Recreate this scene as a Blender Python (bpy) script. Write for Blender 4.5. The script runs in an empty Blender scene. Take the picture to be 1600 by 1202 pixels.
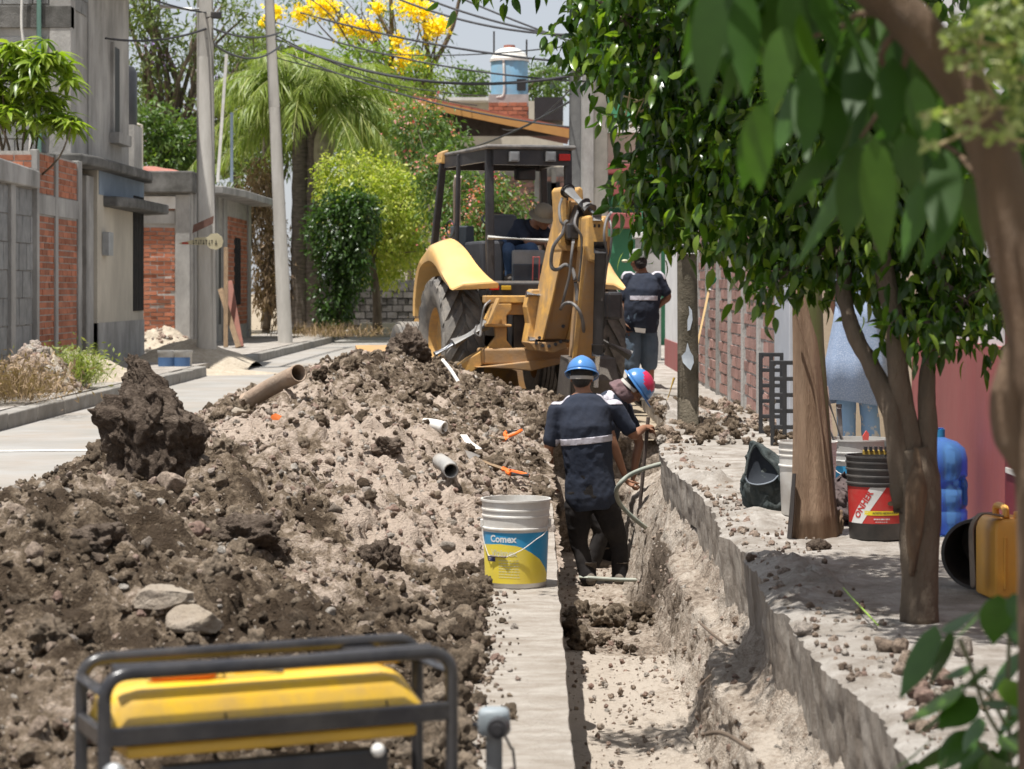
import bpy, math, random
import numpy as np
from mathutils import Vector, Matrix, Quaternion
R = math.radians
PI = math.pi
rnd = random.Random(7)
nr = np.random.RandomState(11)
scn = bpy.context.scene
col = scn.collection

# ------------------------------------------------------------------ camera
FPX, HX, HY, CAMZ = 3600.0, 835.0, 452.0, 1.25       # focal length in photo pixels, vanishing point, eye height
cam_d = bpy.data.cameras.new('camera')
cam = bpy.data.objects.new('camera', cam_d); col.objects.link(cam)
cam.location = (0, 0, CAMZ); cam.rotation_euler = (R(90), 0, 0)
cam_d.sensor_width = 36.0; cam_d.lens = 36.0*FPX/1600
cam_d.shift_x = (800-HX)/1600; cam_d.shift_y = -(601-HY)/1600
cam_d.clip_start = 0.1; cam_d.clip_end = 3000
cam_d.dof.use_dof = True; cam_d.dof.focus_distance = 13.0; cam_d.dof.aperture_fstop = 7.0
scn.camera = cam
# ------------------------------------------------------------------ sky, sun, exposure
SUN = Vector((-0.19, -0.19, 0.96)).normalized()
w = bpy.data.worlds.new('World'); scn.world = w; w.use_nodes = True
nt = w.node_tree; bg = nt.nodes['Background']
sky = nt.nodes.new('ShaderNodeTexSky'); sky.sky_type = 'NISHITA'; sky.sun_disc = False
sky.sun_elevation = math.asin(SUN.z); sky.sun_rotation = math.atan2(SUN.x, SUN.y)
sky.air_density = 1.0; sky.dust_density = 3.0; sky.ozone_density = 1.0; sky.altitude = 900
hz = nt.nodes.new('ShaderNodeMix'); hz.data_type = 'RGBA'; hz.inputs[0].default_value = 0.62; hz.inputs[7].default_value = (8.6, 8.8, 9.3, 1)   # thin white haze over the blue
nt.links.new(sky.outputs[0], hz.inputs[6]); nt.links.new(hz.outputs[2], bg.inputs[0]); bg.inputs[1].default_value = 0.060
sl = bpy.data.lights.new('sun', 'SUN'); sl.energy = 5.0; sl.angle = R(0.55); sl.color = (1.0, 0.965, 0.91)
so = bpy.data.objects.new('sun', sl); so.rotation_euler = SUN.to_track_quat('Z', 'Y').to_euler(); col.objects.link(so)
scn.view_settings.view_transform = 'Standard'; scn.view_settings.look = 'None'
scn.view_settings.gamma = 1; scn.view_settings.use_curve_mapping = False
scn.view_settings.exposure = 0.62
scn.render.engine = 'CYCLES'
scn.cycles.max_bounces = 6; scn.cycles.transparent_max_bounces = 8

# ------------------------------------------------------------------ picture measures -> metres
def P(px, py, D): return Vector(((px-HX)/FPX*D, D, CAMZ+(HY-py)/FPX*D))
def G(px, py, z=0.0):
    D = FPX*(CAMZ-z)/(py-HY); return Vector(((px-HX)/FPX*D, D, z))

# ------------------------------------------------------------------ numpy noise
def _h(ix, iy, iz, s):
    n = (ix*374761393 + iy*668265263 + iz*2147483647 + s*1274126177) & 0xffffffff
    n = ((n ^ (n >> 13))*1274126177) & 0xffffffff
    n = ((n ^ (n >> 16))*2654435761) & 0xffffffff
    return ((n ^ (n >> 15)) & 0xffffff)/float(0xffffff)
def vnoise(x, y, z=0.0, s=0):
    x = np.asarray(x, float); y = np.asarray(y, float); z = np.zeros_like(x)+z
    ix = np.floor(x).astype(np.int64); iy = np.floor(y).astype(np.int64); iz = np.floor(z).astype(np.int64)
    fx, fy, fz = x-ix, y-iy, z-iz
    fx = fx*fx*(3-2*fx); fy = fy*fy*(3-2*fy); fz = fz*fz*(3-2*fz)
    r = 0
    for a in (0, 1):
        for b in (0, 1):
            for c in (0, 1):
                r = r + _h(ix+a, iy+b, iz+c, s)*(fx if a else 1-fx)*(fy if b else 1-fy)*(fz if c else 1-fz)
    return r*2-1
def fbm(x, y, z=0.0, o=4, s=0, g=0.5):
    r = 0; a = 1.0; f = 1.0
    for i in range(o):
        r = r + a*vnoise(x*f, y*f, z*f if not np.isscalar(z) else z*f, s+i*17); a *= g; f *= 2.03
    return r
def cells(x, y, s=0):
    """distance to the nearest scattered point and that cell's random value"""
    ix = np.floor(x).astype(np.int64); iy = np.floor(y).astype(np.int64)
    best = np.full(x.shape, 9.0); val = np.zeros(x.shape)
    for a in (-1, 0, 1):
        for b in (-1, 0, 1):
            cx = ix+a; cy = iy+b; z0 = np.zeros_like(cx)
            d = np.hypot(cx+_h(cx, cy, z0, s)-x, cy+_h(cx, cy, z0+1, s)-y)
            v = _h(cx, cy, z0+2, s); m = d < best
            best = np.where(m, d, best); val = np.where(m, v, val)
    return best, val

# ------------------------------------------------------------------ objects
def tag(o, label=None, cat=None, group=None, kind=None):
    if label: o['label'] = label
    if cat: o['category'] = cat
    if group: o['group'] = group
    if kind: o['kind'] = kind
    return o
def empty(name, loc=(0, 0, 0), rz=0.0, label=None, cat=None, group=None, rot=None):
    o = bpy.data.objects.new(name, None); o.location = loc
    o.rotation_euler = rot if rot is not None else (0, 0, rz)
    o.empty_display_size = 0.1; col.objects.link(o)
    return tag(o, label, cat, group)
def kids(o): return [c for c in KIDS.get(o.name, [])]
KIDS = {}
def put(name, me, parent=None, off=None, label=None, cat=None, group=None, kind=None, loc=None, rot=None, scale=None):
    o = bpy.data.objects.new(name, me); col.objects.link(o)
    if parent is not None:
        o.parent = parent; KIDS.setdefault(parent.name, []).append(o)
    if loc is not None: o.location = loc
    if rot is not None: o.rotation_euler = rot
    if scale is not None: o.scale = scale
    return tag(o, label, cat, group, kind)
def clone(o, parent=None):
    c = o.copy(); col.objects.link(c)
    if parent is not None:
        c.parent = parent; KIDS.setdefault(parent.name, []).append(c)
    for ch in KIDS.get(o.name, [])[:]: clone(ch, c)
    return c
def frame_for(d, up=Vector((0, 0, 1))):
    d = Vector(d).normalized(); up = Vector(up)
    if abs(d.dot(up)) > 0.98*up.length: up = Vector((0, 1, 0))
    a = d.cross(up).normalized(); b = a.cross(d).normalized()
    return a, b
def spline(pts, n):
    """Catmull-Rom through pts, n samples per span"""
    p = [Vector(q) for q in pts]; p = [p[0]*2-p[1]]+p+[p[-1]*2-p[-2]]; out = []
    for i in range(1, len(p)-2):
        for k in range(n):
            t = k/n; a, b, c, d = p[i-1], p[i], p[i+1], p[i+2]
            out.append(0.5*((2*b)+(c-a)*t+(2*a-5*b+4*c-d)*t*t+(3*b-a-3*c+d)*t**3))
    out.append(p[-2]); return out
def lerps(v, n):
    out = []
    for i in range(len(v)-1):
        for k in range(n): out.append(v[i]+(v[i+1]-v[i])*k/n)
    out.append(v[-1]); return out

class MB:
    def __init__(s): s.v = []; s.f = []; s.m = []; s.cur = 0
    def add(s, vs, fs):
        o = len(s.v); s.v.extend([tuple(v) for v in vs])
        for f in fs: s.f.append(tuple(i+o for i in f)); s.m.append(s.cur)
        return s
    def box(s, c, size, rot=None, taper=1.0, jit=0.0):
        c = Vector(c); hx, hy, hz = size[0]/2, size[1]/2, size[2]/2; vs = []
        for z in (-1, 1):
            t = taper if z > 0 else 1
            for x, y in ((-1, -1), (1, -1), (1, 1), (-1, 1)):
                v = Vector((x*hx*t+rnd.uniform(-jit, jit), y*hy*t+rnd.uniform(-jit, jit), z*hz+rnd.uniform(-jit, jit)))
                if rot is not None: v = rot @ v
                vs.append(c+v)
        return s.add(vs, [(3, 2, 1, 0), (4, 5, 6, 7), (0, 1, 5, 4), (1, 2, 6, 5), (2, 3, 7, 6), (3, 0, 4, 7)])
    def bar(s, a, b, w, h, up=(0, 0, 1), w2=None, h2=None):
        a, b = Vector(a), Vector(b); x, y = frame_for(b-a, up); w2 = w2 or w; h2 = h2 or h; vs = []
        for p, ww, hh in ((a, w, h), (b, w2, h2)):
            for sx, sy in ((-1, -1), (1, -1), (1, 1), (-1, 1)): vs.append(p+x*sx*ww/2+y*sy*hh/2)
        return s.add(vs, [(0, 1, 2, 3), (7, 6, 5, 4), (1, 0, 4, 5), (2, 1, 5, 6), (3, 2, 6, 7), (0, 3, 7, 4)])
    def tube(s, pts, r, n=10, cap=True, up=(0, 0, 1), ell=None, taper_ends=False):
        pts = [Vector(p) for p in pts]; k = len(pts)
        rs = r if isinstance(r, (list, tuple)) else [r]*k
        vs = []; a = None
        for i, p in enumerate(pts):
            d = (pts[min(i+1, k-1)]-pts[max(i-1, 0)])
            if d.length < 1e-9: d = Vector((0, 0, 1))
            d.normalize()
            if a is None: a, b = frame_for(d, up)
            else:
                a = (a-d*a.dot(d))
                if a.length < 1e-6: a, b = frame_for(d, up)
                a.normalize(); b = d.cross(a)
            rr = rs[i]; rx, ry = (rr if isinstance(rr, (tuple, list)) else (rr, rr))
            for j in range(n):
                t = 2*PI*j/n; vs.append(p+a*math.cos(t)*rx+b*math.sin(t)*ry)
        fs = [(i*n+j, i*n+(j+1) % n, (i+1)*n+(j+1) % n, (i+1)*n+j) for i in range(k-1) for j in range(n)]
        if cap: fs += [tuple(reversed(range(n))), tuple(range((k-1)*n, k*n))]
        return s.add(vs, fs)
    def lathe(s, prof, c=(0, 0, 0), n=32, axis=(0, 0, 1), a0=0, a1=2*PI, squash=None):
        c = Vector(c); ax = Vector(axis).normalized()
        if abs(ax.z) > 0.99: x, y = Vector((1, 0, 0)), Vector((0, 1, 0))
        else: x, y = frame_for(ax); y = ax.cross(x)
        full = abs(a1-a0-2*PI) < 1e-6; m = n if full else n+1; vs = []
        for r, z in prof:
            for j in range(m):
                t = a0+(a1-a0)*j/n; vs.append(c+x*math.cos(t)*r+y*math.sin(t)*r+ax*z)
        k = len(prof)
        fs = [(i*m+j, i*m+(j+1) % m, (i+1)*m+(j+1) % m, (i+1)*m+j) for i in range(k-1) for j in range(n)]
        return s.add(vs, fs)
    def ell(s, c, r, rot=None, nu=16, nv=10):
        c = Vector(c); vs = []
        for i in range(nv+1):
            th = PI*i/nv
            for j in range(nu):
                ph = 2*PI*j/nu
                v = Vector((math.sin(th)*math.cos(ph)*r[0], math.sin(th)*math.sin(ph)*r[1], -math.cos(th)*r[2]))
                if rot is not None: v = rot @ v
                vs.append(c+v)
        return s.add(vs, [(i*nu+j, i*nu+(j+1) % nu, (i+1)*nu+(j+1) % nu, (i+1)*nu+j) for i in range(nv) for j in range(nu)])
    def prism(s, poly, d):
        """poly: list of 3D points (planar), extruded by vector d"""
        poly = [Vector(p) for p in poly]; d = Vector(d); n = len(poly)
        nrm = Vector((0, 0, 0))
        for i in range(n): nrm += poly[i].cross(poly[(i+1) % n])
        if nrm.dot(d) > 0: poly = poly[::-1]
        vs = poly+[p+d for p in poly]
        fs = [tuple(range(n)), tuple(reversed(range(n, 2*n)))]+[((i+1) % n, i, i+n, (i+1) % n+n) for i in range(n)]
        return s.add(vs, fs)
    def loft(s, rings, cap=True, closed=True):
        n = len(rings[0]); vs = [v for r in rings for v in r]; k = len(rings)
        fs = [(i*n+j, i*n+(j+1) % n, (i+1)*n+(j+1) % n, (i+1)*n+j) for i in range(k-1) for j in range(n if closed else n-1)]
        if cap and closed: fs += [tuple(reversed(range(n))), tuple(range((k-1)*n, k*n))]
        return s.add(vs, fs)
    def quad(s, a, b, c, d): return s.add([a, b, c, d], [(0, 1, 2, 3)])
    def mesh(s, name, mats, smooth=35, off=None):
        me = bpy.data.meshes.new(name)
        vs = np.array(s.v, float)
        if off is not None and len(vs): vs = vs-np.array(off)
        me.from_pydata([tuple(v) for v in vs], [], s.f)
        if not isinstance(mats, (list, tuple)): mats = [mats]
        for m in mats: me.materials.append(m)
        if len(mats) > 1: me.polygons.foreach_set('material_index', s.m)
        if smooth: sm(me, smooth)
        me.update(); return me
    def build(s, name, mats, parent=None, smooth=35, world=False, bev=0, **k):
        off = None
        if world and parent is not None: off = parent_world(parent)
        me = s.mesh(name, mats, smooth, off)
        o = put(name, me, parent, **k)
        if bev:
            b = o.modifiers.new('bevel', 'BEVEL'); b.width = bev; b.segments = 2; b.limit_method = 'ANGLE'; b.angle_limit = R(40)
            b.harden_normals = False
        return o
def parent_world(p):
    v = Vector((0, 0, 0))
    while p is not None: v += p.location; p = p.parent
    return v
def sm(me, ang=35):
    me.polygons.foreach_set('use_smooth', [True]*len(me.polygons))
    if ang < 180: me.set_sharp_from_angle(angle=R(ang))
def npmesh(name, V, F, mat, smooth=True, ang=180, midx=None):
    """fast mesh from numpy arrays; F is (n,3) or (n,4)"""
    me = bpy.data.meshes.new(name); k = F.shape[1]
    me.vertices.add(len(V)); me.vertices.foreach_set('co', np.ascontiguousarray(V, dtype=np.float32).ravel())
    me.loops.add(F.size); me.loops.foreach_set('vertex_index', np.ascontiguousarray(F, dtype=np.int32).ravel())
    me.polygons.add(len(F)); me.polygons.foreach_set('loop_start', np.arange(0, F.size, k, dtype=np.int32))
    me.polygons.foreach_set('loop_total', np.full(len(F), k, dtype=np.int32))
    mats = mat if isinstance(mat, (list, tuple)) else [mat]
    for m in mats: me.materials.append(m)
    if midx is not None: me.polygons.foreach_set('material_index', np.ascontiguousarray(midx, dtype=np.int32))
    me.update(calc_edges=True)
    if smooth: sm(me, ang)
    return me
def grid(X, Y, Z):
    """(r,c) arrays -> V,F"""
    r, c = X.shape; V = np.stack([X, Y, Z], -1).reshape(-1, 3)
    i = np.arange(r*c).reshape(r, c)
    F = np.stack([i[:-1, :-1], i[:-1, 1:], i[1:, 1:], i[1:, :-1]], -1).reshape(-1, 4)
    return V, F
def ico(sub):
    t = (1+5**.5)/2
    v = [(-1,t,0),(1,t,0),(-1,-t,0),(1,-t,0),(0,-1,t),(0,1,t),(0,-1,-t),(0,1,-t),(t,0,-1),(t,0,1),(-t,0,-1),(-t,0,1)]
    f = [(0,11,5),(0,5,1),(0,1,7),(0,7,10),(0,10,11),(1,5,9),(5,11,4),(11,10,2),(10,7,6),(7,1,8),(3,9,4),(3,4,2),(3,2,6),(3,6,8),(3,8,9),(4,9,5),(2,4,11),(6,2,10),(8,6,7),(9,8,1)]
    v = [Vector(a).normalized() for a in v]
    for _ in range(sub):
        c = {}; nf = []
        def mid(a, b):
            k = (min(a, b), max(a, b))
            if k not in c: v.append(((v[a]+v[b])/2).normalized()); c[k] = len(v)-1
            return c[k]
        for a, b, d in f:
            x, y, z = mid(a, b), mid(b, d), mid(d, a); nf += [(a,x,z),(b,y,x),(d,z,y),(x,y,z)]
        f = nf
    return np.array([tuple(a) for a in v]), np.array(f)
ICO = [ico(i) for i in range(6)]
def clump(sub, seed, rough=0.35, fr=1.6, o=4, facet=False):
    V, F = ICO[sub]; V = V.copy()
    n = fbm(V[:, 0]*fr+seed*3.1, V[:, 1]*fr-seed, V[:, 2]*fr+seed*7.7, o=o, s=seed % 50, g=0.55)
    if facet:      # cut by random planes: broken stone
        q = np.random.RandomState(seed)
        for _ in range(9):
            d = q.normal(size=3); d /= np.linalg.norm(d); k = q.uniform(.45, .8)
            t = V@d-k; V = V-np.outer(np.where(t > 0, t, 0), d)
    V = V*(1+rough*n)[:, None]
    return V, F
def scatter_mesh(name, mat, items, protos, smooth=True):
    """items: (proto index, loc, 3x3) -> one joined mesh"""
    Vs = []; Fs = []; o = 0
    for k, loc, M in items:
        V, F = protos[k]; Vs.append(V@np.asarray(M).T+np.asarray(loc)); Fs.append(F+o); o += len(V)
    return npmesh(name, np.concatenate(Vs), np.concatenate(Fs), mat, smooth)
def bake(o):
    """apply the modifiers of o into a plain mesh"""
    dg = bpy.context.evaluated_depsgraph_get(); dg.update()
    me = bpy.data.meshes.new_from_object(o.evaluated_get(dg)); old = o.data
    o.modifiers.clear(); o.data = me
    if old.users == 0: bpy.data.meshes.remove(old)
    return me

# ------------------------------------------------------------------ materials
def newmat(name):
    m = bpy.data.materials.new(name); m.use_nodes = True; t = m.node_tree
    return m, t, t.nodes['Principled BSDF']
def nd(t, kind, **k):
    n = t.nodes.new(kind)
    for a, b in k.items(): setattr(n, a, b)
    return n
def c4(c): return (c[0], c[1], c[2], 1)
def noise_node(t, vec, scale, detail=6, rough=0.6, dist=0.0):
    n = nd(t, 'ShaderNodeTexNoise'); n.inputs['Scale'].default_value = scale; n.inputs['Detail'].default_value = detail
    n.inputs['Roughness'].default_value = rough; n.inputs['Distortion'].default_value = dist
    t.links.new(vec, n.inputs['Vector']); return n
def ramp(t, fac, a, b, ca=(0, 0, 0), cb=(1, 1, 1)):
    r = nd(t, 'ShaderNodeValToRGB'); r.color_ramp.elements[0].position = a; r.color_ramp.elements[1].position = b
    r.color_ramp.elements[0].color = c4(ca); r.color_ramp.elements[1].color = c4(cb); t.links.new(fac, r.inputs[0]); return r
def mix(t, fac, a, b, mode='MIX'):
    n = nd(t, 'ShaderNodeMix', data_type='RGBA', blend_type=mode)
    for s, x in ((0, fac), (6, a), (7, b)):
        if hasattr(x, 'links'): t.links.new(x, n.inputs[s])
        else: n.inputs[s].default_value = x if s == 0 else c4(x)
    return n.outputs[2]
def M(name, c1, c2=None, rough=0.7, sc=6.0, bump=0.0, bsc=40.0, metal=0.0, dirt=None, dirt_amt=0.5, dirt_sc=3.0,
      stretch=None, coords='Position', spec=0.5, lo=0.35, hi=0.65, trans=0.0, alpha=None, rnd_amt=0.0, coat=0.0):
    m, t, p = newmat(name)
    if coords == 'Position': vec = nd(t, 'ShaderNodeNewGeometry').outputs['Position']
    else: vec = nd(t, 'ShaderNodeTexCoord').outputs['Object']
    if stretch:
        mp = nd(t, 'ShaderNodeMapping'); mp.inputs['Scale'].default_value = stretch; t.links.new(vec, mp.inputs[0]); vec = mp.outputs[0]
    c2 = c2 or tuple(x*0.75 for x in c1)
    n1 = noise_node(t, vec, sc); r = ramp(t, n1.outputs[0], lo, hi, c1, c2); c = r.outputs[0]
    if dirt:
        n2 = noise_node(t, vec, dirt_sc, 10, 0.72); r2 = ramp(t, n2.outputs[0], 0.5-0.12, 0.5+0.18)
        mu = nd(t, 'ShaderNodeMath', operation='MULTIPLY'); t.links.new(r2.outputs[0], mu.inputs[0]); mu.inputs[1].default_value = dirt_amt
        c = mix(t, mu.outputs[0], c, dirt)
    if rnd_amt:
        ri = nd(t, 'ShaderNodeNewGeometry').outputs['Random Per Island']; oi = nd(t, 'ShaderNodeObjectInfo').outputs['Random']
        ad = nd(t, 'ShaderNodeMath', operation='ADD'); t.links.new(ri, ad.inputs[0]); t.links.new(oi, ad.inputs[1])
        fr = nd(t, 'ShaderNodeMath', operation='FRACT'); t.links.new(ad.outputs[0], fr.inputs[0])
        mr = nd(t, 'ShaderNodeMapRange'); t.links.new(fr.outputs[0], mr.inputs[0]); mr.inputs[3].default_value = 1-rnd_amt; mr.inputs[4].default_value = 1+rnd_amt
        vm = nd(t, 'ShaderNodeVectorMath', operation='SCALE'); t.links.new(c, vm.inputs[0]); t.links.new(mr.outputs[0], vm.inputs['Scale']); c = vm.outputs[0]
    t.links.new(c, p.inputs['Base Color'])
    p.inputs['Roughness'].default_value = rough; p.inputs['Metallic'].default_value = metal
    p.inputs['Specular IOR Level'].default_value = spec
    if coat: p.inputs['Coat Weight'].default_value = coat
    if trans: p.inputs['Transmission Weight'].default_value = trans
    if alpha is not None: p.inputs['Alpha'].default_value = alpha
    if bump:
        nb = noise_node(t, vec, bsc, 8, 0.65); b = nd(t, 'ShaderNodeBump'); b.inputs['Strength'].default_value = bump
        b.inputs['Distance'].default_value = 0.02; t.links.new(nb.outputs[0], b.inputs['Height']); t.links.new(b.outputs[0], p.inputs['Normal'])
    return m
def leaf_mat(name, cols, rough=0.35, transl=0.35, bump=0.0):
    """leaf colours picked per leaf, a share of the light passing through"""
    m, t, p = newmat(name)
    ri = nd(t, 'ShaderNodeNewGeometry').outputs['Random Per Island']; oi = nd(t, 'ShaderNodeObjectInfo').outputs['Random']
    ad = nd(t, 'ShaderNodeMath', operation='ADD'); t.links.new(ri, ad.inputs[0]); t.links.new(oi, ad.inputs[1])
    fr = nd(t, 'ShaderNodeMath', operation='FRACT'); t.links.new(ad.outputs[0], fr.inputs[0])
    r = nd(t, 'ShaderNodeValToRGB'); t.links.new(fr.outputs[0], r.inputs[0]); e = r.color_ramp.elements
    e[0].color = c4(cols[0]); e[1].color = c4(cols[-1])
    for i in range(1, len(cols)-1):
        q = e.new(i/(len(cols)-1)); q.color = c4(cols[i])
    pos = nd(t, 'ShaderNodeNewGeometry').outputs['Position']; n = noise_node(t, pos, 30, 3)
    mr = nd(t, 'ShaderNodeMapRange'); t.links.new(n.outputs[0], mr.inputs[0]); mr.inputs[3].default_value = .75; mr.inputs[4].default_value = 1.25
    vm = nd(t, 'ShaderNodeVectorMath', operation='SCALE'); t.links.new(r.outputs[0], vm.inputs[0]); t.links.new(mr.outputs[0], vm.inputs['Scale'])
    t.links.new(vm.outputs[0], p.inputs['Base Color']); p.inputs['Roughness'].default_value = rough
    tr = nd(t, 'ShaderNodeBsdfTranslucent')
    tc = mix(t, 1.0, vm.outputs[0], (1.5, 1.7, 0.5), 'MULTIPLY'); t.links.new(tc, tr.inputs[0])
    ms = nd(t, 'ShaderNodeMixShader'); ms.inputs[0].default_value = transl
    t.links.new(p.outputs[0], ms.inputs[1]); t.links.new(tr.outputs[0], ms.inputs[2])
    t.links.new(ms.outputs[0], t.nodes['Material Output'].inputs['Surface'])
    return m
# ------------------------------------------------------------------ soil material: tone attribute mixes dark wet earth and pale tepetate
def soil_mat(name, dark, midc, pale, attr=True, bump=0.9, speck=True):
    m, t, p = newmat(name)
    pos = nd(t, 'ShaderNodeNewGeometry').outputs['Position']
    n1 = noise_node(t, pos, 3.0, 10, 0.7); n2 = noise_node(t, pos, 26.0, 8, 0.7); n3 = noise_node(t, pos, 120.0, 4, 0.6)
    if attr:
        at = nd(t, 'ShaderNodeAttribute', attribute_name='tone'); base = at.outputs['Fac']
    else:
        v = nd(t, 'ShaderNodeValue'); v.outputs[0].default_value = 0.5; base = v.outputs[0]
    def math_(op, a, b):
        n = nd(t, 'ShaderNodeMath', operation=op)
        for i, x in enumerate((a, b)):
            if hasattr(x, 'links'): t.links.new(x, n.inputs[i])
            else: n.inputs[i].default_value = x
        return n.outputs[0]
    a = math_('ADD', base, math_('MULTIPLY', math_('SUBTRACT', n1.outputs[0], 0.5), 1.5))
    a = math_('ADD', a, math_('MULTIPLY', math_('SUBTRACT', n2.outputs[0], 0.5), 1.9))
    r = nd(t, 'ShaderNodeValToRGB'); e = r.color_ramp.elements
    e[0].position = 0.12; e[0].color = c4(dark); e[1].position = 0.88; e[1].color = c4(pale)
    q = e.new(0.48); q.color = c4(midc); t.links.new(a, r.inputs[0]); c = r.outputs[0]
    if speck:
        vo = nd(t, 'ShaderNodeTexVoronoi', feature='F1'); vo.inputs['Scale'].default_value = 55; t.links.new(pos, vo.inputs['Vector'])
        r2 = ramp(t, vo.outputs['Distance'], 0.16, 0.26, (1, 1, 1), (0, 0, 0))
        sep = nd(t, 'ShaderNodeSeparateColor'); t.links.new(vo.outputs['Color'], sep.inputs[0])
        gt = math_('GREATER_THAN', math_('ADD', sep.outputs[0], math_('MULTIPLY', base, .25)), 0.86)
        c = mix(t, math_('MULTIPLY', math_('MULTIPLY', r2.outputs[0], gt), 0.75), c, (0.46, 0.40, 0.34))
    t.links.new(c, p.inputs['Base Color']); p.inputs['Roughness'].default_value = 0.95; p.inputs['Specular IOR Level'].default_value = 0.15
    hsum = math_('ADD', math_('MULTIPLY', n2.outputs[0], 1.0), math_('MULTIPLY', n3.outputs[0], 0.6))
    b = nd(t, 'ShaderNodeBump'); b.inputs['Strength'].default_value = bump; b.inputs['Distance'].default_value = 0.05
    t.links.new(hsum, b.inputs['Height']); t.links.new(b.outputs[0], p.inputs['Normal'])
    return m
DK, MD, PL = (0.072, 0.051, 0.034), (0.22, 0.168, 0.118), (0.54, 0.44, 0.36)
soil = soil_mat('soil', DK, MD, PL)
soil_clod = soil_mat('soil_clod', (0.065, 0.047, 0.036), (0.125, 0.095, 0.073), (0.24, 0.19, 0.15), attr=False, speck=False)
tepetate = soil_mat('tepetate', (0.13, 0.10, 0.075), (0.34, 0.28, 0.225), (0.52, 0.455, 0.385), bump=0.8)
def stone_mat(name, cols):
    m, t, p = newmat(name)
    ri = nd(t, 'ShaderNodeNewGeometry').outputs['Random Per Island']
    r = nd(t, 'ShaderNodeValToRGB'); t.links.new(ri, r.inputs[0]); e = r.color_ramp.elements; e[0].color = c4(cols[0]); e[1].color = c4(cols[-1])
    for i in range(1, len(cols)-1): q = e.new(i/(len(cols)-1)); q.color = c4(cols[i])
    pos = nd(t, 'ShaderNodeNewGeometry').outputs['Position']; n = noise_node(t, pos, 45, 8, .7)
    mr = nd(t, 'ShaderNodeMapRange'); t.links.new(n.outputs[0], mr.inputs[0]); mr.inputs[1].default_value = .3; mr.inputs[2].default_value = .7; mr.inputs[3].default_value = .35; mr.inputs[4].default_value = 1.7
    vm = nd(t, 'ShaderNodeVectorMath', operation='SCALE'); t.links.new(r.outputs[0], vm.inputs[0]); t.links.new(mr.outputs[0], vm.inputs['Scale'])
    t.links.new(vm.outputs[0], p.inputs['Base Color']); p.inputs['Roughness'].default_value = .95; p.inputs['Specular IOR Level'].default_value = .2
    b = nd(t, 'ShaderNodeBump'); b.inputs['Strength'].default_value = 1.0; b.inputs['Distance'].default_value = .03
    n2 = noise_node(t, pos, 70, 8, .75); t.links.new(n2.outputs[0], b.inputs['Height']); t.links.new(b.outputs[0], p.inputs['Normal'])
    return m
dark_lumps = stone_mat('dark_lumps', [(.078,.056,.038), (.12,.090,.063), (.19,.146,.104), (.32,.255,.19), (.095,.070,.048)])
pale_lumps = stone_mat('pale_lumps', [(.24,.18,.135), (.36,.28,.22), (.44,.36,.29), (.30,.20,.16), (.46,.42,.37), (.20,.15,.11)])
M_road = M('street_concrete', (.32,.31,.295), (.25,.245,.23), .9, 1.2, .35, 60, dirt=(.26,.21,.16), dirt_amt=.6, dirt_sc=.9, spec=.2)
M_walk = M('sidewalk_concrete', (.46,.43,.395), (.34,.315,.285), .92, 3.5, 1.0, 55, dirt=(.17,.14,.11), dirt_amt=.85, dirt_sc=5, spec=.15)
M_strip = M('strip_concrete', (.50,.46,.41), (.40,.36,.315), .92, 7, 1.0, 45, dirt=(.24,.195,.15), dirt_amt=.75, dirt_sc=4, spec=.15, stretch=(1, 2.2, 1))
M_slab = M('broken_slab', (.50,.455,.40), (.30,.26,.22), .95, 9, 1.0, 55, stretch=(1, 1, .35), dirt=(.14,.11,.085), dirt_amt=.6, dirt_sc=6, spec=.1)
M_kerb = M('kerb', (.30,.285,.26), (.22,.21,.19), .9, 5, .5, 50, dirt=(.16,.13,.10), dirt_amt=.5)
M_ground = M('bare_ground', (.36,.30,.23), (.27,.22,.16), .95, .8, .5, 12, dirt=(.2,.17,.11), dirt_amt=.5, spec=.1)
M_paint_line = M('worn_white_paint', (.62,.61,.58), (.45,.43,.40), .85, 14, .2)

def Rm(ax=None):
    q = nr.normal(size=4); q /= np.linalg.norm(q); return np.array(Quaternion(q).to_matrix())
lumps = [clump(2, i, .42, 1.9, 4) for i in range(6)]+[clump(2, 20+i, .14, 1.5, 3, True) for i in range(6)]+[clump(3, 40+i, .48, 2.1, 5) for i in range(5)]+[clump(1, 60+i, .30, 1.5, 2, True) for i in range(5)]
# ------------------------------------------------------------------ ground sheets (the trench is a gap between them)
def sheet(name, x0, x1, y0, y1, z, m, **k):
    b = MB(); b.quad((x0, y0, z), (x1, y0, z), (x1, y1, z), (x0, y1, z)); return b.build(name, m, kind='structure', smooth=0, **k)
TX0, TX1 = 0.10, 0.86         # trench edges
TEND = 19.6
b = MB()
for q in ((-400, -60, TX0, 600), (1.2, -60, 400, 600), (TX0, TEND, 1.2, 600)):
    b.quad((q[0], q[1], -.035), (q[2], q[1], -.035), (q[2], q[3], -.035), (q[0], q[3], -.035))
b.build('ground', M_ground, kind='structure', smooth=0)
b = MB(); b.quad((-4.8, -30, 0), (-0.215, -30, 0), (-0.215, 90, 0), (-4.8, 90, 0)); b.quad((-.215, 22.5, 0), (.9, 22.5, 0), (.9, 90, 0), (-.215, 90, 0))
b.build('road', M_road, kind='structure', smooth=0)
b = MB(); b.quad((-4.6, 17.6, .004), (-2.6, 17.9, .004), (-2.6, 18.08, .004), (-4.6, 17.78, .004))
b.build('worn_road_line', M_paint_line, kind='structure', smooth=0)

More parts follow.
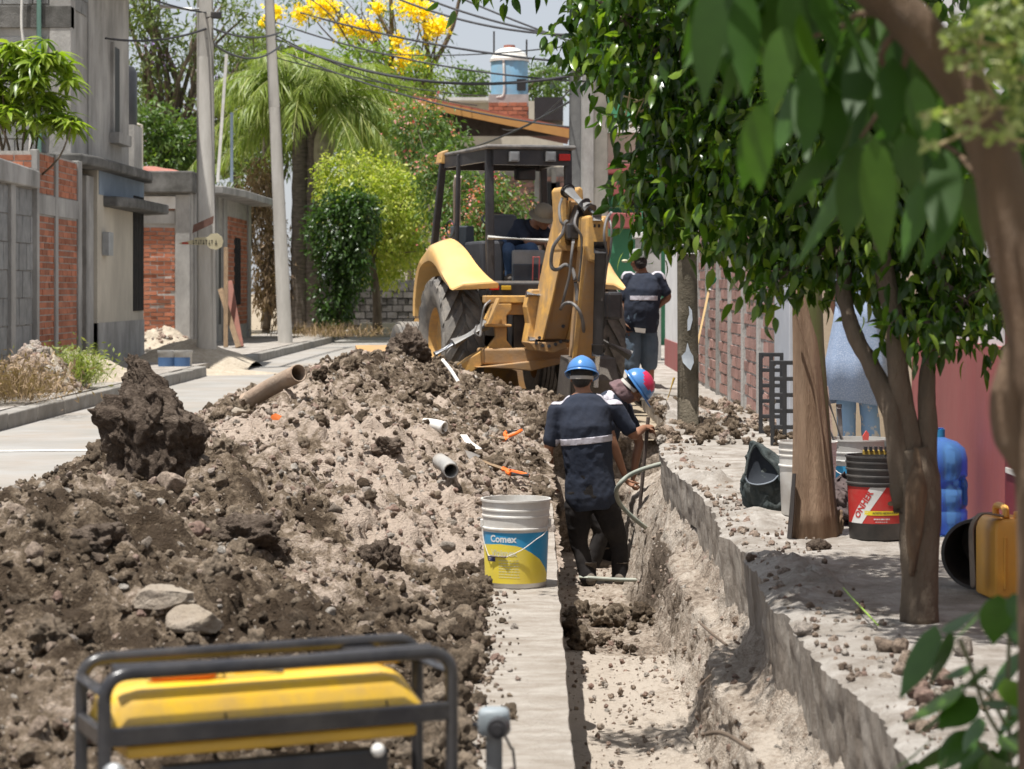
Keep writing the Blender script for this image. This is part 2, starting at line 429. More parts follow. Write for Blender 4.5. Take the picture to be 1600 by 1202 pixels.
# concrete strip left of the trench, a run of cast panels with rough joints
def strip():
    ys = np.arange(2.0, 19.6, .03); xs = np.linspace(-.215, TX0, 22)
    X, Y = np.meshgrid(xs, ys)
    e = fbm(Y[:, -1]*3.0, Y[:, -1]*0+2, o=5, s=3)*.006
    t = (X+.215)/(TX0+.215); X = X+e[:, None]*t
    Z = .012+fbm(X*40, Y*40, o=4, s=5)*.0025
    j = np.abs(((Y+.4) % 1.35)-.675); Z -= np.where(j < .014, .012, 0)
    V, F = grid(X, Y, Z); n = len(V); r, c = X.shape
    Xs = np.repeat(X[:, -1:], 4, 1)+fbm(Y[:, :4]*8, Y[:, :4]*0+np.arange(4)*.7, o=4, s=8)*.01; Ys = Y[:, :4]
    Zs = np.stack([Z[:, -1], Z[:, -1]-.05, Z[:, -1]-.11, Z[:, -1]-.17], 1); Xs[:, 0] = X[:, -1]
    V2, F2 = grid(Xs, Ys, Zs)
    put('concrete_strip', npmesh('concrete_strip', np.concatenate([V, V2]), np.concatenate([F, F2+n]), M_strip, True, 50), kind='structure')
strip()

# trench: profile swept along y
def edge_x(y):
    return np.interp(y, [2, 5.33, 6.07, 6.74, 7.43, 7.9, 8.0, 8.7, 8.8, 9.5, 9.6, 10.3, 10.4, 11.7, 12.8, 14.1], [.87, .88, .90, .85, .846, .86, .83, .85, .88, .86, .90, .88, .846, .90, .89, .842])+.008*fbm(y*5, y*0, o=4, s=22)+.016*np.clip(np.abs(vnoise(y*9, y*0+3, 0, 24))-.45, 0, 1)+.006*vnoise(y*28, y*0+8, 0, 27)+.30*np.clip((y-15.2)/4, 0, 1)**1.5
def floor_z(y):
    a = np.clip((y-11.6)/3.6, 0, 1); a = a*a*(3-2*a); return -.60-.36*a+.12*np.exp(-((y-13.0)/.5)**2)
def trench():
    ys = np.concatenate([np.arange(2.4, 9, .018), np.arange(9, TEND+.05, .028)]); ex = edge_x(ys); fz = floor_z(ys)
    prof = []
    for k in range(len(ys)):
        y = ys[k]; f = fz[k]; e = ex[k]
        bul = .09+.035*math.sin(y*.9+1)+.025*math.sin(y*2.3)      # how far the earth slumps into the trench
        if y > 13: bul *= .45
        pts = [(TX0, -.13), (TX0+.01, f*.5), (TX0+.03, f), ((TX0+.7)/2, f-.02), (.68-bul*.3, f), (.76-bul*.75, f*.78), (.83-bul, f*.45), (e-.01-bul*.2, -.25), (e+.015, -.17), (e+.05, -.10)]
        d = [0]
        for i in range(1, len(pts)): d.append(d[-1]+math.hypot(pts[i][0]-pts[i-1][0], pts[i][1]-pts[i-1][1]))
        u = np.linspace(0, d[-1], 110)
        prof.append((np.interp(u, d, [p[0] for p in pts]), np.interp(u, d, [p[1] for p in pts])))
    X = np.array([p[0] for p in prof]); Z = np.array([p[1] for p in prof]); Y = np.repeat(ys[:, None], X.shape[1], 1)
    dx = np.gradient(X, axis=1); dz = np.gradient(Z, axis=1); L = np.hypot(dx, dz)+1e-9; nx, nz = -dz/L, dx/L
    w = np.clip((X-.3)/.25, 0.25, 1)*np.clip((-Z)/.10, 0, 1)
    cl, cv = cells(Y*9, (X+Z)*9, 4)
    cl2, cv2 = cells(Y*24+X*5, (X+Z)*24, 6); n = .024*fbm(X*4, Y*4, Z*4, 6, 31, .62)+.026*np.clip(.5-cl, 0, 1)*(cv > .6)+.020*np.clip(.5-cl2, 0, 1)*(cv2 > .5)-.016*np.clip(.4-cl2, 0, 1)*(cv2 < .25)+.005*fbm(X*30, Y*30, Z*30, 3, 37, .6)
    # vertical gouges from the digging bucket
    gz = .012*fbm(Y*7, Y*0, Z*1.5, 3, 44)
    wall = np.clip((np.abs(nx)-.35)*2, 0, 1); n = n*w+gz*wall*w
    X2 = X+nx*n; Z2 = Z+nz*n
    V, F = grid(X2, Y, Z2)
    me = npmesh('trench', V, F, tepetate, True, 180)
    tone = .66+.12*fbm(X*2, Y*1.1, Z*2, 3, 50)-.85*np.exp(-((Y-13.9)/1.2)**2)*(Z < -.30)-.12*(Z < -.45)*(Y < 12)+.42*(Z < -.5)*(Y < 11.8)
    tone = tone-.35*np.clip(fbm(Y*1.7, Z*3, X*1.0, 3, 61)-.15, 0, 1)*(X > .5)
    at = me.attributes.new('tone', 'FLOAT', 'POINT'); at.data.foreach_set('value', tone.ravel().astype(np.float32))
    put('trench', me, kind='structure')
    it = []
    for _ in range(1500):
        i = nr.randint(len(ys)); j = 45+nr.randint(60); s = .004+.016*nr.rand()**3; it.append((6+nr.randint(6) if nr.rand() < .6 else nr.randint(6), (X2[i, j], Y[i, j], Z2[i, j]), Rm()*s))
    put('trench_wall_stones', scatter_mesh('trench_wall_stones', pale_lumps, it, lumps), label='small stones embedded in the right-hand trench wall', cat='stones', kind='stuff')
    # end of the trench
    ys2 = np.linspace(-1.02, .03, 40); xs = np.linspace(TX0-.02, 1.35, 60); X, Z = np.meshgrid(xs, ys2)
    Y = TEND-.15+.10*fbm(X*4, Z*4, o=5, s=70)+(Z+1)*.25
    V, F = grid(X, Y, Z); me = npmesh('trench_end', V, F, tepetate, True, 180)
    at = me.attributes.new('tone', 'FLOAT', 'POINT'); at.data.foreach_set('value', (.35+0*X).ravel().astype(np.float32))
    put('trench_end_wall', me, kind='structure')
trench()

# right-hand sidewalk: slab with a broken edge
def walk():
    ys = np.concatenate([np.arange(2.4, 12, .022), np.arange(12, 27.6, .05)]); ex = edge_x(ys)
    t = np.linspace(0, 1, 80)**1.25; X = ex[:, None]+(3.4-ex[:, None])*t; Y = np.repeat(ys[:, None], len(t), 1)
    d = X-ex[:, None]
    crumb = np.clip(fbm(Y*1.6, X*2.2, o=3, s=80)-.12, 0, 1)*np.exp(-((d-.16)/.13)**2)*(1+.8*fbm(X*25, Y*25, o=3, s=82))
    Z = .14+.0022*fbm(X*35, Y*30, o=4, s=81)+.04*crumb+.02*np.clip(fbm(X*5, Y*5, o=4, s=83), 0, 1)*np.exp(-(d/.5)**2)
    Z -= .012*np.exp(-(d/.015)**2)
    # earth spilt on the slab where the trench ends
    sp = np.exp(-((Y-19.6)/1.9)**2)*np.exp(-np.clip(X-.9, 0, 9)/.45); Z += sp*(.20+.13*fbm(X*3.3, Y*3.3, o=5, s=85))
    V, F = grid(X, Y, Z); n = len(V)
    # broken face
    k = 14; u = np.linspace(0, 1, k); zt = Z[:, :1]; th = .30+.05*fbm(ys*1.3, ys*0+3, o=3, s=90)[:, None]
    Zf = zt-u*th; Yf = np.repeat(ys[:, None], k, 1)
    Xf = X[:, :1]-.02*(1-u)*0+.03*u+.006*fbm(Yf*14, Yf*0, Zf*14, 4, 91)*np.minimum(u*6, 1)-.004*np.clip(fbm(Yf*30, Yf*0+4, Zf*3, 3, 95), -1, 1)*np.minimum(u*6, 1)
    V2, F2 = grid(Xf, Yf, Zf)
    mi = np.concatenate([np.zeros(len(F)), np.ones(len(F2))])
    put('sidewalk', npmesh('sidewalk', np.concatenate([V, V2]), np.concatenate([F, F2[:, ::-1]+n]), [M_walk, M_slab], True, 60, mi), kind='structure')
    b = MB(); b.box((2.3, 58.8, .05), (2.8, 62.4, .17)); b.build('sidewalk_beyond', M_walk, kind='structure', smooth=0)
    b = MB(); b.box((-5.9, 30, .05), (1.9, 120, .16)); b.build('sidewalk_across_the_street', M_walk, kind='structure', smooth=0)
walk()
b = MB()
for i in range(30):
    y = 17.5+i*1.25
    if 33.4 < y < 35.5: continue
    b.box((-4.79, y, .055), (.16, 1.235, .17), jit=.008)
b.build('kerb', M_kerb, kind='structure', smooth=0, bev=.012)

# ------------------------------------------------------------------ the long spoil heap
def ridge_x(y): return -1.58+.10*np.sin(y*.55+.5)+np.clip((y-17)*.06, 0, .35)
def H0(x, y):
    h = np.interp(y, [3.6, 4.6, 6, 8.5, 11.5, 13.2, 15.5, 18, 19.5, 22, 24.5, 26], [.24, .36, .38, .47, .52, .55, .55, .58, .60, .62, .42, 0])
    toe = np.interp(y, [3, 9.6, 10.6, 12, 17, 19.5, 21.5, 24], [-.24, -.24, -.10, .05, .08, .26, .5, .3])
    xr = ridge_x(y); wl = 1.45+.12*np.sin(y*1.3)
    t = np.where(x > xr, (x-xr)/np.maximum(toe-xr, .2), (xr-x)/wl)
    t = np.sqrt(t*t+.012)-.05
    return h*np.clip(1-t, -.25, 1)**.92 if False else h*np.where(t < 1, 1-t, (1-t)*.5)
def HP(x, y):
    x = np.asarray(x, float); y = np.asarray(y, float)
    h = H0(x, y)+.0; amt = np.clip((h+.02)/.12, 0, 1)
    c1, v1 = cells(x*3.1+.3*fbm(x*3, y*3, o=2, s=2), y*3.1, 7); c2, v2 = cells(x*8+.4*vnoise(x*9, y*9, 0, 6), y*8, 9)
    c3, v3 = cells(x*19, y*19, 13)
    n = .075*fbm(x*1.3, y*1.3, o=3, s=1)+.07*np.clip(.60-c1, 0, 1)*(v1 > .55)*(.4+v1)+.042*np.clip(.6-c2, 0, 1)*(v2 > .5)+.034*np.clip(.55-c3, 0, 1)*(v3 > .2)
    n += .020*fbm(x*5, y*5, o=3, s=15, g=.6)+.070*np.abs(vnoise(x*6.5, y*6.5, 0, 91))+.040*np.abs(vnoise(x*14, y*13, 0, 92))+.022*np.abs(vnoise(x*29, y*27, 0, 93))+.010*np.abs(vnoise(x*50, y*48, 0, 94))-.055
    return h+n*amt-.06*(1-np.clip((h+.05)/.05, 0, 1))
def TONE(x, y):
    t = .38+.20*fbm(x*.9, y*.7, o=3, s=33)
    band = np.exp(-((y-(12.2-(x+.8)*2.6))/2.3)**2); t += .62*band*(x > -1.75)
    t += .40*np.exp(-((y-16.5)/1.8)**2)*np.exp(-((x+.1)/.45)**2)
    t += .10*(y > 17)+.20*np.exp(-((y-5.2)/1.1)**2)*(x < -.6)+.2*np.exp(-((x+1.5)/.5)**2)*np.exp(-((y-12.2)/1.2)**2)
    t += .35*np.clip(fbm(x*2.6, y*2.2, o=4, s=35)-.1, 0, 1); t -= .75*np.clip(fbm(x*4.2, y*3.4, o=4, s=37)-.12, 0, 1)
    return np.clip(t, 0, 1)
def heap():
    ys = [3.6]
    while ys[-1] < 26: ys.append(ys[-1]+np.interp(ys[-1], [4, 8, 14, 26], [.013, .017, .026, .06]))
    ys = np.array(ys); xs = np.arange(-3.35, .95, .0145); X, Y = np.meshgrid(xs, ys); Z = HP(X, Y)
    X2 = X+.022*fbm(X*11, Y*11, Z*11, 3, 41); Y2 = Y+.03*fbm(X*9, Y*9, Z*9, 3, 43)
    V, F = grid(X2, Y2, Z)
    keep = (Z[:-1, :-1] > -.05) & ~((X[:-1, :-1] > TX0+.02) & (Y[:-1, :-1] < TEND-.1))
    F = F[keep.ravel()]
    u = np.unique(F); mp = -np.ones(len(V), int); mp[u] = np.arange(len(u)); F = mp[F]; V = V[u]
    me = npmesh('spoil_heap', V, F, soil, True, 180)
    at = me.attributes.new('tone', 'FLOAT', 'POINT'); at.data.foreach_set('value', TONE(X, Y).ravel()[u].astype(np.float32))
    o = put('spoil_heap', me); tag(o, 'long heap of dark earth and pale rubble dug from the trench', 'earth heap', kind='stuff')
heap()
def drop(px, py, lo=4.2, hi=27, dz=0.0):
    """where the sight line meets the heap"""
    Ds = np.arange(lo, hi, .01); x = (px-HX)/FPX*Ds; z = CAMZ+(HY-py)/FPX*Ds
    h = np.maximum(HP(x, Ds), 0); i = np.argmax(h+dz >= z); return Vector((x[i], Ds[i], z[i]))
def scatter():
    dk, pl = [], []
    def one(x, y, s, z=None, big=False, pale=None):
        h = float(HP(x, y)) if z is None else z
        k = (12+nr.randint(5)) if s > .034 else (nr.randint(12) if s > .012 else 17+nr.randint(5))
        sc = np.diag(nr.uniform(.75, 1.25, 3)*s); M3 = Rm()@sc
        t = float(TONE(np.array(x), np.array(y))) if pale is None else pale
        ispale = nr.rand() < np.clip(t*1.05, .08, .93)
        if s > .03: ispale = ispale and nr.rand() < .35
        if ispale and s > .016: k = 6+nr.randint(6)
        (pl if ispale else dk).append((k, (x, y, h+s*.25), M3))
    n = 0
    while n < 24000:
        y = 4.2+(25.2-4.2)*nr.rand()**1.25; x = nr.uniform(-3.2, .8)
        h0 = float(H0(np.array(x), np.array(y)))
        if h0 < -.02 and nr.rand() > .03: continue
        if x > TX0-.03 and y < TEND+.3: continue
        if y < 6 and x < -1.4: continue
        s = min(.0048*math.exp(abs(nr.normal())*.70)*(1+y/22), .060)
        if s > .018 and nr.rand() < .55: continue
        one(x, y, s); n += 1
    # toe along the strip and crumbs on it
    for i in range(900):
        y = nr.uniform(4.5, 10.4); x = -.24+abs(nr.normal())*.07
        if x < .08: one(x, y, .004+.010*nr.rand()**3+(.03*nr.rand() if x < -.2 and nr.rand() < .5 else 0), max(.014, 0), pale=.5)
    for i in range(90):
        y = nr.uniform(5.0, 9.5); one(-.28+nr.normal()*.04, y, nr.uniform(.03, .06), .03, pale=0.05)
    put('dark_clods', scatter_mesh('dark_clods', dark_lumps, dk, lumps), label='countless dark clods lying all over the earth heap', cat='clods', kind='stuff')
    put('pale_stones', scatter_mesh('pale_stones', pale_lumps, pl, lumps), label='countless pale stones and rubble mixed into the earth heap', cat='stones', kind='stuff')
    for i in range(150):
        y = nr.uniform(4.6, 12); e = float(edge_x(np.array(y))); x = e+.05+abs(nr.normal())*.3
        if x < 1.9: dk.append((nr.randint(12), (x, y, .145), Rm()*(.004+.016*nr.rand()**3)))
    # trench and sidewalk crumbs
    it = []
    for i in range(1500):
        y = 4.5+14*nr.rand()**1.3; x = nr.uniform(.16, .70); s = .003+.012*nr.rand()**4
        it.append((nr.randint(12), (x, y, float(floor_z(np.array(y)))+s*.3), Rm()*s))
    dk3 = []
    for i in range(260):
        y = nr.normal(14.0, .8); x = nr.uniform(.16, .80); s = .015+.05*nr.rand()**2
        dk3.append((12+nr.randint(5), (x, y, float(floor_z(np.array(y)))+s*.5), Rm()*s))
    put('trench_clods', scatter_mesh('trench_clods', dark_lumps, dk3, lumps), label='dark clods on the trench floor in front of the standing worker', cat='clods', kind='stuff')
    put('trench_rubble', scatter_mesh('trench_rubble', pale_lumps, it, lumps), label='gravel and crumbs on the trench floor', cat='rubble', kind='stuff')
    it = []; dk2 = []
    for i in range(1500):
        y = 4.6+15*nr.rand()**1.2; e = float(edge_x(np.array(y))); x = e+.02+abs(nr.normal())*.15
        if x > 1.9: continue
        s = .003+.012*nr.rand()**4+(.020*nr.rand()**2 if x < e+.16 and nr.rand() < .2 else 0)
        it.append((nr.randint(12) if s > .01 else 17+nr.randint(5), (x, y, .145+s*.3), Rm()*s))
    for i in range(900):
        y = nr.normal(19.2, 1.4); x = float(edge_x(np.array(min(y, 19.6))))-.02+abs(nr.normal())*.35; s = .010+.040*nr.rand()**2.4
        (dk2 if nr.rand() < .6 else it).append((12+nr.randint(5), (x, y, .16+s*.4), Rm()*s))
    for i in range(35):     # slumped earth by the near tree
        y = nr.normal(6.5, .35); x = 1.0+abs(nr.normal())*.12; s = .008+.03*nr.rand()**2
        it.append((nr.randint(12), (x, y, .15+s*.3), Rm()*s))
    put('trench_head_spoil', scatter_mesh('trench_head_spoil', dark_lumps, dk2, lumps), label='brown earth clods heaped around the head of the trench', cat='clods', kind='stuff')
    put('sidewalk_rubble', scatter_mesh('sidewalk_rubble', pale_lumps, it, lumps), label='crumbs and small stones strewn along the broken sidewalk edge', cat='rubble', kind='stuff')
scatter()

# named lumps on the heap
def lump(name, loc, size, seed, mat, label, cat, rz=0, facet=False, rough=.36, fr=1.5, sub=5, parts=None, group=None):
    V, F = clump(sub, seed, rough, fr, 6, facet); V = V*np.array(size); c, s = math.cos(rz), math.sin(rz)
    V = np.stack([V[:, 0]*c-V[:, 1]*s, V[:, 0]*s+V[:, 1]*c, V[:, 2]], -1)
    return put(name, npmesh(name, V, F, mat, True, 180), loc=loc, label=label, cat=cat, group=group)
def big_clod():
    """the tall torn block of earth standing on the ridge"""
    D = 9.9; c = P(238, 640, D); c.z = float(HP(c.x, c.y))
    V, F = ICO[5]; V = V.copy(); z = V[:, 2]
    wx = np.interp(z, [-1, -.3, .3, .75, 1], [.215, .21, .135, .065, .03])
    rad = np.sqrt(np.maximum(1-z*z, 1e-6)); rr_ = np.where(z < 0, np.maximum(rad, .97), rad)/rad; X = V[:, 0]*wx*rr_; Y = V[:, 1]*wx*.9*rr_; Z = np.where(z < -.2, (z+.2)*.40-.045, z*.225)+.15
    X += np.interp(z, [-1, 0, 1], [.015, -.02, -.085])
    n = fbm(V[:, 0]*1.6, V[:, 1]*1.6, V[:, 2]*1.6, 6, 5, .6); a, _ = cells(V[:, 0]*3+V[:, 2], V[:, 1]*3+V[:, 2]*2, 3)
    k = 1+.42*n+.25*np.clip(.5-a, 0, 1); X = X*k; Y = Y*k; Z = .05+(Z-.05)*(1+.22*n)
    X += .012*fbm(V[:, 0]*9, V[:, 1]*9, V[:, 2]*9, 4, 8); Z += .012*fbm(V[:, 0]*9, V[:, 1]*9, V[:, 2]*9, 4, 9)
    put('earth_clod', npmesh('earth_clod', np.stack([X, Y, Z], -1), F, soil_clod, True, 180), loc=c, label='tall jagged dark clod of earth standing on the ridge at left', cat='clod')
big_clod()
for px, py, sz, sd, D, lb in ((592, 880, (.075, .07, .085), 3, None, 'dark rounded clod low on the heap left of the paint bucket'),
                          (370, 905-60, (.17, .14, .10), 8, None, 'broad dark clod in the middle of the near slope'),
                          (130, 860, (.16, .13, .085), 12, None, 'blurred dark clod on the near left shoulder of the heap'),
                          (640, 540, (.17, .15, .16), 15, 21.5, 'dark clod on the ridge in front of the tractor wheel'),
                          (560, 560, (.10, .10, .09), 17, 20.5, 'small dark clod on the ridge left of the tractor wheel'),
                          (735, 990, (.06, .06, .055), 19, None, 'dark clod at the foot of the heap beside the concrete strip'),
                          (605, 700, (.07, .06, .05), 25, None, 'brown clod halfway up the middle of the heap')):
    p = drop(px, py) if D is None else P(px, py, D)
    if D: p.z = max(p.z-.02, float(HP(p.x, p.y))+.03)
    lump('earth_clod', p, sz, sd, soil_clod, lb, 'clod', rough=.42, fr=1.7)
M_chunk = M('rubble_concrete', (.42,.37,.31), (.33,.28,.22), .95, 10, .9, 60, dirt=(.2,.15,.11), dirt_amt=.5, spec=.1)
for px, py, sz, sd, lb in ((262, 950, (.105, .075, .05), 5, 'flat pale concrete chunk tilted on the near slope'),
                       (305, 985, (.085, .06, .06), 9, 'pale blocky concrete chunk below the flat one'),
                       (375, 650, (.05, .05, .03), 13, 'small pale concrete chunk near the ridge below the clay pipe')):
    p = drop(px, py); lump('concrete_chunk', p+Vector((0, 0, .02)), sz, sd, M_chunk, lb, 'rubble', facet=True, rough=.10, sub=4)
# ================================================================== buildings and street, left side
M_block = M('grey_block', (.31,.31,.305), (.23,.235,.235), .93, 7, .5, 70, dirt=(.12,.115,.11), dirt_amt=.4, rnd_amt=.14, spec=.15)
M_mortar = M('mortar', (.46,.44,.41), (.36,.345,.32), .95, 9, .5, 70, dirt=(.2,.18,.16), dirt_amt=.4, spec=.1)
M_conc = M('weathered_concrete', (.46,.445,.42), (.35,.34,.325), .9, 2.2, .4, 45, dirt=(.12,.115,.105), dirt_amt=.75, dirt_sc=1.3, stretch=(1, 1, .45), spec=.2)
M_dark_conc = M('black_stained_concrete', (.20,.195,.185), (.10,.098,.09), .93, 3.5, .5, 45, dirt=(.055,.053,.05), dirt_amt=.8, dirt_sc=2.2, spec=.15)
M_plaster = M('cream_plaster', (.56,.51,.42), (.48,.435,.36), .9, 1.5, .15, 30, dirt=(.24,.215,.18), dirt_amt=.55, dirt_sc=.9, stretch=(1, 1, .5), spec=.2)
M_brick = M('red_brick', (.44,.165,.09), (.34,.12,.07), .9, 9, .5, 80, dirt=(.25,.16,.12), dirt_amt=.5, dirt_sc=3, rnd_amt=.28, spec=.15)
M_dark = M('dark_opening', (.018,.018,.02), (.012,.012,.012), .6)
M_glass = M('window_glass', (.03,.035,.04), (.02,.025,.03), .08, spec=.8)
M_iron = M('dark_iron', (.03,.03,.032), (.06,.05,.045), .6, 8, .1, metal=.3)
M_galv = M('galvanised', (.42,.43,.44), (.33,.34,.35), .5, 8, .1, metal=.6)
M_bluegrey = M('bluish_render', (.20,.25,.31), (.15,.19,.24), .85, 2, .1)
M_greenpipe = M('green_pipe', (.13,.25,.20), (.10,.19,.16), .5)
M_whitepaint = M('white_paint', (.72,.71,.68), (.60,.58,.55), .6, 4, .1, dirt=(.4,.36,.3), dirt_amt=.4)
M_blueplastic = M('blue_plastic_sheet', (.05,.22,.45), (.04,.17,.36), .5)
M_rustred = M('red_sheet', (.42,.14,.10), (.33,.13,.10), .75, 5, .2, dirt=(.2,.14,.11), dirt_amt=.5)
M_wood = M('old_wood', (.30,.21,.13), (.20,.14,.09), .85, 6, .5, 60, stretch=(6, 6, .6), spec=.2)

def boxb(b, x0, x1, y0, y1, z0, z1): return b.box(((x0+x1)/2, (y0+y1)/2, (z0+z1)/2), (x1-x0, y1-y0, z1-z0))
def part_box(name, parent, x0, x1, y0, y1, z0, z1, m, bev=0.0, **k):
    b = MB(); boxb(b, x0, x1, y0, y1, z0, z1); return b.build(name, m, parent, smooth=0, world=True, bev=bev, **k)
def masonry(parent, name, u0, u1, z0, z1, place, bl, bh, joint, depth, mat, bond=.5, limit=300, key=None, skip=None, jit=.004, stack=False):
    """courses of single pieces; place(u, z) -> (world point, u direction, outward normal). The nearest `limit` are objects of their own."""
    rows = int((z1-z0)/bh+.001); L = []
    for r in range(rows):
        z = z0+(r+.5)*bh; u = u0-(0 if stack else (bl*bond if r % 2 else 0))
        while u < u1-1e-4:
            a, c = max(u, u0), min(u+bl, u1); u += bl
            if c-a < bl*.18: continue
            if skip and skip((a+c)/2, z): continue
            L.append(((a+c)/2, z, c-a-joint))
    key = key or (lambda q: place(q[0], q[1])[0].y)
    L.sort(key=key); cache = {}; base = parent_world(parent); rest = MB()
    for i, (u, z, ln) in enumerate(L):
        p, ud, nn = place(u, z); p = p+nn*rnd.uniform(-jit, jit)
        rot = Matrix((ud, nn, Vector((0, 0, 1)))).transposed()
        if i < limit:
            kk = (round(ln, 2), i % 3)
            if kk not in cache:
                b = MB(); b.box((0, 0, 0), (ln, depth, bh-joint), jit=.004); cache[kk] = b.mesh(name, mat, 0)
            o = bpy.data.objects.new(name, cache[kk]); col.objects.link(o); o.parent = parent; o.location = p-base
            o.rotation_euler = rot.to_euler()
        else: rest.box(p, (ln, depth, bh-joint), rot=rot, jit=.004)
    if rest.v: rest.build(name+'_courses', mat, parent, smooth=0, world=True, kind='stuff')
XL = -6.3
EX, EY, EZ = Vector((1, 0, 0)), Vector((0, 1, 0)), Vector((0, 0, 1))

# --- grey block wall at the left edge
r = empty('block_wall', (XL, 27, 0), label='tall grey concrete block wall at the left edge of the street', cat='wall')
part_box('wall_core', r, XL-.2, XL-.05, 22, 29.1, 0, 2.72, M_mortar)
masonry(r, 'block', 22, 29.05, .12, 2.50, lambda u, z: (Vector((XL-.045, u, z)), EY, EX), .42, .17*2, .014, .03, M_block, stack=False, limit=300, skip=lambda u, z: abs(u-27.85) < .16)
part_box('pillar', r, XL-.1, XL+.01, 27.72, 27.96, .05, 2.55, M_conc, .01)
b = MB(); b.prism([(XL-.3, 22, 2.52), (XL-.3, 29.1, 2.52), (XL-.3, 29.1, 2.74), (XL-.3, 22, 2.90)], (.36, 0, 0)); b.build('coping', M_conc, r, world=True, smooth=0, bev=.02)
# --- brick gate piers
r = empty('brick_pier', (XL, 30, 0), label='red brick pier with grey concrete ribs beside the block wall', cat='pier')
part_box('pier_core', r, XL-.55, XL-.012, 29.13, 32.0, 0, 3.0, M_mortar)
for (a, c) in ((29.25, 30.25), (30.42, 31.75)):
    masonry(r, 'brick', a, c, .15, 2.2, lambda u, z: (Vector((XL-.03, u, z)), EY, EX), .27, .085, .014, .05, M_brick, limit=150)
    masonry(r, 'brick', a, c, 2.47, 2.98, lambda u, z: (Vector((XL-.03, u, z)), EY, EX), .27, .085, .014, .05, M_brick, limit=60)
masonry(r, 'brick', XL-.52, XL-.05, .15, 3.0, lambda u, z: (Vector((u, 29.14, z)), EX, -EY), .24, .085, .014, .04, M_brick, limit=80)
for y0, y1 in ((30.25, 30.42), (31.75, 32.0), (29.12, 29.25)): part_box('concrete_rib', r, XL-.08, XL+.02, y0, y1, .05, 3.02, M_conc, .01)
part_box('band', r, XL-.08, XL+.012, 29.2, 31.8, 2.21, 2.46, M_conc)
# --- two-storey house
HXW = -6.68
r = empty('two_storey_house', (HXW, 35, 0), label='unfinished grey two-storey concrete house with a cream ground floor on the left', cat='house')
def q_(px, D): return (px-HX)/FPX*D
part_box('ground_floor_wall', r, HXW-4, HXW+.25, 33.9, 37.9, 0, 3.2, M_plaster)
part_box('plinth', r, HXW-.5, HXW+.265, 33.9, 37.9, 0, .75, M_conc)
part_box('gate_recess', r, HXW-.7, HXW-.05, 31.9, 33.9, 0, 3.0, M_dark)
d = part_box('metal_gate', r, HXW-.2, HXW+.02, 32.1, 33.3, .05, 2.85, M_wood)
part_box('gate_post', r, HXW-.2, HXW+.20, 33.35, 33.88, 0, 2.9, M_conc, .01)
part_box('meter_box', r, HXW+.25, HXW+.36, 34.25, 34.6, 1.75, 2.1, M_galv, .01)
wd = part_box('window', r, HXW+.1, HXW+.27, 36.9, 37.75, .9, 2.75, M_dark)
for i in range(6): part_box('bar', wd, HXW+.262, HXW+.285, 36.95+i*.15, 36.97+i*.15, .9, 2.75, M_iron)
b = MB(); sp = [(HXW-.1, 32.0), (HXW+.35, 32.2), (HXW+.45, 33), (HXW+.5, 37.2), (HXW+.35, 38.2), (HXW-.1, 38.4)]
b.prism([(x, y, 3.0) for x, y in sp], (0, 0, .15)); b.build('canopy', M_dark_conc, r, world=True, smooth=0, bev=.03)
b = MB(); sp = [(HXW-.6, 34.2), (HXW+.45, 34.4), (HXW+.62, 35.2), (HXW+.65, 38), (HXW+.2, 38.6), (HXW-.3, 38.6)]
b.prism([(x, y, 2.48) for x, y in sp], (0, 0, .16)); b.build('canopy', M_dark_conc, r, world=True, smooth=0, bev=.03, label='lower dark concrete canopy over the cream wall')
part_box('blue_band', r, HXW-.1, HXW+.258, 34.0, 37.9, 2.65, 3.0, M_bluegrey)
up = part_box('upper_storey_wall', r, HXW-5.5, HXW, 33.1, 37.95, 3.16, 6.4, M_conc)
part_box('tie_beam', r, HXW-5.5, HXW+.03, 33.06, 33.3, 5.0, 5.32, M_dark_conc, .01)
part_box('corner_column', r, HXW-.28, HXW+.03, 33.07, 33.4, 3.16, 6.4, M_conc, .01)
part_box('corner_column', r, HXW-.1, HXW+.03, 34.4, 34.6, 3.16, 6.4, M_conc, .01)
masonry(r, 'block', HXW-3.6, HXW-.3, 5.34, 6.4, lambda u, z: (Vector((u, 33.09, z)), EX, -EY), .44, .21, .015, .03, M_block, limit=60)
masonry(r, 'block', HXW-2.1, HXW-.3, 3.2, 4.9, lambda u, z: (Vector((u, 33.09, z)), EX, -EY), .44, .21, .015, .03, M_block, limit=120)
masonry(r, 'block', 33.45, 34.4, 5.3, 6.4, lambda u, z: (Vector((HXW+.005, u, z)), EY, EX), .44, .21, .015, .03, M_block, limit=60)
wd = part_box('window', r, HXW-3.6, HXW-2.15, 33.0, 33.2, 3.9, 4.95, M_dark)
part_box('sill', wd, HXW-3.5, HXW-2.1, 32.93, 33.15, 3.80, 3.9, M_conc)
wd = part_box('window', r, HXW-.1, HXW+.02, 36.4, 37.0, 3.75, 5.1, M_dark)
part_box('frame', wd, HXW-.05, HXW+.05, 36.3, 36.42, 3.7, 5.15, M_conc); part_box('sill', wd, HXW, HXW+.16, 36.2, 37.3, 3.55, 3.72, M_conc)
b = MB(); b.prism([(HXW-5.5, 33.0, 6.4), (HXW+.3, 33.0, 6.4), (HXW+1.05, 36, 6.4), (HXW+.9, 38.4, 6.4), (HXW-5.5, 38.4, 6.4)], (0, 0, -.16)); b.build('roof_slab', M_plaster, r, world=True, smooth=0)
b = MB(); b.tube([(HXW-.42, 33.02, 3.1), (HXW-.42, 33.02, 6.5)], .035, 8); b.build('drain_pipe', M_greenpipe, r, world=True)
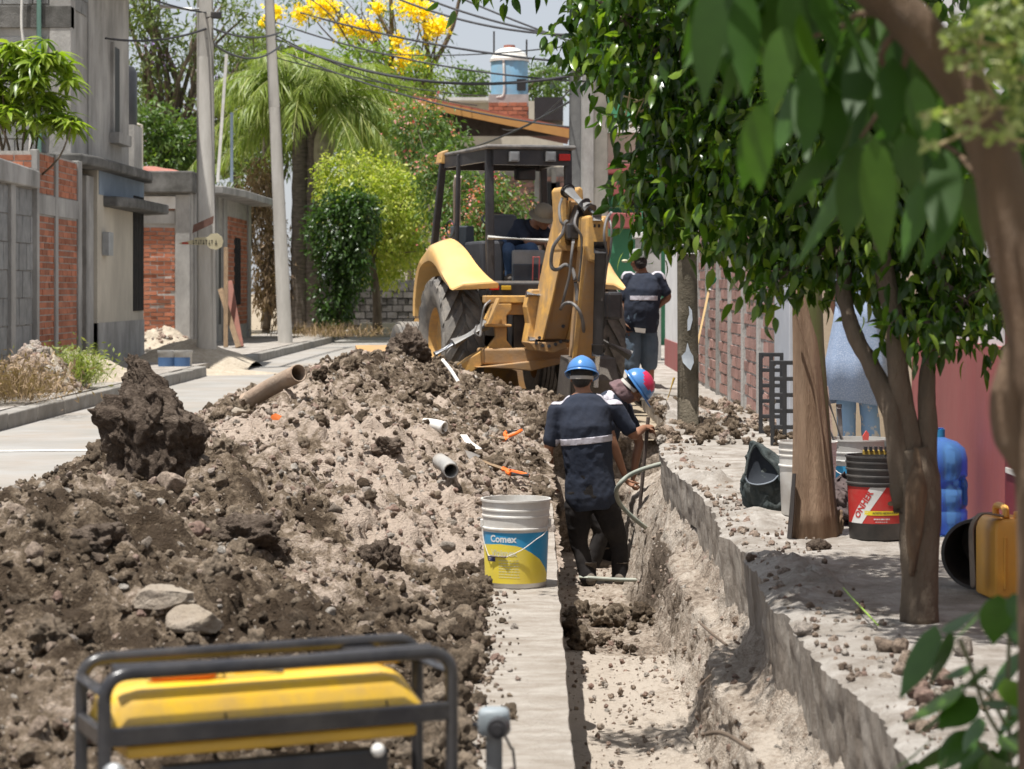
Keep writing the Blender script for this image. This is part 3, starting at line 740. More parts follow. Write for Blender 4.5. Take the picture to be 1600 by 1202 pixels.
b = MB(); b.tube(spline([(HXW-.6, 33.0, 6.3), (HXW-.66, 32.98, 5.0), (HXW-.5, 32.98, 4.2), (HXW-.55, 32.98, 3.1)], 6), .02, 6); b.build('cable', M_whitepaint, r, world=True)
# black water tank behind the house
r = empty('water_tank', (-7.42, 41, 4.15), label='black plastic water tank behind the grey two-storey house', cat='water tank')
b = MB(); b.lathe([(0, 0), (.34, 0), (.35, .08), (.35, .95), (.30, 1.05), (.12, 1.12), (.10, 1.17), (0, 1.17)], (0, 0, 0), 24); b.build('tank', M('black_plastic', (.035,.037,.042), (.05,.05,.055), .4), r)
part_box('stand', r, -7.9, -7.05, 40.6, 41.4, 2.2, 4.15, M_conc)
# --- brick house beyond
BX = -6.7
r = empty('brick_house', (BX, 47, 0), label='low red brick house with a blackened concrete roof edge behind the first pole', cat='house')
part_box('wall_core', r, BX-3.2, BX-.008, 45.018, 54.2, 0, 3.3, M_mortar)
masonry(r, 'brick', BX-1.75, BX-.32, .3, 2.52, lambda u, z: (Vector((u, 45.03, z)), EX, -EY), .27, .083, .016, .05, M_brick, limit=300, jit=.014)
masonry(r, 'brick', BX-1.75, BX-.32, 2.78, 3.1, lambda u, z: (Vector((u, 45.03, z)), EX, -EY), .27, .083, .016, .05, M_brick, limit=60, jit=.012)
part_box('column', r, BX-.31, BX-.02, 44.96, 45.3, 0, 3.1, M_conc, .015)
part_box('lintel', r, BX-1.8, BX-.32, 44.99, 45.2, 2.53, 2.77, M_conc)
part_box('roof_edge', r, BX-3.3, BX+.06, 44.8, 47, 3.12, 3.55, M_dark_conc, .03)
b = MB(); b.prism([(BX-1, 47, 3.2), (BX+.35, 47, 3.2), (BX+.55, 49, 3.2), (BX+.6, 54.5, 3.2), (BX-1, 54.5, 3.2)], (0, 0, .16)); b.build('roof_slab', M_conc, r, world=True, smooth=0, bev=.02)
part_box('white_patch', r, BX-.95, BX-.30, 44.93, 45.0, 2.82, 3.06, M_whitepaint)
for y0, y1 in ((45.3, 45.9), (47.1, 47.4), (48.2, 48.6), (49.5, 50.0), (53.7, 54.2)): part_box('column', r, BX-.1, BX+.04, y0, y1, 0, 3.2, M_conc)
for y0, y1, z0, z1 in ((46.0, 47.0, .1, 2.4), (47.5, 48.1, 2.3, 3.0), (47.5, 48.1, .1, 2.1), (48.7, 49.3, .5, 2.2)):
    part_box('window', r, BX-.06, BX+.0, y0, y1, z0, z1, M_dark)
masonry(r, 'brick', 50.0, 53.7, .45, 2.9, lambda u, z: (Vector((BX-.02, u, z)), EY, EX), .27, .10, .02, .05, M_brick, limit=300, skip=lambda u, z: 51.4 < u < 52.3 and .9 < z < 2.4)
wd = part_box('window', r, BX-.06, BX+.02, 51.45, 52.25, .9, 2.4, M_dark)
for i in range(4): part_box('bar', wd, BX+.02, BX+.05, 51.5+i*.22, 51.53+i*.22, .9, 2.4, M_iron)
r = empty('laundry_sink_shelter', (-8.0, 49, 3.3), label='faded red tarpaulin bundle on the roof of the low brick house', cat='tarpaulin')
b = MB(); V, F = clump(3, 77, .12, 1.2, 3, True); b.add([(v[0]*.62, v[1]*.4, v[2]*.30+.28) for v in V], [tuple(f) for f in F]); b.build('cover', M_rustred, r)
r['label'] = 'faded red tarpaulin bundle on the roof of the low brick house'; r.name = 'tarpaulin_bundle'
# leaning red board and wood beside the pole
r = empty('leaning_board', P(352, 530, 44), label='red and brown boards leaning against the brick house right of the first pole', cat='board'); r.location.z = .15
b = MB(); b.bar((.0, .4, 1.25), (.30, -.2, 0), .16, .04, (0, 1, 0)); b.build('red_board', M('brown_red_board', (.25,.10,.07), (.18,.08,.06), .8, 6), r, smooth=0)
b = MB(); b.bar((-.12, .2, 1.1), (.3, -.35, 0), .10, .05, (0, 1, 0)); b.bar((0, .1, 1.9), (.05, -.3, 0), .08, .05, (0, 1, 0)); b.build('plank', M_wood, r, smooth=0)
# rooftop pipes
for i, (px, py0, py1, D, m, lab) in enumerate(((221, 272, 196, 47, M_plaster, 'pale vent pipe with a short elbow on the roof of the brick house'), (340, 285, 85, 50, M_whitepaint, 'tall thin white pipe leaning above the roof right of the first pole'), (362, 285, 176, 51, M_bluegrey, 'blue-grey pipe upright on the roof right of the white one'))):
    a = P(px, py0, D); c = P(px+(14 if i == 1 else 0), py1, D); o = empty('roof_pipe', a, label=lab, cat='pipe')
    b = MB(); pts = [Vector((0, 0, 0)), c-a]
    if i == 0: pts.append(c-a+Vector((-.09, 0, .02)))
    b.tube(pts, .035, 8); b.build('pipe', m, o)

# --- poles
M_pole = M('pole_concrete', (.60,.575,.53), (.48,.46,.42), .9, 3, .35, 60, dirt=(.24,.22,.19), dirt_amt=.5, dirt_sc=1.2, stretch=(1.5, 1.5, .3), spec=.15)
def pole(name, base, top, r0, r1, label, m=M_pole, n=14, parts=None):
    o = empty(name, base, label=label, cat='pole')
    b = MB(); b.tube([Vector((0, 0, 0)), Vector(top)-Vector(base)], [r0, r1], n); b.build('shaft', m, o, smooth=40); return o
b0 = P(323, 565, 36); b0.z = .1; t0 = P(319, -260, 36)
p1 = pole('utility_pole', b0, t0, .158, .115, 'thick grey concrete pole on the left sidewalk with a street lamp and an arrow sign', n=8)
b = MB(); a = P(250, 10, 36)-b0; c = P(312, 14, 36)-b0; b.tube([a, P(300, 15, 36)-b0], .035, 8); l = b.build('street_lamp', M_whitepaint, p1)
b = MB(); b.tube([P(300, 15, 36)-b0, c], .02, 6); b.build('lamp_arm', M_galv, p1)
b = MB(); b.box(P(338, 24, 35.9)-b0, (.16, .12, .10)); b.tube([P(322, 28, 35.9)-b0, P(338, 24, 35.9)-b0], .02, 6); b.build('bracket', M_iron, p1, bev=.01)
# signs
so_ = empty('arrow_sign', P(318, 378, 35.8), label='cream arrow-shaped wooden sign with dark lettering nailed to the first pole', cat='sign')
M_sign = M('cream_board', (.50,.45,.30), (.42,.37,.24), .8, 6, .1); M_ink = M('dark_ink', (.05,.045,.04), (.04,.035,.03), .8); M_redink = M('red_ink', (.45,.05,.03), rough=.8)
pts = [(-35, 2), (-12, -3), (-12, -6), (8, -7), (14, -12), (24, -13), (31, -7), (33, 0), (31, 8), (22, 13), (13, 11), (7, 5), (-12, 5), (-35, 4)]
b = MB(); b.prism([(x/100.6, -.17, -y/100.6) for x, y in pts], (0, .025, 0)); b.build('board', M_sign, so_, smooth=0)
b = MB()
for i, (x, w_, h) in enumerate(((-13, 3, 6), (-9, 3, 6), (-5, 2.2, 7), (-1.5, 3, 6), (2.5, 3.4, 7), (7, 3.4, 7), (11.5, 3, 7), (15.5, 3, 6), (22, 4, 7))):
    b.box((x/100.6, -.174, -.012), (w_*.28/100.6, .004, h/100.6)); b.box((x/100.6, -.1745, (-.012+(.5 if i % 2 else -.3)*h/100.6)), (w_/100.6, .004, .010))
b.build('lettering', M_ink, so_, smooth=0)
b = MB(); b.box((-.26, -.174, -.025), (.10, .004, .03)); b.build('red_mark', M_redink, so_, smooth=0)
so_ = empty('plank_sign', P(320, 352, 35.8), label='short brown plank nailed slanting above the arrow sign', cat='plank')
b = MB(); b.bar((-.17, -.17, -.06), (.13, -.17, .09), .15, .03, (0, 1, 0)); 
b = MB(); b.prism([(-.17, -.17, -.13), (.15, -.17, .02), (.16, -.17, .14), (-.15, -.17, .0)], (0, .03, 0)); b.build('board', M('brown_board', (.17,.09,.065), (.12,.06,.045), .8), so_, smooth=0)
b0 = P(446, 538, 48); b0.z = .1
pole('utility_pole', b0, P(418, -60, 48), .155, .095, 'slender grey concrete pole leaning left in front of the palm', n=14)
b0 = P(897, 560, 41); b0.z = 0; pole('utility_pole', b0, P(899, 60, 41), .12, .10, 'dark round pole rising behind the digging arm', M('dark_pole', (.17,.17,.165), (.12,.12,.12), .8, 5, .2))
b0 = P(940, 560, 34); b0.z = 0; pole('utility_pole', b0, P(938, 40, 34), .115, .10, 'grey-brown pole standing right of the digging arm', M('brown_pole', (.30,.27,.23), (.22,.2,.17), .85, 5, .2))

# ================================================================== right side
XR = 1.94
M_rbrick = M('pinkish_brick', (.40,.235,.20), (.31,.18,.155), .92, 9, .5, 80, dirt=(.27,.22,.2), dirt_amt=.4, dirt_sc=3, rnd_amt=.2, spec=.15)
M_rmortar = M('grey_mortar', (.46,.44,.42), (.36,.345,.33), .95, 4, .5, 60, dirt=(.17,.16,.15), dirt_amt=.4, spec=.1)
M_cream = M('cream_wall', (.58,.47,.34), (.52,.42,.30), .85, 2, .1, dirt=(.35,.28,.2), dirt_amt=.3)
M_white = M('white_wall', (.66,.66,.66), (.56,.56,.57), .85, 2, .1, dirt=(.4,.38,.36), dirt_amt=.4)
M_redwall = M('red_wall', (.30,.07,.065), (.24,.055,.052), .7, 2.5, .15, 30, dirt=(.24,.10,.085), dirt_amt=.5, dirt_sc=2, stretch=(1, 1, .35))
M_darkred = M('dark_red', (.17,.012,.018), (.13,.01,.015), .55, 3, .1)
r = empty('brick_wall', (XR, 22, .14), label='pink-brown brick wall with grey concrete ribs along the right sidewalk', cat='wall')
part_box('wall_core', r, XR, XR+.22, 18.25, 27.4, .1, 3.0, M_rmortar)
nb = 6; pitch = (27.2-18.3)/nb
def pl(u, z): return (Vector((XR+.008, u, z)), EY, -EX)
ribs = [18.3+pitch*i for i in range(nb+1)]
masonry(r, 'brick', 18.4, 27.2, .17, 2.9, pl, .44, .108, .020, .03, M_rbrick, limit=300, skip=lambda u, z: min(abs(u-q) for q in ribs) < .16)
for y in ribs: part_box('concrete_rib', r, XR-.03, XR+.05, y-.07, y+.07, .1, 3.0, M_conc, .008)
part_box('end_pilaster', r, XR-.04, XR+.2, 17.2, 18.22, .1, 3.0, M('pale_blue_grey_render', (.42,.44,.48), (.36,.38,.42), .85, 3, .1), .01)
# doorway house with cream wall, red wainscot
r = empty('street_house', (2.05, 13, .14), label='house on the right with a cream doorway and a red lower wall', cat='house')
part_box('cream_wall', r, 2.0, 3.6, 16.0, 17.18, .1, 3.2, M_cream)
part_box('room_back_wall', r, 3.6, 3.7, 11, 17.2, .1, 3.2, M_cream)
part_box('door_jamb', r, 2.02, 2.14, 12.35, 12.55, .1, 3.2, M_cream)
d = part_box('door_leaf', r, 2.14, 2.18, 12.56, 13.5, .15, 2.4, M('grey_door', (.20,.19,.17), (.15,.14,.13), .6)); part_box('door_edge', d, 2.12, 2.2, 13.5, 13.56, .15, 2.4, M_whitepaint)
part_box('lintel', r, 2.0, 2.2, 12.3, 16.0, 2.5, 3.2, M_cream)
part_box('red_wainscot', r, 2.02, 2.2, 6.0, 12.33, .1, 1.0, M_redwall)
part_box('upper_white_wall', r, 2.05, 2.2, 6.0, 12.33, 1.0, 3.2, M_white)
part_box('dark_red_door', r, 1.985, 2.03, 7.8, 9.72, .15, 2.2, M_darkred)
for z in (.48, .745): part_box('white_tape', r, 1.978, 1.984, 9.3, 9.68, z, z+.022, M_whitepaint)
part_box('red_light', r, 1.95, 1.985, 9.45, 9.6, .90, .99, M('bright_red', (.6,.01,.02), rough=.4), .01)
r = empty('white_wall', (2.1, 31, .14), label='white wall with a red painted base beyond the brick wall', cat='wall')
part_box('wall', r, 1.93, 2.5, 27.9, 34, .5, 3.0, M_white); part_box('red_base', r, 1.92, 2.5, 27.88, 34, .1, .52, M_redwall)
r = empty('grey_pillar', (1.85, 36, .14), label='grey block pillar with a pale cap beyond the standing man', cat='pillar')
part_box('post', r, 1.60, 1.98, 36, 36.6, 0, 2.05, M_rmortar, .01); part_box('cap', r, 1.56, 2.02, 35.95, 36.65, 2.05, 2.14, M_whitepaint, .01)
r = empty('green_house', (2.2, 46, .14), label='green and cream house front with red awnings behind the tree', cat='house')
M_green = M('green_paint', (.045,.20,.10), (.035,.16,.08), .7, 2, .1)
part_box('wall', r, 1.35, 6, 46, 54, 0, 6.2, M_green); part_box('cream_band', r, 1.30, 6, 45.9, 46.0, 3.75, 4.35, M_plaster); part_box('white_cornice', r, 1.28, 6, 45.75, 46.0, 4.36, 4.6, M_whitepaint)
part_box('grey_column', r, .95, 1.34, 45.8, 46.4, 0, 5.6, M_conc); part_box('grey_wall', r, .95, 1.3, 46.5, 52, 0, 5.2, M_conc)
for z0, z1 in ((3.52, 3.72), (3.10, 3.36), (2.45, 2.75)): part_box('awning', r, 1.38, 2.3, 45.3, 45.85, z0, z1, M_redwall, .02)
b = MB(); b.tube([(1.75, 37, .1), (1.75, 37, 2.6)], .035, 8); b.tube([(1.4, 44, .1), (1.4, 44, 2.4)], .06, 8); b.build('green_post', M_green, label='thin bright green post beyond the digging arm', cat='post')
# concrete stub post on the right walk
pb = G(1075, 672, .14); r = empty('concrete_post', pb, label='weathered concrete post with pale peeling patches at the trench end', cat='post')
M_post = M('mossy_post', (.22,.19,.145), (.13,.115,.085), .93, 5, .8, 45, dirt=(.07,.06,.045), dirt_amt=.65, dirt_sc=2.5, spec=.1)
b = MB(); b.tube([(0, 0, -.1), (0, 0, .6), (-.008, 0, 1.32)], [.085, .083, .078], 20); b.tube([(-.008, 0, 1.32), (-.01, 0, 3.2)], [.078, .06], 20, cap=True); b.build('shaft', M_post, r)
M_patch = M('pale_patch', (.42,.47,.52), (.50,.54,.58), .8, 10, .1)
def patch(poly):
    vs = []
    for px, py in poly:
        v = P(px, py, pb.y)-pb; x = max(-.078, min(.078, v.x)); vs.append(Vector((x, -math.sqrt(.0865**2-x*x), v.z)))
    c = sum(vs, Vector())/len(vs); c.y -= .002; b = MB(); b.add([c]+[v-Vector((0, .002, 0)) for v in vs], [(0, i+1, (i+1) % len(vs)+1) for i in range(len(vs))]); b.build('peeling_patch', M_patch, r)
patch([(1075, 478), (1080, 485), (1081, 500), (1077, 515), (1073, 517), (1073, 500), (1076, 490)])
patch([(1073, 535), (1077, 548), (1082, 556), (1083, 566), (1078, 578), (1074, 575), (1066, 566), (1064, 556), (1070, 549)])
b = MB()
for x in (-.075, -.03, .0, .07): b.box((x, -.10, 1.46), (.008, .02, .17))
for z in (1.39, 1.46, 1.54): b.box((0, -.10, z), (.16, .02, .008))
b.build('meter_cage', M_whitepaint, r, smooth=0)
b = MB(); b.box((0, -.085, 1.465), (.14, .03, .155)); b.build('meter_box', M_glass, r, smooth=0, bev=.004)
# white fence bits
r = empty('timber_plank', P(985, 600, 23.4), label='long weathered plank lying on rubble in front of the standing man', cat='plank'); r.location.z = .12
b = MB(); b.bar((-.35, .2, .10), (.55, -.3, .02), .20, .10); b.build('beam', M_kerb, r, smooth=0, bev=.01)
# ================================================================== plants
def leaf_proto(L, W, fold=.25, droop=.25, seg=4):
    """a leaf lying along +Y from the origin, with a fold at the midrib and a droop"""
    V = []; F = []
    for i in range(seg+1):
        t = i/seg; y = L*t; w = W/2*(math.sin(PI*min(t*1.0+.04, 1)**.85))**.8 if 0 < t < 1 else W*.03
        z = -droop*L*t*t; V += [(-w, y, z+fold*w), (0, y, z), (w, y, z+fold*w)]
    for i in range(seg):
        a = i*3; F += [(a, a+1, a+4, a+3), (a+1, a+2, a+5, a+4)]
    return np.array(V), np.array(F)
def rotmat(d, roll=0.0):
    """matrix taking +Y to d"""
    d = Vector(d).normalized(); x, z = frame_for(d); M3 = Matrix((x, d, -x.cross(d)*-1)).transposed()
    M3 = Matrix((x, d, x.cross(d))).transposed()
    return M3 @ Matrix.Rotation(roll, 3, 'Y')
def leaf_mass(name, mat, pos, dirs, protos, scl, parent=None, roll=.9, **k):
    n = len(pos); D = dirs/np.linalg.norm(dirs, axis=1, keepdims=True)
    up = np.tile([0, 0, 1.0], (n, 1)); up[np.abs(D[:, 2]) > .97] = [0, 1, 0]
    X = np.cross(D, up); X /= np.linalg.norm(X, axis=1, keepdims=True); Z = np.cross(X, D)
    a = nr.normal(size=n)*roll; ca, sa = np.cos(a)[:, None], np.sin(a)[:, None]; X, Z = X*ca+Z*sa, Z*ca-X*sa
    pid = nr.randint(len(protos), size=n); Vs, Fs, o = [], [], 0
    for q, (V, F) in enumerate(protos):
        m = pid == q; c = m.sum()
        if not c: continue
        s = scl[m][:, None, None]
        W = (V[None, :, 0:1]*X[m][:, None]+V[None, :, 1:2]*D[m][:, None]+V[None, :, 2:3]*Z[m][:, None])*s+pos[m][:, None]
        Vs.append(W.reshape(-1, 3)); Fs.append((F[None]+(np.arange(c)*len(V))[:, None, None]).reshape(-1, F.shape[1])+o); o += c*len(V)
    return put(name, npmesh(name, np.concatenate(Vs), np.concatenate(Fs), mat, True), parent, kind='stuff', **k)
def crown_points(lobes, n, shell=.55, clump_r=.0, nc=0):
    """points in a union of ellipsoids, thicker towards the outside; grouped into sprays"""
    vol = np.array([l[3]*l[4]*l[5] for l in lobes])**(2/3.); pr = vol/vol.sum(); out = []
    m = nc or n; idx = nr.choice(len(lobes), m, p=pr); L = np.array(lobes)[idx]
    d = nr.normal(size=(m, 3)); d /= np.linalg.norm(d, axis=1, keepdims=True)
    r = nr.rand(m)**(1/3.); r = shell+(1-shell)*r if False else np.where(nr.rand(m) < .7, shell+(1-shell)*nr.rand(m), r)
    r = r*(1+.16*fbm(d[:, 0]*2.5+idx, d[:, 1]*2.5, d[:, 2]*2.5, 3, 3))
    C = L[:, :3]+d*L[:, 3:6]*r[:, None]
    if nc:
        k = nr.randint(nc, size=n); return C[k]+nr.normal(size=(n, 3))*clump_r, d[k]
    return C, d
def limbs(b, p, ends, r0, r1, n=6, wob=.12):
    for e in ends:
        p0, p1 = Vector(p), Vector(e); L = (p1-p0).length
        mids = [p0.lerp(p1, t)+Vector((rnd.gauss(0, 1), rnd.gauss(0, 1), rnd.gauss(0, .6)))*L*wob*.5 for t in (.33, .66)]
        pts = spline([p0]+mids+[p1], 4); k = len(pts); b.tube(pts, [r0+(r1-r0)*i/(k-1) for i in range(k)], n)
M_bark = M('bark', (.17,.135,.10), (.10,.08,.06), .93, 8, .9, 50, stretch=(1, 1, .35), spec=.1)
M_palmbark = M('palm_bark', (.19,.16,.135), (.10,.085,.07), .95, 5, 1.0, 30, stretch=(1, 1, 4), spec=.1)
def simple_tree(name, base, lobes, trunk_top, tr, mat, nleaf, lsize, lw, label, cat, spray=.25, nc=0, extra=None, group=None, droop=.5, nlimb=7, bark=None, flowers=None):
    o = empty(name, base, label=label, cat=cat, group=group); B = np.array(base)
    b = MB(); tt = Vector(trunk_top)-Vector(base)
    b.tube(spline([(0, 0, 0), tt*.5+Vector((.05, 0, 0)), tt], 4), [tr*(1-.35*i/8) for i in range(9)], 10)
    ends = [Vector(l[:3])-Vector(base) for l in lobes]
    for l in lobes:
        for _ in range(nlimb//max(1, len(lobes))+1):
            ends.append(Vector(l[:3])-Vector(base)+Vector((rnd.uniform(-1, 1)*l[3]*.8, rnd.uniform(-1, 1)*l[4]*.6, rnd.uniform(-.6, .9)*l[5])))
    limbs(b, tt, ends, tr*.45, tr*.10); b.build('trunk', bark or M_bark, o)
    pts, d = crown_points(lobes, nleaf, .6, spray, nc or nleaf//30)
    dirs = d*.6+nr.normal(size=(nleaf, 3))*.7; dirs[:, 2] -= droop
    leaf_mass('crown', mat, pts-B, dirs, [leaf_proto(lsize, lw, .3, .3, 2)], nr.uniform(.6, 1.3, nleaf), o)
    if flowers:
        fm, fn, fs, pick = flowers; c = pts[nr.choice(nleaf, pick)]; k = nr.randint(pick, size=fn)
        fp = c[k]+nr.normal(size=(fn, 3))*fs*2.2; leaf_mass('blossoms', fm, fp-B, nr.normal(size=(fn, 3)), [leaf_proto(fs, fs*.8, .5, .3, 2)], nr.uniform(.6, 1.2, fn), o)
    return o
def Lb(px, py, D, rx, rz, ry=None):
    """lobe placed by where it is seen, radii in photo pixels turned into metres"""
    p = P(px, py, D); k = D/FPX; return (p.x, p.y, p.z, rx*k, (ry*k if ry else rx*k), rz*k)
L_bright = leaf_mat('lime_leaves', [(.16,.24,.03), (.22,.30,.05), (.09,.16,.02), (.28,.33,.08)], .4, .4)
L_dark = leaf_mat('dark_green_leaves', [(.035,.075,.018), (.06,.12,.025), (.025,.05,.014), (.09,.16,.035)], .35, .3)
L_mid = leaf_mat('mid_green_leaves', [(.07,.13,.03), (.11,.18,.045), (.05,.09,.02), (.16,.22,.06)], .45, .4)
L_jac = leaf_mat('feathery_leaves', [(.10,.15,.045), (.16,.20,.07), (.07,.10,.03), (.20,.22,.10)], .55, .45)
L_yellow = leaf_mat('yellow_green_leaves', [(.42,.44,.08), (.50,.50,.14), (.30,.36,.06), (.20,.27,.045)], .5, .4)
L_purple = leaf_mat('purple_petals', [(.28,.20,.52), (.36,.26,.62)], .6, .4)
L_gold = leaf_mat('golden_petals', [(.92,.70,.02), (.98,.80,.06), (.85,.60,.01)], .5, .35)
L_pink = leaf_mat('pink_petals', [(.62,.10,.16), (.75,.28,.32), (.68,.45,.40), (.5,.05,.10)], .5, .4)
L_dry = leaf_mat('dry_leaves', [(.22,.15,.09), (.30,.21,.13), (.15,.10,.065)], .8, .2)
L_palm = leaf_mat('palm_leaflets', [(.20,.27,.05), (.28,.34,.08), (.13,.19,.035), (.36,.38,.13)], .45, .4)
def base_at(px, D, z=.15): return ((px-HX)/FPX*D, D, z)

simple_tree('jacaranda_tree', base_at(250, 66), [Lb(225, 70, 66, 60, 80), Lb(290, 150, 66, 60, 80), Lb(350, 40, 68, 70, 70), Lb(240, -60, 66, 90, 60), Lb(380, 130, 69, 50, 60)],
            tuple(P(262, 230, 66)), .22, L_jac, 5200, .24, .07, 'airy jacaranda tree with sparse purple blossoms behind the first pole', 'tree', .28, 120, nlimb=22, flowers=(L_purple, 420, .09, 22))
simple_tree('bushy_tree', base_at(235, 60), [Lb(225, 205, 60, 38, 50), Lb(285, 225, 60, 38, 38), Lb(250, 255, 60, 45, 25)], tuple(P(245, 240, 60)), .15, L_mid, 3200, .18, .08, 'green bushy tree behind the roof of the brick house', 'tree', .2, 150, nlimb=8)
simple_tree('orange_leaved_tree', base_at(415, 63), [Lb(420, 215, 63, 45, 60), Lb(380, 260, 63, 32, 40), Lb(430, 110, 63, 45, 60)], tuple(P(420, 330, 63)), .14, L_jac, 3000, .22, .06, 'thin yellowish tree between the two poles', 'tree', .25, 100, nlimb=14)
simple_tree('flame_tree', base_at(640, 72), [Lb(600, 30, 72, 70, 45), Lb(500, -10, 72, 80, 40), Lb(670, 60, 72, 40, 55), Lb(650, 130, 72, 50, 30)], tuple(P(640, 180, 72)), .12, L_mid, 1300, .20, .05, 'bare-limbed tree carrying bright yellow blossom clusters against the sky', 'tree', .3, 60, nlimb=30)
def blossoms():
    o = bpy.data.objects['flame_tree']; B = np.array(o.location); cs = [(430, 20, 14), (470, 22, 18), (500, 8, 22), (540, 40, 20), (565, 45, 18), (585, 50, 16), (590, 12, 14), (640, 8, 26), (660, 18, 20), (675, 45, 20), (690, 40, 14), (620, 62, 10), (630, 92, 26), (650, 98, 18), (555, 50, 14), (515, 12, 16), (412, 36, 9)]
    pts = []
    for px, py, r in cs:
        c = np.array(P(px, py, 71.5)); k = 71.5/FPX*r; n = int(r*14)
        pts.append(c+nr.normal(size=(n, 3))*k*.42)
    pts = np.concatenate(pts); leaf_mass('blossoms', L_gold, pts-B, nr.normal(size=pts.shape), [leaf_proto(.12, .10, .4, .3, 2)], nr.uniform(.6, 1.3, len(pts)), o)
    b = MB(); Bv = Vector(o.location)
    for a in (((612, 190), (612, 60), (610, -20)), ((690, 215), (672, 120), (664, 40), (655, -30)), ((672, 200), (640, 110), (600, 40), (570, -30)), ((640, 160), (700, 60), (720, -10))):
        pp = spline([P(x, y, 72)-Bv for x, y in a], 4); b.tube(pp, [.10-.05*i/len(pp) for i in range(len(pp))], 6)
    b.build('limb', M_bark, o)
blossoms()
# dry climbing thicket between the poles
simple_tree('dry_thicket', base_at(415, 58), [Lb(418, 400, 58, 22, 110, 20), Lb(400, 300, 58, 18, 50, 20), Lb(440, 440, 58, 14, 70, 20)], tuple(P(418, 440, 58)), .10, L_dry, 4200, .16, .045, 'dry brown climbing thicket between the two concrete poles', 'thicket', .14, 260, nlimb=10, droop=1.2)
# palm
def palm():
    base = Vector(base_at(478, 58, .1)); o = empty('palm_tree', base, label='tall feathery palm with two shaggy dark trunks behind the slender pole', cat='palm tree')
    for dx, top in ((-.16, P(470, 175, 58)), (.20, P(492, 190, 58))):
        b = MB(); pts = [Vector((dx, 0, 0)), Vector((dx*.95, 0, 2)), (top-base)*1.0]
        pp = spline(pts, 10); rs = [.24-.05*i/20+(.02 if i % 2 else 0) for i in range(len(pp))]; b.tube(pp, rs, 14); b.build('trunk', M_palmbark, o)
    hp = P(500, 215, 57.6)-base; b = MB(); b.tube(spline([hp+Vector((0, 0, -1.2)), hp+Vector((.1, 0, -.3)), hp+Vector((.18, 0, .6))], 4), [.12, .16, .2, .24, .26, .27, .22, .18, .12], 12); b.build('old_crown_stub', M('palm_stub', (.30,.28,.20), (.2,.18,.12), .9, 5, .9, 20), o)
    heads = [P(475, 150, 58)-base, P(500, 160, 58)-base]; lp = leaf_proto(.78, .035, .2, .5, 3)
    n = 0
    for h, m in ((heads[0], 30), (heads[1], 30)):
        for i in range(m):
            az = 2*PI*(i+rnd.random()*.7)/m*2.618; el = rnd.uniform(-.15, 1.25); Ln = rnd.uniform(2.2, 3.7)
            d = Vector((math.cos(az)*math.cos(el), math.sin(az)*math.cos(el), math.sin(el))); pts = []
            for k in range(9):
                t = k/8; pts.append(h+d*Ln*t+Vector((0, 0, -1.0))*Ln*.62*t*t*(1.2-.4*math.sin(max(el, 0))))
            pos, dr, sc = [], [], []
            for k in range(58):
                t = .12+.88*k/58; i0 = min(int(t*8), 7); f = t*8-i0; p = pts[i0].lerp(pts[i0+1], f); tan = (pts[i0+1]-pts[i0]).normalized(); sd = tan.cross(Vector((0, 0, 1))).normalized()
                for s in (-1, 1):
                    pos.append(p); dr.append(tan*.75+sd*s*.8+Vector((0, 0, -.15-rnd.random()*.75))); sc.append(.5+.6*math.sin(PI*min(t+.1, 1)))
            fo = leaf_mass('palm_frond', L_palm, np.array([tuple(p) for p in pos]), np.array([tuple(q) for q in dr]), [lp], np.array(sc), o, roll=.4)
            del fo['kind']
            b = MB(); b.tube(pts, [.022-.018*k/8 for k in range(9)], 5); b.build('midrib', M('midrib', (.30,.32,.10), rough=.6) if n == 0 else bpy.data.materials['midrib'], fo); n += 1
palm()
simple_tree('yellow_green_bush', base_at(590, 56), [Lb(585, 325, 56, 82, 88), Lb(540, 290, 56, 48, 46), Lb(625, 350, 56, 48, 75), Lb(585, 400, 57, 70, 50)], tuple(P(580, 400, 56)), .12, L_yellow, 19000, .11, .055, 'rounded yellow-green bush lit by the sun behind the digger wheel', 'bush', .12, 700)
simple_tree('dark_green_bush', base_at(530, 54), [Lb(530, 370, 54, 45, 75), Lb(560, 340, 54, 32, 45), Lb(520, 470, 54, 30, 40), Lb(545, 420, 54, 30, 50)], tuple(P(530, 400, 54)), .10, L_dark, 8000, .13, .065, 'dense dark green bush below the yellow-green one', 'bush', .12, 500)
simple_tree('oleander', base_at(700, 50), [Lb(690, 300, 50, 42, 80), Lb(740, 330, 49, 50, 70), Lb(790, 330, 48, 40, 60), Lb(660, 210, 52, 45, 45), Lb(760, 380, 48, 60, 50)], tuple(P(720, 420, 50)), .08, L_mid, 9000, .15, .045, 'oleander with pink and pale blossoms behind the digger cab', 'shrub', .14, 500, flowers=(L_pink, 1500, .07, 75))
simple_tree('far_tree', base_at(730, 110), [Lb(735, 135, 110, 25, 24), Lb(850, 130, 110, 35, 24)], tuple(P(780, 190, 110)), .2, L_mid, 1800, .3, .12, 'distant green treetops on both sides of the blue roof tank', 'tree', .3, 90)
simple_tree('creeper', base_at(650, 62), [Lb(640, 260, 62, 60, 50), Lb(700, 240, 60, 30, 40)], tuple(P(650, 330, 62)), .08, L_mid, 4000, .18, .07, 'tangled green shrubs under the red roof', 'shrub', .2, 250, flowers=(L_pink, 160, .08, 18))
simple_tree('green_tree', base_at(580, 66), [Lb(600, 170, 66, 60, 55), Lb(560, 110, 66, 50, 50), Lb(640, 200, 66, 50, 45), Lb(530, 200, 66, 50, 50), Lb(660, 130, 67, 30, 40)], tuple(P(590, 300, 66)), .16, L_bright, 6500, .22, .06, 'hazy yellow-green tree filling the space behind the palm', 'tree', .2, 300, nlimb=12)
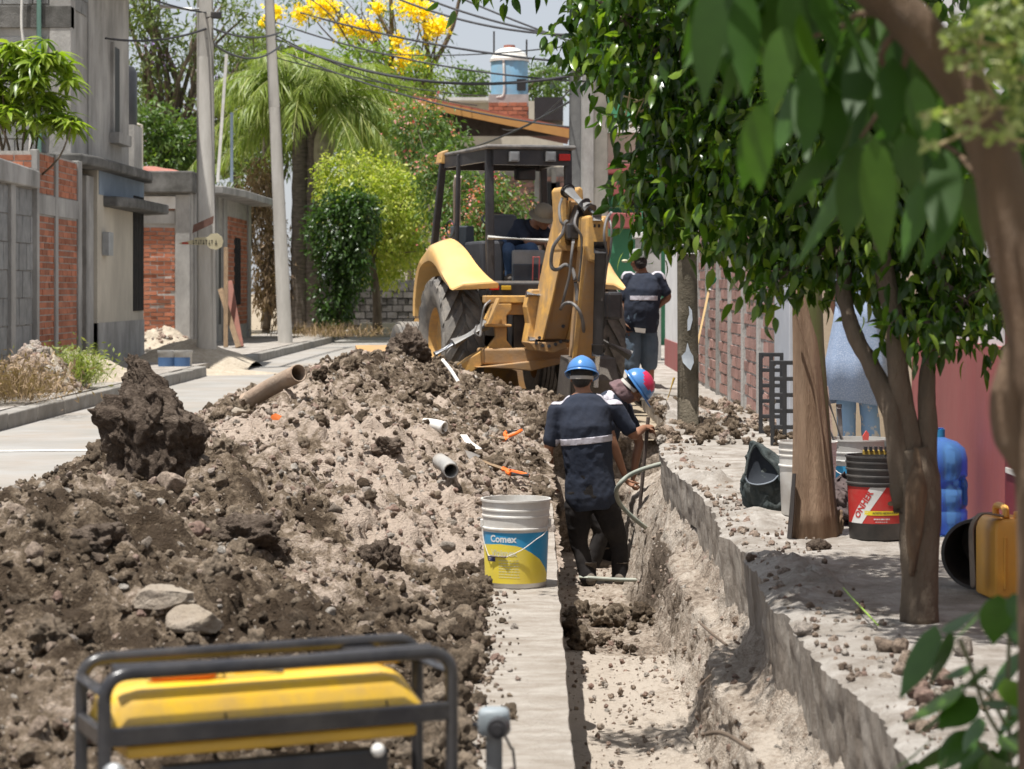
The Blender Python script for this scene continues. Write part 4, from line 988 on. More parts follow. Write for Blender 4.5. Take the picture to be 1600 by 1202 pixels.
simple_tree('green_tree', base_at(370, 70), [Lb(370, 190, 70, 55, 60), Lb(330, 240, 70, 50, 40), Lb(430, 180, 70, 40, 60), Lb(395, 90, 71, 45, 50), Lb(200, 150, 70, 40, 70)], tuple(P(370, 280, 70)), .16, L_jac, 6000, .22, .065, 'loose green tree between the two concrete poles behind the thicket', 'tree', .25, 260, nlimb=14)
# stone wall at the bend
M_stone = M('dark_stone', (.13,.12,.115), (.085,.08,.075), .95, 6, .6, 40, dirt=(.18,.16,.13), dirt_amt=.4, rnd_amt=.3, spec=.15)
r = empty('stone_wall', (-4, 64, 0), label='dark rubble stone wall at the bend behind the bushes', cat='wall')
part_box('wall_core', r, -6.2, -1.2, 64.1, 64.5, 0, 1.5, M_dark_conc)
masonry(r, 'stone', -6.2, -1.3, .05, 1.5, lambda u, z: (Vector((u, 64.08, z)), EX, -EY), .30, .19, .025, .12, M_stone, limit=160, jit=.03)
r = empty('garden_steps', (-4.2, 60, 0), label='low pale steps at the foot of the stone wall', cat='steps')
for i in range(3): part_box('step', r, -4.6, -3.4, 59.8+i*.4, 60.3+i*.4, .0, .12*(i+1), M_plaster, .01)
# ------------------------------------------------------------------ houses closing the street
r = empty('brick_house', (0, 66, 0), label='brick house with a long sloping red and orange roof edge behind the digger', cat='house')
W0, W1 = q_(690, 66), q_(905, 66)
part_box('wall_core', r, W0, W1, 66.1, 74, 0, 4.75, M_rmortar)
masonry(r, 'brick', W0, W1, 3.3, 4.6, lambda u, z: (Vector((u, 66.07, z)), EX, -EY), .42, .17, .03, .05, M_rbrick, limit=160)
masonry(r, 'brick', W0, W1, 1.6, 3.25, lambda u, z: (Vector((u, 66.07, z)), EX, -EY), .42, .17, .03, .05, M_rbrick, limit=200)
part_box('window', r, q_(845, 66), q_(875, 66), 66.0, 66.2, 3.6, 4.3, M_dark)
for x in (W0+.7, 0.0, W1-.8): part_box('column', r, x, x+.14, 66.0, 66.2, 0, 4.7, M_conc)
Df = 64.0; a = P(645, 152, Df); c = P(893, 203, Df); b = MB()
M_orange = M('orange_fascia', (.50,.25,.07), (.42,.2,.06), .7, 2); M_rooftile = M('red_roof', (.28,.09,.065), (.22,.08,.06), .8, 3, .2)
b.prism([a, c, c-Vector((0, 0, .24)), a-Vector((0, 0, .24))], (0, .12, 0)); b.build('fascia', M_orange, r, world=True, smooth=0)
b = MB(); b.add([a+Vector((0, .12, 0)), c+Vector((0, .12, 0)), c+Vector((0, 8, .1)), a+Vector((0, 8, .1)), a+Vector((0, .12, .07)), c+Vector((0, .12, .07)), c+Vector((0, 8, .17)), a+Vector((0, 8, .17))], [(3, 2, 1, 0), (4, 5, 6, 7), (0, 1, 5, 4), (1, 2, 6, 5), (2, 3, 7, 6), (3, 0, 4, 7)]); b.build('roof', M_rooftile, r, world=True, smooth=0)
b = MB(); b.prism([P(660, 158, 65), P(885, 206, 65), P(885, 212, 65), P(690, 212, 65), P(660, 200, 65)], (0, .3, 0)); b.build('gable_shadow_board', M('dark_boards', (.07,.055,.05), (.045,.035,.03), .9, 6), r, world=True, smooth=0)  # dark panel stands in for the shaded gap under the eaves
r = empty('rooftop_house', (-1, 80, 0), label='far house with a white roof sheet and black rooftop drum', cat='house')
part_box('wall', r, q_(600, 80), q_(880, 80), 80, 88, 0, P(0, 158, 80).z, M_plaster)
part_box('roof_sheet', r, q_(610, 79), q_(770, 79), 79, 88, P(0, 157, 79).z, P(0, 152, 79).z, M_whitepaint)
b = MB(); b.lathe([(.0, 0), (.42, 0), (.42, .55), (.2, .75), (0, .75)], P(652, 152, 80)-Vector(r.location), 16); b.build('drum', M_dark, r)
part_box('dark_awning', r, q_(835, 70), q_(880, 70), 70, 76, P(0, 188, 70).z, P(0, 152, 70).z, M_dark)
r = empty('tank_tower', P(795, 190, 72), label='brick base on the roof carrying the blue and white tank', cat='brick tower')
kx = 72/FPX
b = MB(); b.box((0, 0, .35), (62*kx, 1.2, .9)); b.build('wall_core', M_rmortar, r, smooth=0)
masonry(r, 'brick', q_(764, 72), q_(826, 72), P(0, 195, 72).z, P(0, 158, 72).z, lambda u, z: (Vector((u, 71.38, z)), EX, -EY), .30, .13, .02, .05, M_brick, limit=60)
tb = P(796, 157, 72); r = empty('roof_tank', tb, label='pale blue rooftop water tank with a white domed lid and red cap', cat='water tank')
R1 = 29*kx; b = MB(); b.lathe([(0, 0), (R1, 0), (R1, 60*kx), (R1*.98, 62*kx), (0, 62*kx)], (0, 0, 0), 28); b.build('tank', M('pale_blue_paint', (.20,.42,.60), (.17,.36,.52), .6, 3, .05, dirt=(.3,.33,.33), dirt_amt=.4), r)
b = MB(); b.lathe([(R1*1.06, 60*kx), (R1*1.06, 64*kx), (R1*.93, 68*kx), (R1*.88, 73*kx), (R1*.6, 79*kx), (R1*.3, 82*kx), (0, 82*kx)], (0, 0, 0), 28); b.build('lid', M_whitepaint, r)
b = MB(); b.lathe([(9*kx, 81*kx), (9*kx, 86*kx), (0, 86*kx)], (0, 0, 0), 14); b.build('cap', M_rustred, r)
b = MB(); b.box((16*kx, -R1*.86, 22*kx), (20*kx, .06, 18*kx)); b.build('dark_label', M_dark, r, smooth=0)
b = MB(); b.tube(spline([(-9*kx, -R1*1.03, 60*kx), (-8*kx, -R1*1.05, 30*kx), (-9*kx, -R1*1.03, 6*kx), (-20*kx, -R1, 2*kx)], 4), .035, 6); b.build('pipe', M_whitepaint, r)
b = MB(); b.tube([(-24*kx, 0, 60*kx), (-24*kx, 0, 108*kx)], .03, 5); b.tube([(27*kx, 0, 60*kx), (27*kx, 0, 95*kx)], .03, 5); b.build('rod', M_iron, r)
# wires
M_wire = M('black_wire', (.03,.03,.035), rough=.6)
def wire(a, c, sag, r_, lab, n=14):
    m = (Vector(a)+Vector(c))/2-Vector((0, 0, sag)); pts = []
    for i in range(n+1):
        t = i/n; pts.append(Vector(a)*(1-t)**2+m*2*t*(1-t)+Vector(c)*t*t)
    b = MB(); b.tube(pts, r_, 5); b.build('overhead_cable', M_wire, group='overhead cables', label=lab, cat='cable')
WLS = ['highest left cable running down to the dark round pole', 'second highest cable down to the dark round pole', 'cable crossing the top of the sky toward the ficus crown', 'cable from the slender pole top passing over the blue tank to the ficus',
 'thickest cable, sagging level across the sky in front of the blue tank', 'cable passing behind the yellow blossoms and over the tank lid', 'cable dropping from the slender pole to the dark pole behind the cab', 'short cable through the yellow blossoms to the dark pole',
 'cable sloping from the slender pole to the left of the tank', 'lower cable sloping from the slender pole to the red roof', 'upper cable between the two grey concrete poles', 'lower cable between the two grey concrete poles', 'cable from the two-storey house corner to the first pole',
 'cable leaving the first pole up toward the top left edge', 'cable rising from the red roof to the dark pole', 'thin cable from the tank tower up to the grey-brown pole']
for (x0, y0, D0), (x1, y1, D1), sg, rr in (((560, -30, 45), (900, 55, 41), .5, .022), ((600, -30, 45), (905, 60, 41), .3, .022), ((640, -40, 46), (1000, 100, 41), .2, .02), ((470, 20, 48), (1000, 105, 40), .4, .022), ((430, 60, 48), (1000, 95, 40), 1.3, .03), ((430, 35, 48), (1000, 130, 40), .6, .018), ((430, 75, 48), (900, 200, 41), .5, .018), ((560, 80, 60), (905, 70, 41), .3, .014), ((430, 90, 48), (760, 150, 66), .3, .016), ((430, 55, 48), (745, 165, 66), .5, .016), ((322, 40, 36), (440, 50, 48), .3, .02), ((322, 60, 36), (440, 70, 48), .6, .02), ((165, 60, 34), (322, 45, 36), .2, .018), ((322, 20, 36), (190, -20, 33), .1, .016), ((700, 240, 60), (905, 150, 41), .3, .02), ((780, 200, 66), (938, 80, 34), .9, .014)):
    wire(P(x0, y0, D0), P(x1, y1, D1), sg, rr, WLS.pop(0))
# left leafy tree over the block wall: rosettes of long leaves
def rosettes():
    base = Vector((-6.75, 29.8, 0)); o = empty('broadleaf_tree', base, label='bushy tree with glossy lime leaf rosettes above the block wall at far left', cat='tree'); B = np.array(base)
    b = MB(); tips = []
    lob = [Lb(20, 110, 29.8, 50, 45), Lb(75, 120, 29.6, 45, 45), Lb(40, 170, 29.8, 60, 40), Lb(95, 190, 29.6, 30, 14), Lb(-30, 130, 30, 50, 60), Lb(110, 190, 29.5, 22, 14), Lb(60, 85, 29.6, 50, 25)]
    pts, d = crown_points(lob, 150, .75)
    limbs(b, (0, 0, 2.2), [Vector(p)-base for p in pts[:12]], .022, .008); b.tube([(0, 0, 0), (0, 0, 2.25)], .05, 8); b.build('trunk', M_bark, o)
    pos, dr = [], []
    for p, q in zip(pts, d):
        for k in range(11):
            a = 2*PI*k/11+rnd.random(); pos.append(p); dr.append((math.cos(a), math.sin(a), rnd.uniform(-.5, .45)))
    leaf_mass('crown', leaf_mat('glossy_lime_leaves', [(.20,.29,.03), (.28,.36,.05), (.09,.15,.02), (.32,.38,.08)], .35, .42), np.array(pos)-B, np.array(dr), [leaf_proto(.27, .07, .3, .5, 4)], nr.uniform(.7, 1.2, len(pos)), o, roll=.3)
rosettes()
def tuft(px, py, D, n, h, sp, mat, label, z=.15, lw=.006, name='weed_clump'):
    base = Vector(base_at(px, D, z)); o = empty(name, base, label=label, cat='weeds'); pos = nr.normal(size=(n, 3))*[sp, sp, 0]; dr = nr.normal(size=(n, 3))*[.45, .45, .15]+[0, 0, .9]
    leaf_mass('stems', mat, pos, dr, [leaf_proto(h, lw, .2, .15, 3)], nr.uniform(.4, 1.1, n), o)
    m = n; pos2 = pos[nr.randint(n, size=m)]+nr.normal(size=(m, 3))*[sp*1.2, sp*1.2, h*.22]+[0, 0, h*.45]; leaf_mass('leaves', mat, pos2, nr.normal(size=(m, 3)), [leaf_proto(h*.16, h*.05, .2, .2, 2)], nr.uniform(.5, 1.2, m), o)
tuft(105, 600, 26.0, 1300, .50, .15, leaf_mat('weed_green', [(.20,.25,.07), (.30,.32,.12), (.14,.18,.05), (.38,.36,.18)], .6, .4), 'pale green weed clump growing at the kerb by the rubble pile')
tuft(10, 640, 22.5, 900, .50, .25, L_dry, 'dry straw-coloured weeds at the far left kerb', lw=.008)
tuft(520, 510, 53, 500, .4, .6, L_dry, 'dry grass fringe at the foot of the palm', lw=.02)
# rubble, sand and small things on the left sidewalk
M_sand = soil_mat('sand', (.30, .25, .19), (.42, .36, .28), (.52, .46, .37), attr=False, bump=.5)
def mound(px, py, D, rx, ry, h, mat, label, cat, name, seed, rough=.12, nst=0, stone=None, z=.1):
    base = Vector(base_at(px, D, z)); g = np.linspace(-1, 1, 90); X, Y = np.meshgrid(g, g); rr = np.hypot(X, Y)
    Z = h*np.clip(1-rr**1.3, -.6, 1)*(1+.15*fbm(X*2, Y*2, o=3, s=seed))+rough*.45*h*fbm(X*7, Y*7, o=5, s=seed+5)*np.clip(1.15-rr, 0, 1)
    V, F = grid(X*rx, Y*ry, Z); me = npmesh('mound', V, F, mat, True, 180)
    o = put(name, me, loc=base, label=label, cat=cat, kind='stuff')
    if nst:
        it = []
        for i in range(nst):
            a = rnd.random()*2*PI; q = rnd.random()**.6*.98; s = .02+.05*rnd.random()**2.5; zz = h*max(0, 1-q**1.3)
            it.append((nr.randint(12), (base.x+math.cos(a)*q*rx, base.y+math.sin(a)*q*ry, base.z+zz+s*.2), Rm()*s))
        put(name+'_pieces', scatter_mesh('pieces', stone or pale_lumps, it, lumps), label='loose broken pieces on the '+label, cat='rubble', kind='stuff')
mound(55, 600, 25.6, .55, .9, .50, M_sand, 'pale heap of broken rubble against the block wall', 'rubble heap', 'rubble_heap', 3, .3, 700)
mound(115, 600, 28.5, .95, 1.0, .42, M_sand, 'smooth sandy mound behind the green weeds', 'sand heap', 'sand_mound', 6, .1)
mound(300, 565, 36.5, 1.0, 1.5, .36, M_sand, 'light sand heap around the foot of the first pole', 'sand heap', 'sand_pile', 9, .08)
mound(330, 575, 34.2, 1.0, .9, .08, M_sand, 'sand washed over the kerb onto the street', 'sand', 'spilt_sand', 12, .1, z=.0)
mound(250, 540, 43, .9, .9, .38, M_sand, 'stone and rubble heap under the brick wall', 'rubble heap', 'stone_heap', 15, .3, 160)
# two old pails on the left kerb
M_palewhite = M('dull_white_plastic', (.50,.50,.48), (.40,.40,.39), .6, 6, .05, dirt=(.3,.26,.2), dirt_amt=.6)
for px, lab in ((262, 'pale plastic pail with a blue label on the left kerb, the left one of two'), (285, 'pale plastic pail with a blue label on the left kerb, the right one of two')):
    o = empty('pail', base_at(px, 33.5, .0), label=lab, cat='bucket', group='pails on the left kerb'); o.location.z = .02
    b = MB(); b.lathe([(0, 0), (.125, 0), (.135, .10), (.14, .28), (.15, .30), (.15, .34), (.135, .34), (.125, .05), (0, .04)], (0, 0, 0), 24); b.build('body', M_palewhite, o)
    b = MB(); b.lathe([(.1385, .07), (.1415, .24)], (0, 0, 0), 12, a0=R(200), a1=R(330)); b.build('label', M('dull_blue', (.08,.16,.32), (.06,.13,.27), .6), o)
o = empty('orange_pail', base_at(213, 40, .1), label='small orange-yellow container on the stones under the brick wall', cat='container'); o.location.z = .38
b = MB(); b.lathe([(0, 0), (.12, 0), (.13, .04), (.13, .16), (.07, .20), (0, .20)], (0, 0, 0), 16); b.build('body', M('orange_plastic', (.60,.30,.05), rough=.5), o)
# ================================================================== backhoe
BO = Vector((-.10, 24.2, 0)); BYAW = R(15); _c, _s = math.cos(BYAW), math.sin(BYAW)
def BL(px, py, ly):
    """picture point at local depth ly -> machine coordinates"""
    k = (px-HX)/FPX; lx = (k*(BO.y+ly*_c)-BO.x+ly*_s)/(_c-k*_s); wy = BO.y+lx*_s+ly*_c
    return Vector((lx, ly, CAMZ+(HY-py)/FPX*wy))
M_cat = M('machine_yellow', (.66,.38,.10), (.54,.30,.08), .5, 5, .1, dirt=(.30,.21,.13), dirt_amt=.9, dirt_sc=5, coords='Object')
M_catd = M('worn_ochre_paint', (.44,.24,.08), (.36,.20,.07), .6, 5, .15, dirt=(.32,.235,.16), dirt_amt=.85, dirt_sc=4, coords='Object')  # darker copy of the yellow: shade on the boom back, plus worn dirt
M_fend = M('fender_yellow', (.80,.50,.18), (.72,.43,.15), .35, 4, .05, dirt=(.42,.30,.16), dirt_amt=.65, coords='Object', coat=.3)
M_blk = M('black_steel', (.014,.014,.017), (.026,.026,.030), .4, 8, .1, dirt=(.10,.09,.08), dirt_amt=.35)
M_tyre = M('dusty_tyre', (.13,.125,.12), (.085,.082,.08), .9, 6, .3, 60, dirt=(.30,.27,.23), dirt_amt=.85, dirt_sc=4, spec=.2)
M_chrome = M('steel_rod', (.55,.56,.58), (.45,.46,.48), .25, 6, .03, metal=.9)
M_cyl = M('grey_cylinder', (.20,.21,.215), (.14,.145,.15), .45, 6, .1, dirt=(.3,.25,.2), dirt_amt=.5)
M_hose = M('hose_rubber', (.16,.15,.145), (.09,.088,.085), .5, 8, .1)
M_seat = M('seat_vinyl', (.05,.052,.06), (.035,.037,.043), .6)
M_greypanel = M('grey_seat_back', (.22,.225,.23), (.17,.175,.18), .7, 5, .1)
M_rlight = M('red_lens', (.65,.02,.015), rough=.25); M_ylight = M('amber_lens', (.60,.36,.03), rough=.3)
bh = empty('backhoe', BO, BYAW, label='yellow backhoe loader with an open black cab seen from behind, digging arm folded up', cat='backhoe')
def wheel(parent, x, y, r, wd, rim_r, side, nl, lugh, name='wheel'):
    w_ = empty(name, (x, y, r)); w_.parent = parent; KIDS.setdefault(parent.name, []).append(w_)
    h = wd/2; b = MB(); prof = [(rim_r, -h*.72), (rim_r+.04, -h*.86), (r*.80, -h), (r*.93, -h*.93), (r-lugh, -h*.75), (r-lugh, h*.75), (r*.93, h*.93), (r*.80, h), (rim_r+.04, h*.86), (rim_r, h*.72)]
    b.lathe(prof, (0, 0, 0), 48, axis=(1, 0, 0))
    if nl:
        for k in range(nl):
            for s in (-1, 1):
                a0 = 2*PI*(k+(.5 if s > 0 else 0))/nl; rings = []
                for j in range(5):
                    t = j/4; a = a0+s*0-t*.42*(26/nl)**.5+.1; xx = s*h*(.06+.93*t); rr0 = r-lugh*1.3-(.05*t**5); rr1 = r-.06*t**4
                    dw = .050+.026*t; c = []
                    for (rr, da) in ((rr0, -dw*1.2), (rr0, dw*1.2), (rr1, dw), (rr1, -dw)):
                        an = a+da/r; c.append(Vector((xx, math.sin(an)*rr, math.cos(an)*rr)))
                    rings.append(c)
                b.loft(rings)
    else:
        for k in range(5):
            xx = -h*.62+h*.31*k; b.lathe([(r-.012, xx-.02), (r+.004, xx-.018), (r+.004, xx+.018), (r-.012, xx+.02)], (0, 0, 0), 48, axis=(1, 0, 0))
    b.build('tyre', M_tyre, w_, smooth=50)
    b = MB(); sd = side; b.lathe([(0, sd*h*.25), (.10, sd*h*.25), (.12, sd*h*.1), (rim_r*.55, sd*h*.05), (rim_r*.62, sd*h*.25), (rim_r*.93, sd*h*.35), (rim_r, sd*h*.72), (rim_r+.015, sd*h*.74), (rim_r, -sd*h*.72)], (0, 0, 0), 36, axis=(1, 0, 0))
    for k in range(8):
        a = 2*PI*k/8; b.box((sd*h*.30, math.sin(a)*.075, math.cos(a)*.075), (.04, .025, .025))
    b.build('rim', M_cat, w_, smooth=40)
    return w_
wheel(bh, -.80, 0, .70, .44, .36, -1, 17, .045); wheel(bh, .70, 0, .70, .44, .36, 1, 17, .045)
wheel(bh, -.80, 2.15, .44, .30, .21, -1, 0, .02); wheel(bh, .78, 2.15, .44, .30, .21, 1, 0, .02)
# chassis, bonnet, loader
b = MB(); boxb(b, -.34, .34, -.6, 1.7, .55, 1.0); boxb(b, -.25, .25, 1.7, 2.9, .55, .95); b.build('chassis', M_blk, bh, smooth=0, bev=.02)
b = MB(); b.tube([(-.7, 0, .70), (.7, 0, .70)], .11, 12); b.build('axle', M_catd, bh); b = MB(); b.tube([(-.7, 2.15, .44), (.7, 2.15, .44)], .07, 10); b.build('axle', M_catd, bh); b = MB(); b.ell((0, 0, .70), (.24, .22, .22)); b.build('differential', M_catd, bh)
b = MB(); b.prism([(-.38, 1.1, 1.0), (-.38, 3.0, .95), (-.38, 3.05, 1.45), (-.38, 1.1, 1.62)], (.76, 0, 0)); b.build('bonnet', M_cat, bh, smooth=0, bev=.04)
b = MB(); b.tube([(-.28, 1.95, 1.5), (-.28, 1.95, 2.42), (-.28, 1.89, 2.52)], .045, 12); b.build('exhaust', M('dusty_pipe', (.40,.34,.29), (.30,.25,.21), .7, 8), bh)
for s in (-1, 1):
    b = MB(); b.loft([[Vector((s*.50+dx, y, z+dz)) for dx, dz in ((-.05, -.09), (.05, -.09), (.05, .09), (-.05, .09))] for y, z in ((1.3, 1.35), (2.2, 1.15), (3.0, .8), (3.5, .35))]); b.build('loader_arm', M_cat, bh, smooth=0, bev=.01)
b = MB(); b.prism([(-1.1, 3.45, .02), (-1.1, 4.05, .02), (-1.1, 4.0, .06), (-1.1, 3.6, .16), (-1.1, 3.56, .42), (-1.1, 3.8, .54), (-1.1, 3.78, .58), (-1.1, 3.45, .46)], (2.2, 0, 0)); b.build('loader_bucket', M_catd, bh, smooth=0)
# fenders: curved shell over each rear wheel
def fender(s):
    b = MB(); prof = [(.90, .98), (.89, 1.18), (.79, 1.42), (.60, 1.60), (.30, 1.72), (.08, 1.76), (-.22, 1.66), (-.55, 1.46), (-.82, 1.33), (-.86, 1.29)]
    inner = [(.85, .98), (.83, 1.16), (.73, 1.36), (.58, 1.50), (.28, 1.56), (.05, 1.56), (-.2, 1.50), (-.5, 1.37), (-.8, 1.29), (-.84, 1.27)]
    p = spline([Vector((0, y, z)) for y, z in prof], 4); q = spline([Vector((0, y, z)) for y, z in inner], 4); rings = []
    for i_, (a, c) in enumerate(zip(p, q)):
        xi = np.interp(i_/(len(p)-1), [0, .3, .55, .8, 1], [.70, .74, .78, .62, .50]) if s < 0 else .5
        q_f = 1.0 if s < 0 else .83; rings.append([Vector((s*xi, a.y, a.z+.02)), Vector((s*.86*q_f, a.y, a.z)), Vector((s*.98*q_f, a.y, a.z-.05)), Vector((s*1.01*q_f, a.y, (a.z+c.z)/2-.02)), Vector((s*1.0*q_f, c.y, c.z-.02)), Vector((s*xi, c.y, c.z-.01))])
    b.loft(rings if s < 0 else [list(reversed(r_)) for r_ in rings]); b.build('fender', M_fend, bh, smooth=60)
fender(-1); fender(1)
# cab
ZR = 2.74
def post(a, c, w_, d_, m=M_blk, name='cab_post'):
    b = MB(); b.bar(a, c, w_, d_, (0, 1, 0)); b.build(name, m, bh, smooth=0, bev=.012)
xl, xr = BL(766, 300, -.55).x, BL(889, 300, -.55).x
post((xl, -.55, 1.22), (xl, -.50, ZR-.03), .085, .07); post((xr, -.55, 1.22), (xr+.0, -.50, ZR-.03), .075, .07)
fl = BL(690, 250, 1.05); fr_ = BL(842, 260, 1.05)
post((fl.x-.10, 1.25, 1.15), (fl.x, .95, ZR-.06), .075, .07); post((fr_.x+.12, 1.2, 1.15), (fr_.x+.02, .95, ZR-.06), .075, .07)
post((fl.x+.01, .42, 1.3), (fl.x+.04, .40, ZR-.06), .045, .05)
b = MB(); rr = [(xl-.07, -.68), (xr+.05, -.68), (xr+.07, .2), (fr_.x+.08, 1.1), (fl.x-.02, 1.1), (xl-.10, .2)]
b.prism([Vector((x, y, ZR-.06)) for x, y in rr], (0, 0, .045)); b.build('roof', M('roof_grey', (.10,.098,.098), (.06,.06,.06), .6, 5, .1, dirt=(.4,.35,.3), dirt_amt=.5), bh, smooth=0, bev=.03)
b = MB(); boxb(b, xl+.02, xr-.02, -.62, -.55, ZR-.22, ZR-.065); boxb(b, fl.x, fr_.x, .95, 1.02, ZR-.2, ZR-.065)
b.bar((xl, -.5, ZR-.12), (fl.x+.02, .95, ZR-.12), .05, .12); b.bar((xr, -.5, ZR-.12), (fr_.x, .95, ZR-.12), .05, .12); b.build('roof_frame', M_blk, bh, smooth=0)
for px in (803, 860):
    p = BL(px, 245, -.66); b = MB(); b.box(p, (.10, .07, .10)); b.box(p+Vector((0, -.037, 0)), (.075, .006, .075)); b.build('work_light', M_greypanel, bh, smooth=0, bev=.012)
b = MB(); p = BL(882, 246, -.64); b.box(p, (.12, .03, .07)); b.build('stop_light', M_rlight, bh, smooth=0, bev=.005)
b = MB(); p = BL(692, 243, 1.0); b.prism([p+Vector((-.05, -.1, -.09)), p+Vector((.04, -.1, -.10)), p+Vector((.04, -.1, .06)), p+Vector((-.03, -.1, .03))], (0, .25, 0)); b.build('roof_corner', M_cat, bh, smooth=0, bev=.01)
mp = BL(820, 272, .6); b = MB(); b.box(mp, (.24, .05, .15)); b.build('mirror', M_blk, bh, smooth=0, bev=.03)
b = MB(); b.box(mp+Vector((0, -.028, 0)), (.20, .006, .115)); b.build('mirror_glass', M_glass, bh, smooth=0)
b = MB(); boxb(b, xl-.05, xr+.05, -.62, 1.25, 1.17, 1.24); b.build('cab_floor', M_blk, bh, smooth=0)
b = MB(); boxb(b, xl-.03, xr+.06, -.72, -.60, 1.13, 1.31); b.build('rear_sill', M_blk, bh, smooth=0, bev=.01)
b = MB(); boxb(b, xl-.02, xr, -.70, -.60, 1.312, 1.335); b.tube([BL(762, 371, -.62), BL(858, 376, -.62)], .022, 8); b.build('rail', M('worn_rail', (.45,.44,.42), (.3,.3,.29), .6, 12), bh)
for px, m in ((772, M_rlight), (791, M_ylight)):
    p = BL(px, 450, -.735); b = MB(); b.box(p, (.10, .03, .045)); b.build('tail_light', m, bh, smooth=0, bev=.006)
# seat, console, wheel, floor gear
b = MB(); boxb(b, -.20, .30, .0, .45, 1.45, 1.58); boxb(b, -.14, .22, .1, .4, 1.24, 1.45); b.build('seat', M_seat, bh, smooth=0, bev=.04)
b = MB(); p = BL(783, 375, .45); b.box(p+Vector((.02, 0, 0)), (.34, .10, .55), Matrix.Rotation(R(-8), 3, 'X')); b.build('seat_back', M('seat_back_grey', (.10,.105,.12), (.08,.085,.095), .6), bh, smooth=0, bev=.05)
b = MB(); p0 = BL(826, 418, -.45); b.box(p0+Vector((0, 0, 0)), (.36, .05, .36)); b.build('rear_panel', M_greypanel, bh, smooth=0, bev=.06)
b = MB(); p0 = BL(826, 428, -.48); b.box(p0, (.34, .02, .20)); b.build('panel_pocket', M('dark_glass', (.04,.05,.065), rough=.3), bh, smooth=0, bev=.01)
b = MB(); b.lathe([(.17, -.012), (.185, 0), (.17, .012), (.16, 0), (.17, -.012)], BL(778, 345, .95), 28, axis=(0, -.5, .85)); b.tube([BL(778, 345, .95), BL(780, 400, 1.1)], .025, 8); b.build('steering_wheel', M_seat, bh)
for px in (832, 842):
    b = MB(); b.tube([BL(px, 440, -.56), BL(px+1, 402, -.56)], .007, 5); b.build('lever', M('red_lever', (.5,.1,.09), rough=.5), bh)
b = MB(); b.tube([BL(832, 402, -.56), BL(843, 402, -.56)], .007, 5); b.build('lever_grip', bpy.data.materials['red_lever'], bh)
b = MB(); boxb(b, -.55, -.30, -.3, .5, 1.24, 1.75); boxb(b, .42, .60, -.1, .9, 1.24, 1.6); b.build('side_console', M_seat, bh, smooth=0, bev=.03)
b = MB(); p0 = BL(735, 405, .2); b.bar(BL(712, 395, .5), BL(745, 440, -.3), .03, .06); b.box(BL(722, 390, .6), (.22, .2, .5)); b.build('left_console', M('dark_blue_grey', (.06,.075,.09), rough=.6), bh, smooth=0, bev=.02)
b = MB(); b.lathe([(.085, -.01), (.10, 0), (.085, .01), (.085, -.01)], BL(704, 358, .5), 20, axis=(1, .3, 0)); b.build('coiled_belt', M_blk, bh)
# rear frame: plates around an open middle, with stiffeners
YF = -1.0
def plate(name, pts, ly, th, m=M_catd, bev=.012):
    b = MB(); b.prism([BL(x, y, ly) for x, y in pts], (0, th, 0)); return b.build(name, m, bh, smooth=0, bev=bev)
plate('rear_plate', [(757, 462), (884, 462), (884, 474), (757, 474)], YF, .10, M_cat)
plate('rear_plate', [(768, 474), (800, 474), (800, 484), (792, 494), (792, 532), (806, 550), (756, 550), (775, 526), (773, 512), (764, 502), (757, 500)], YF, .06, M_cat)
plate('rear_plate', [(880, 474), (893, 474), (900, 520), (904, 552), (868, 552), (872, 530), (880, 515)], YF, .06, M_cat)
plate('rear_plate', [(792, 474), (880, 474), (880, 492), (792, 492)], YF+.04, .05, M_catd)
plate('stiffener', [(757, 505), (800, 507), (800, 511), (757, 511)], YF-.10, .16, M_cat)
plate('stiffener', [(866, 507), (905, 507), (905, 512), (866, 512)], YF-.10, .16, M_cat)
b = MB(); b.prism([BL(775, 466, YF-.03), BL(777, 466, YF-.03), BL(762, 506, YF-.03), BL(757, 506, YF-.03)], (0, -.14, 0)); b.build('stiffener', M_cat, bh, smooth=0)
b = MB(); boxb(b, -.36, .36, -.93, -.58, .62, 1.1); b.build('rear_housing', M_blk, bh, smooth=0)
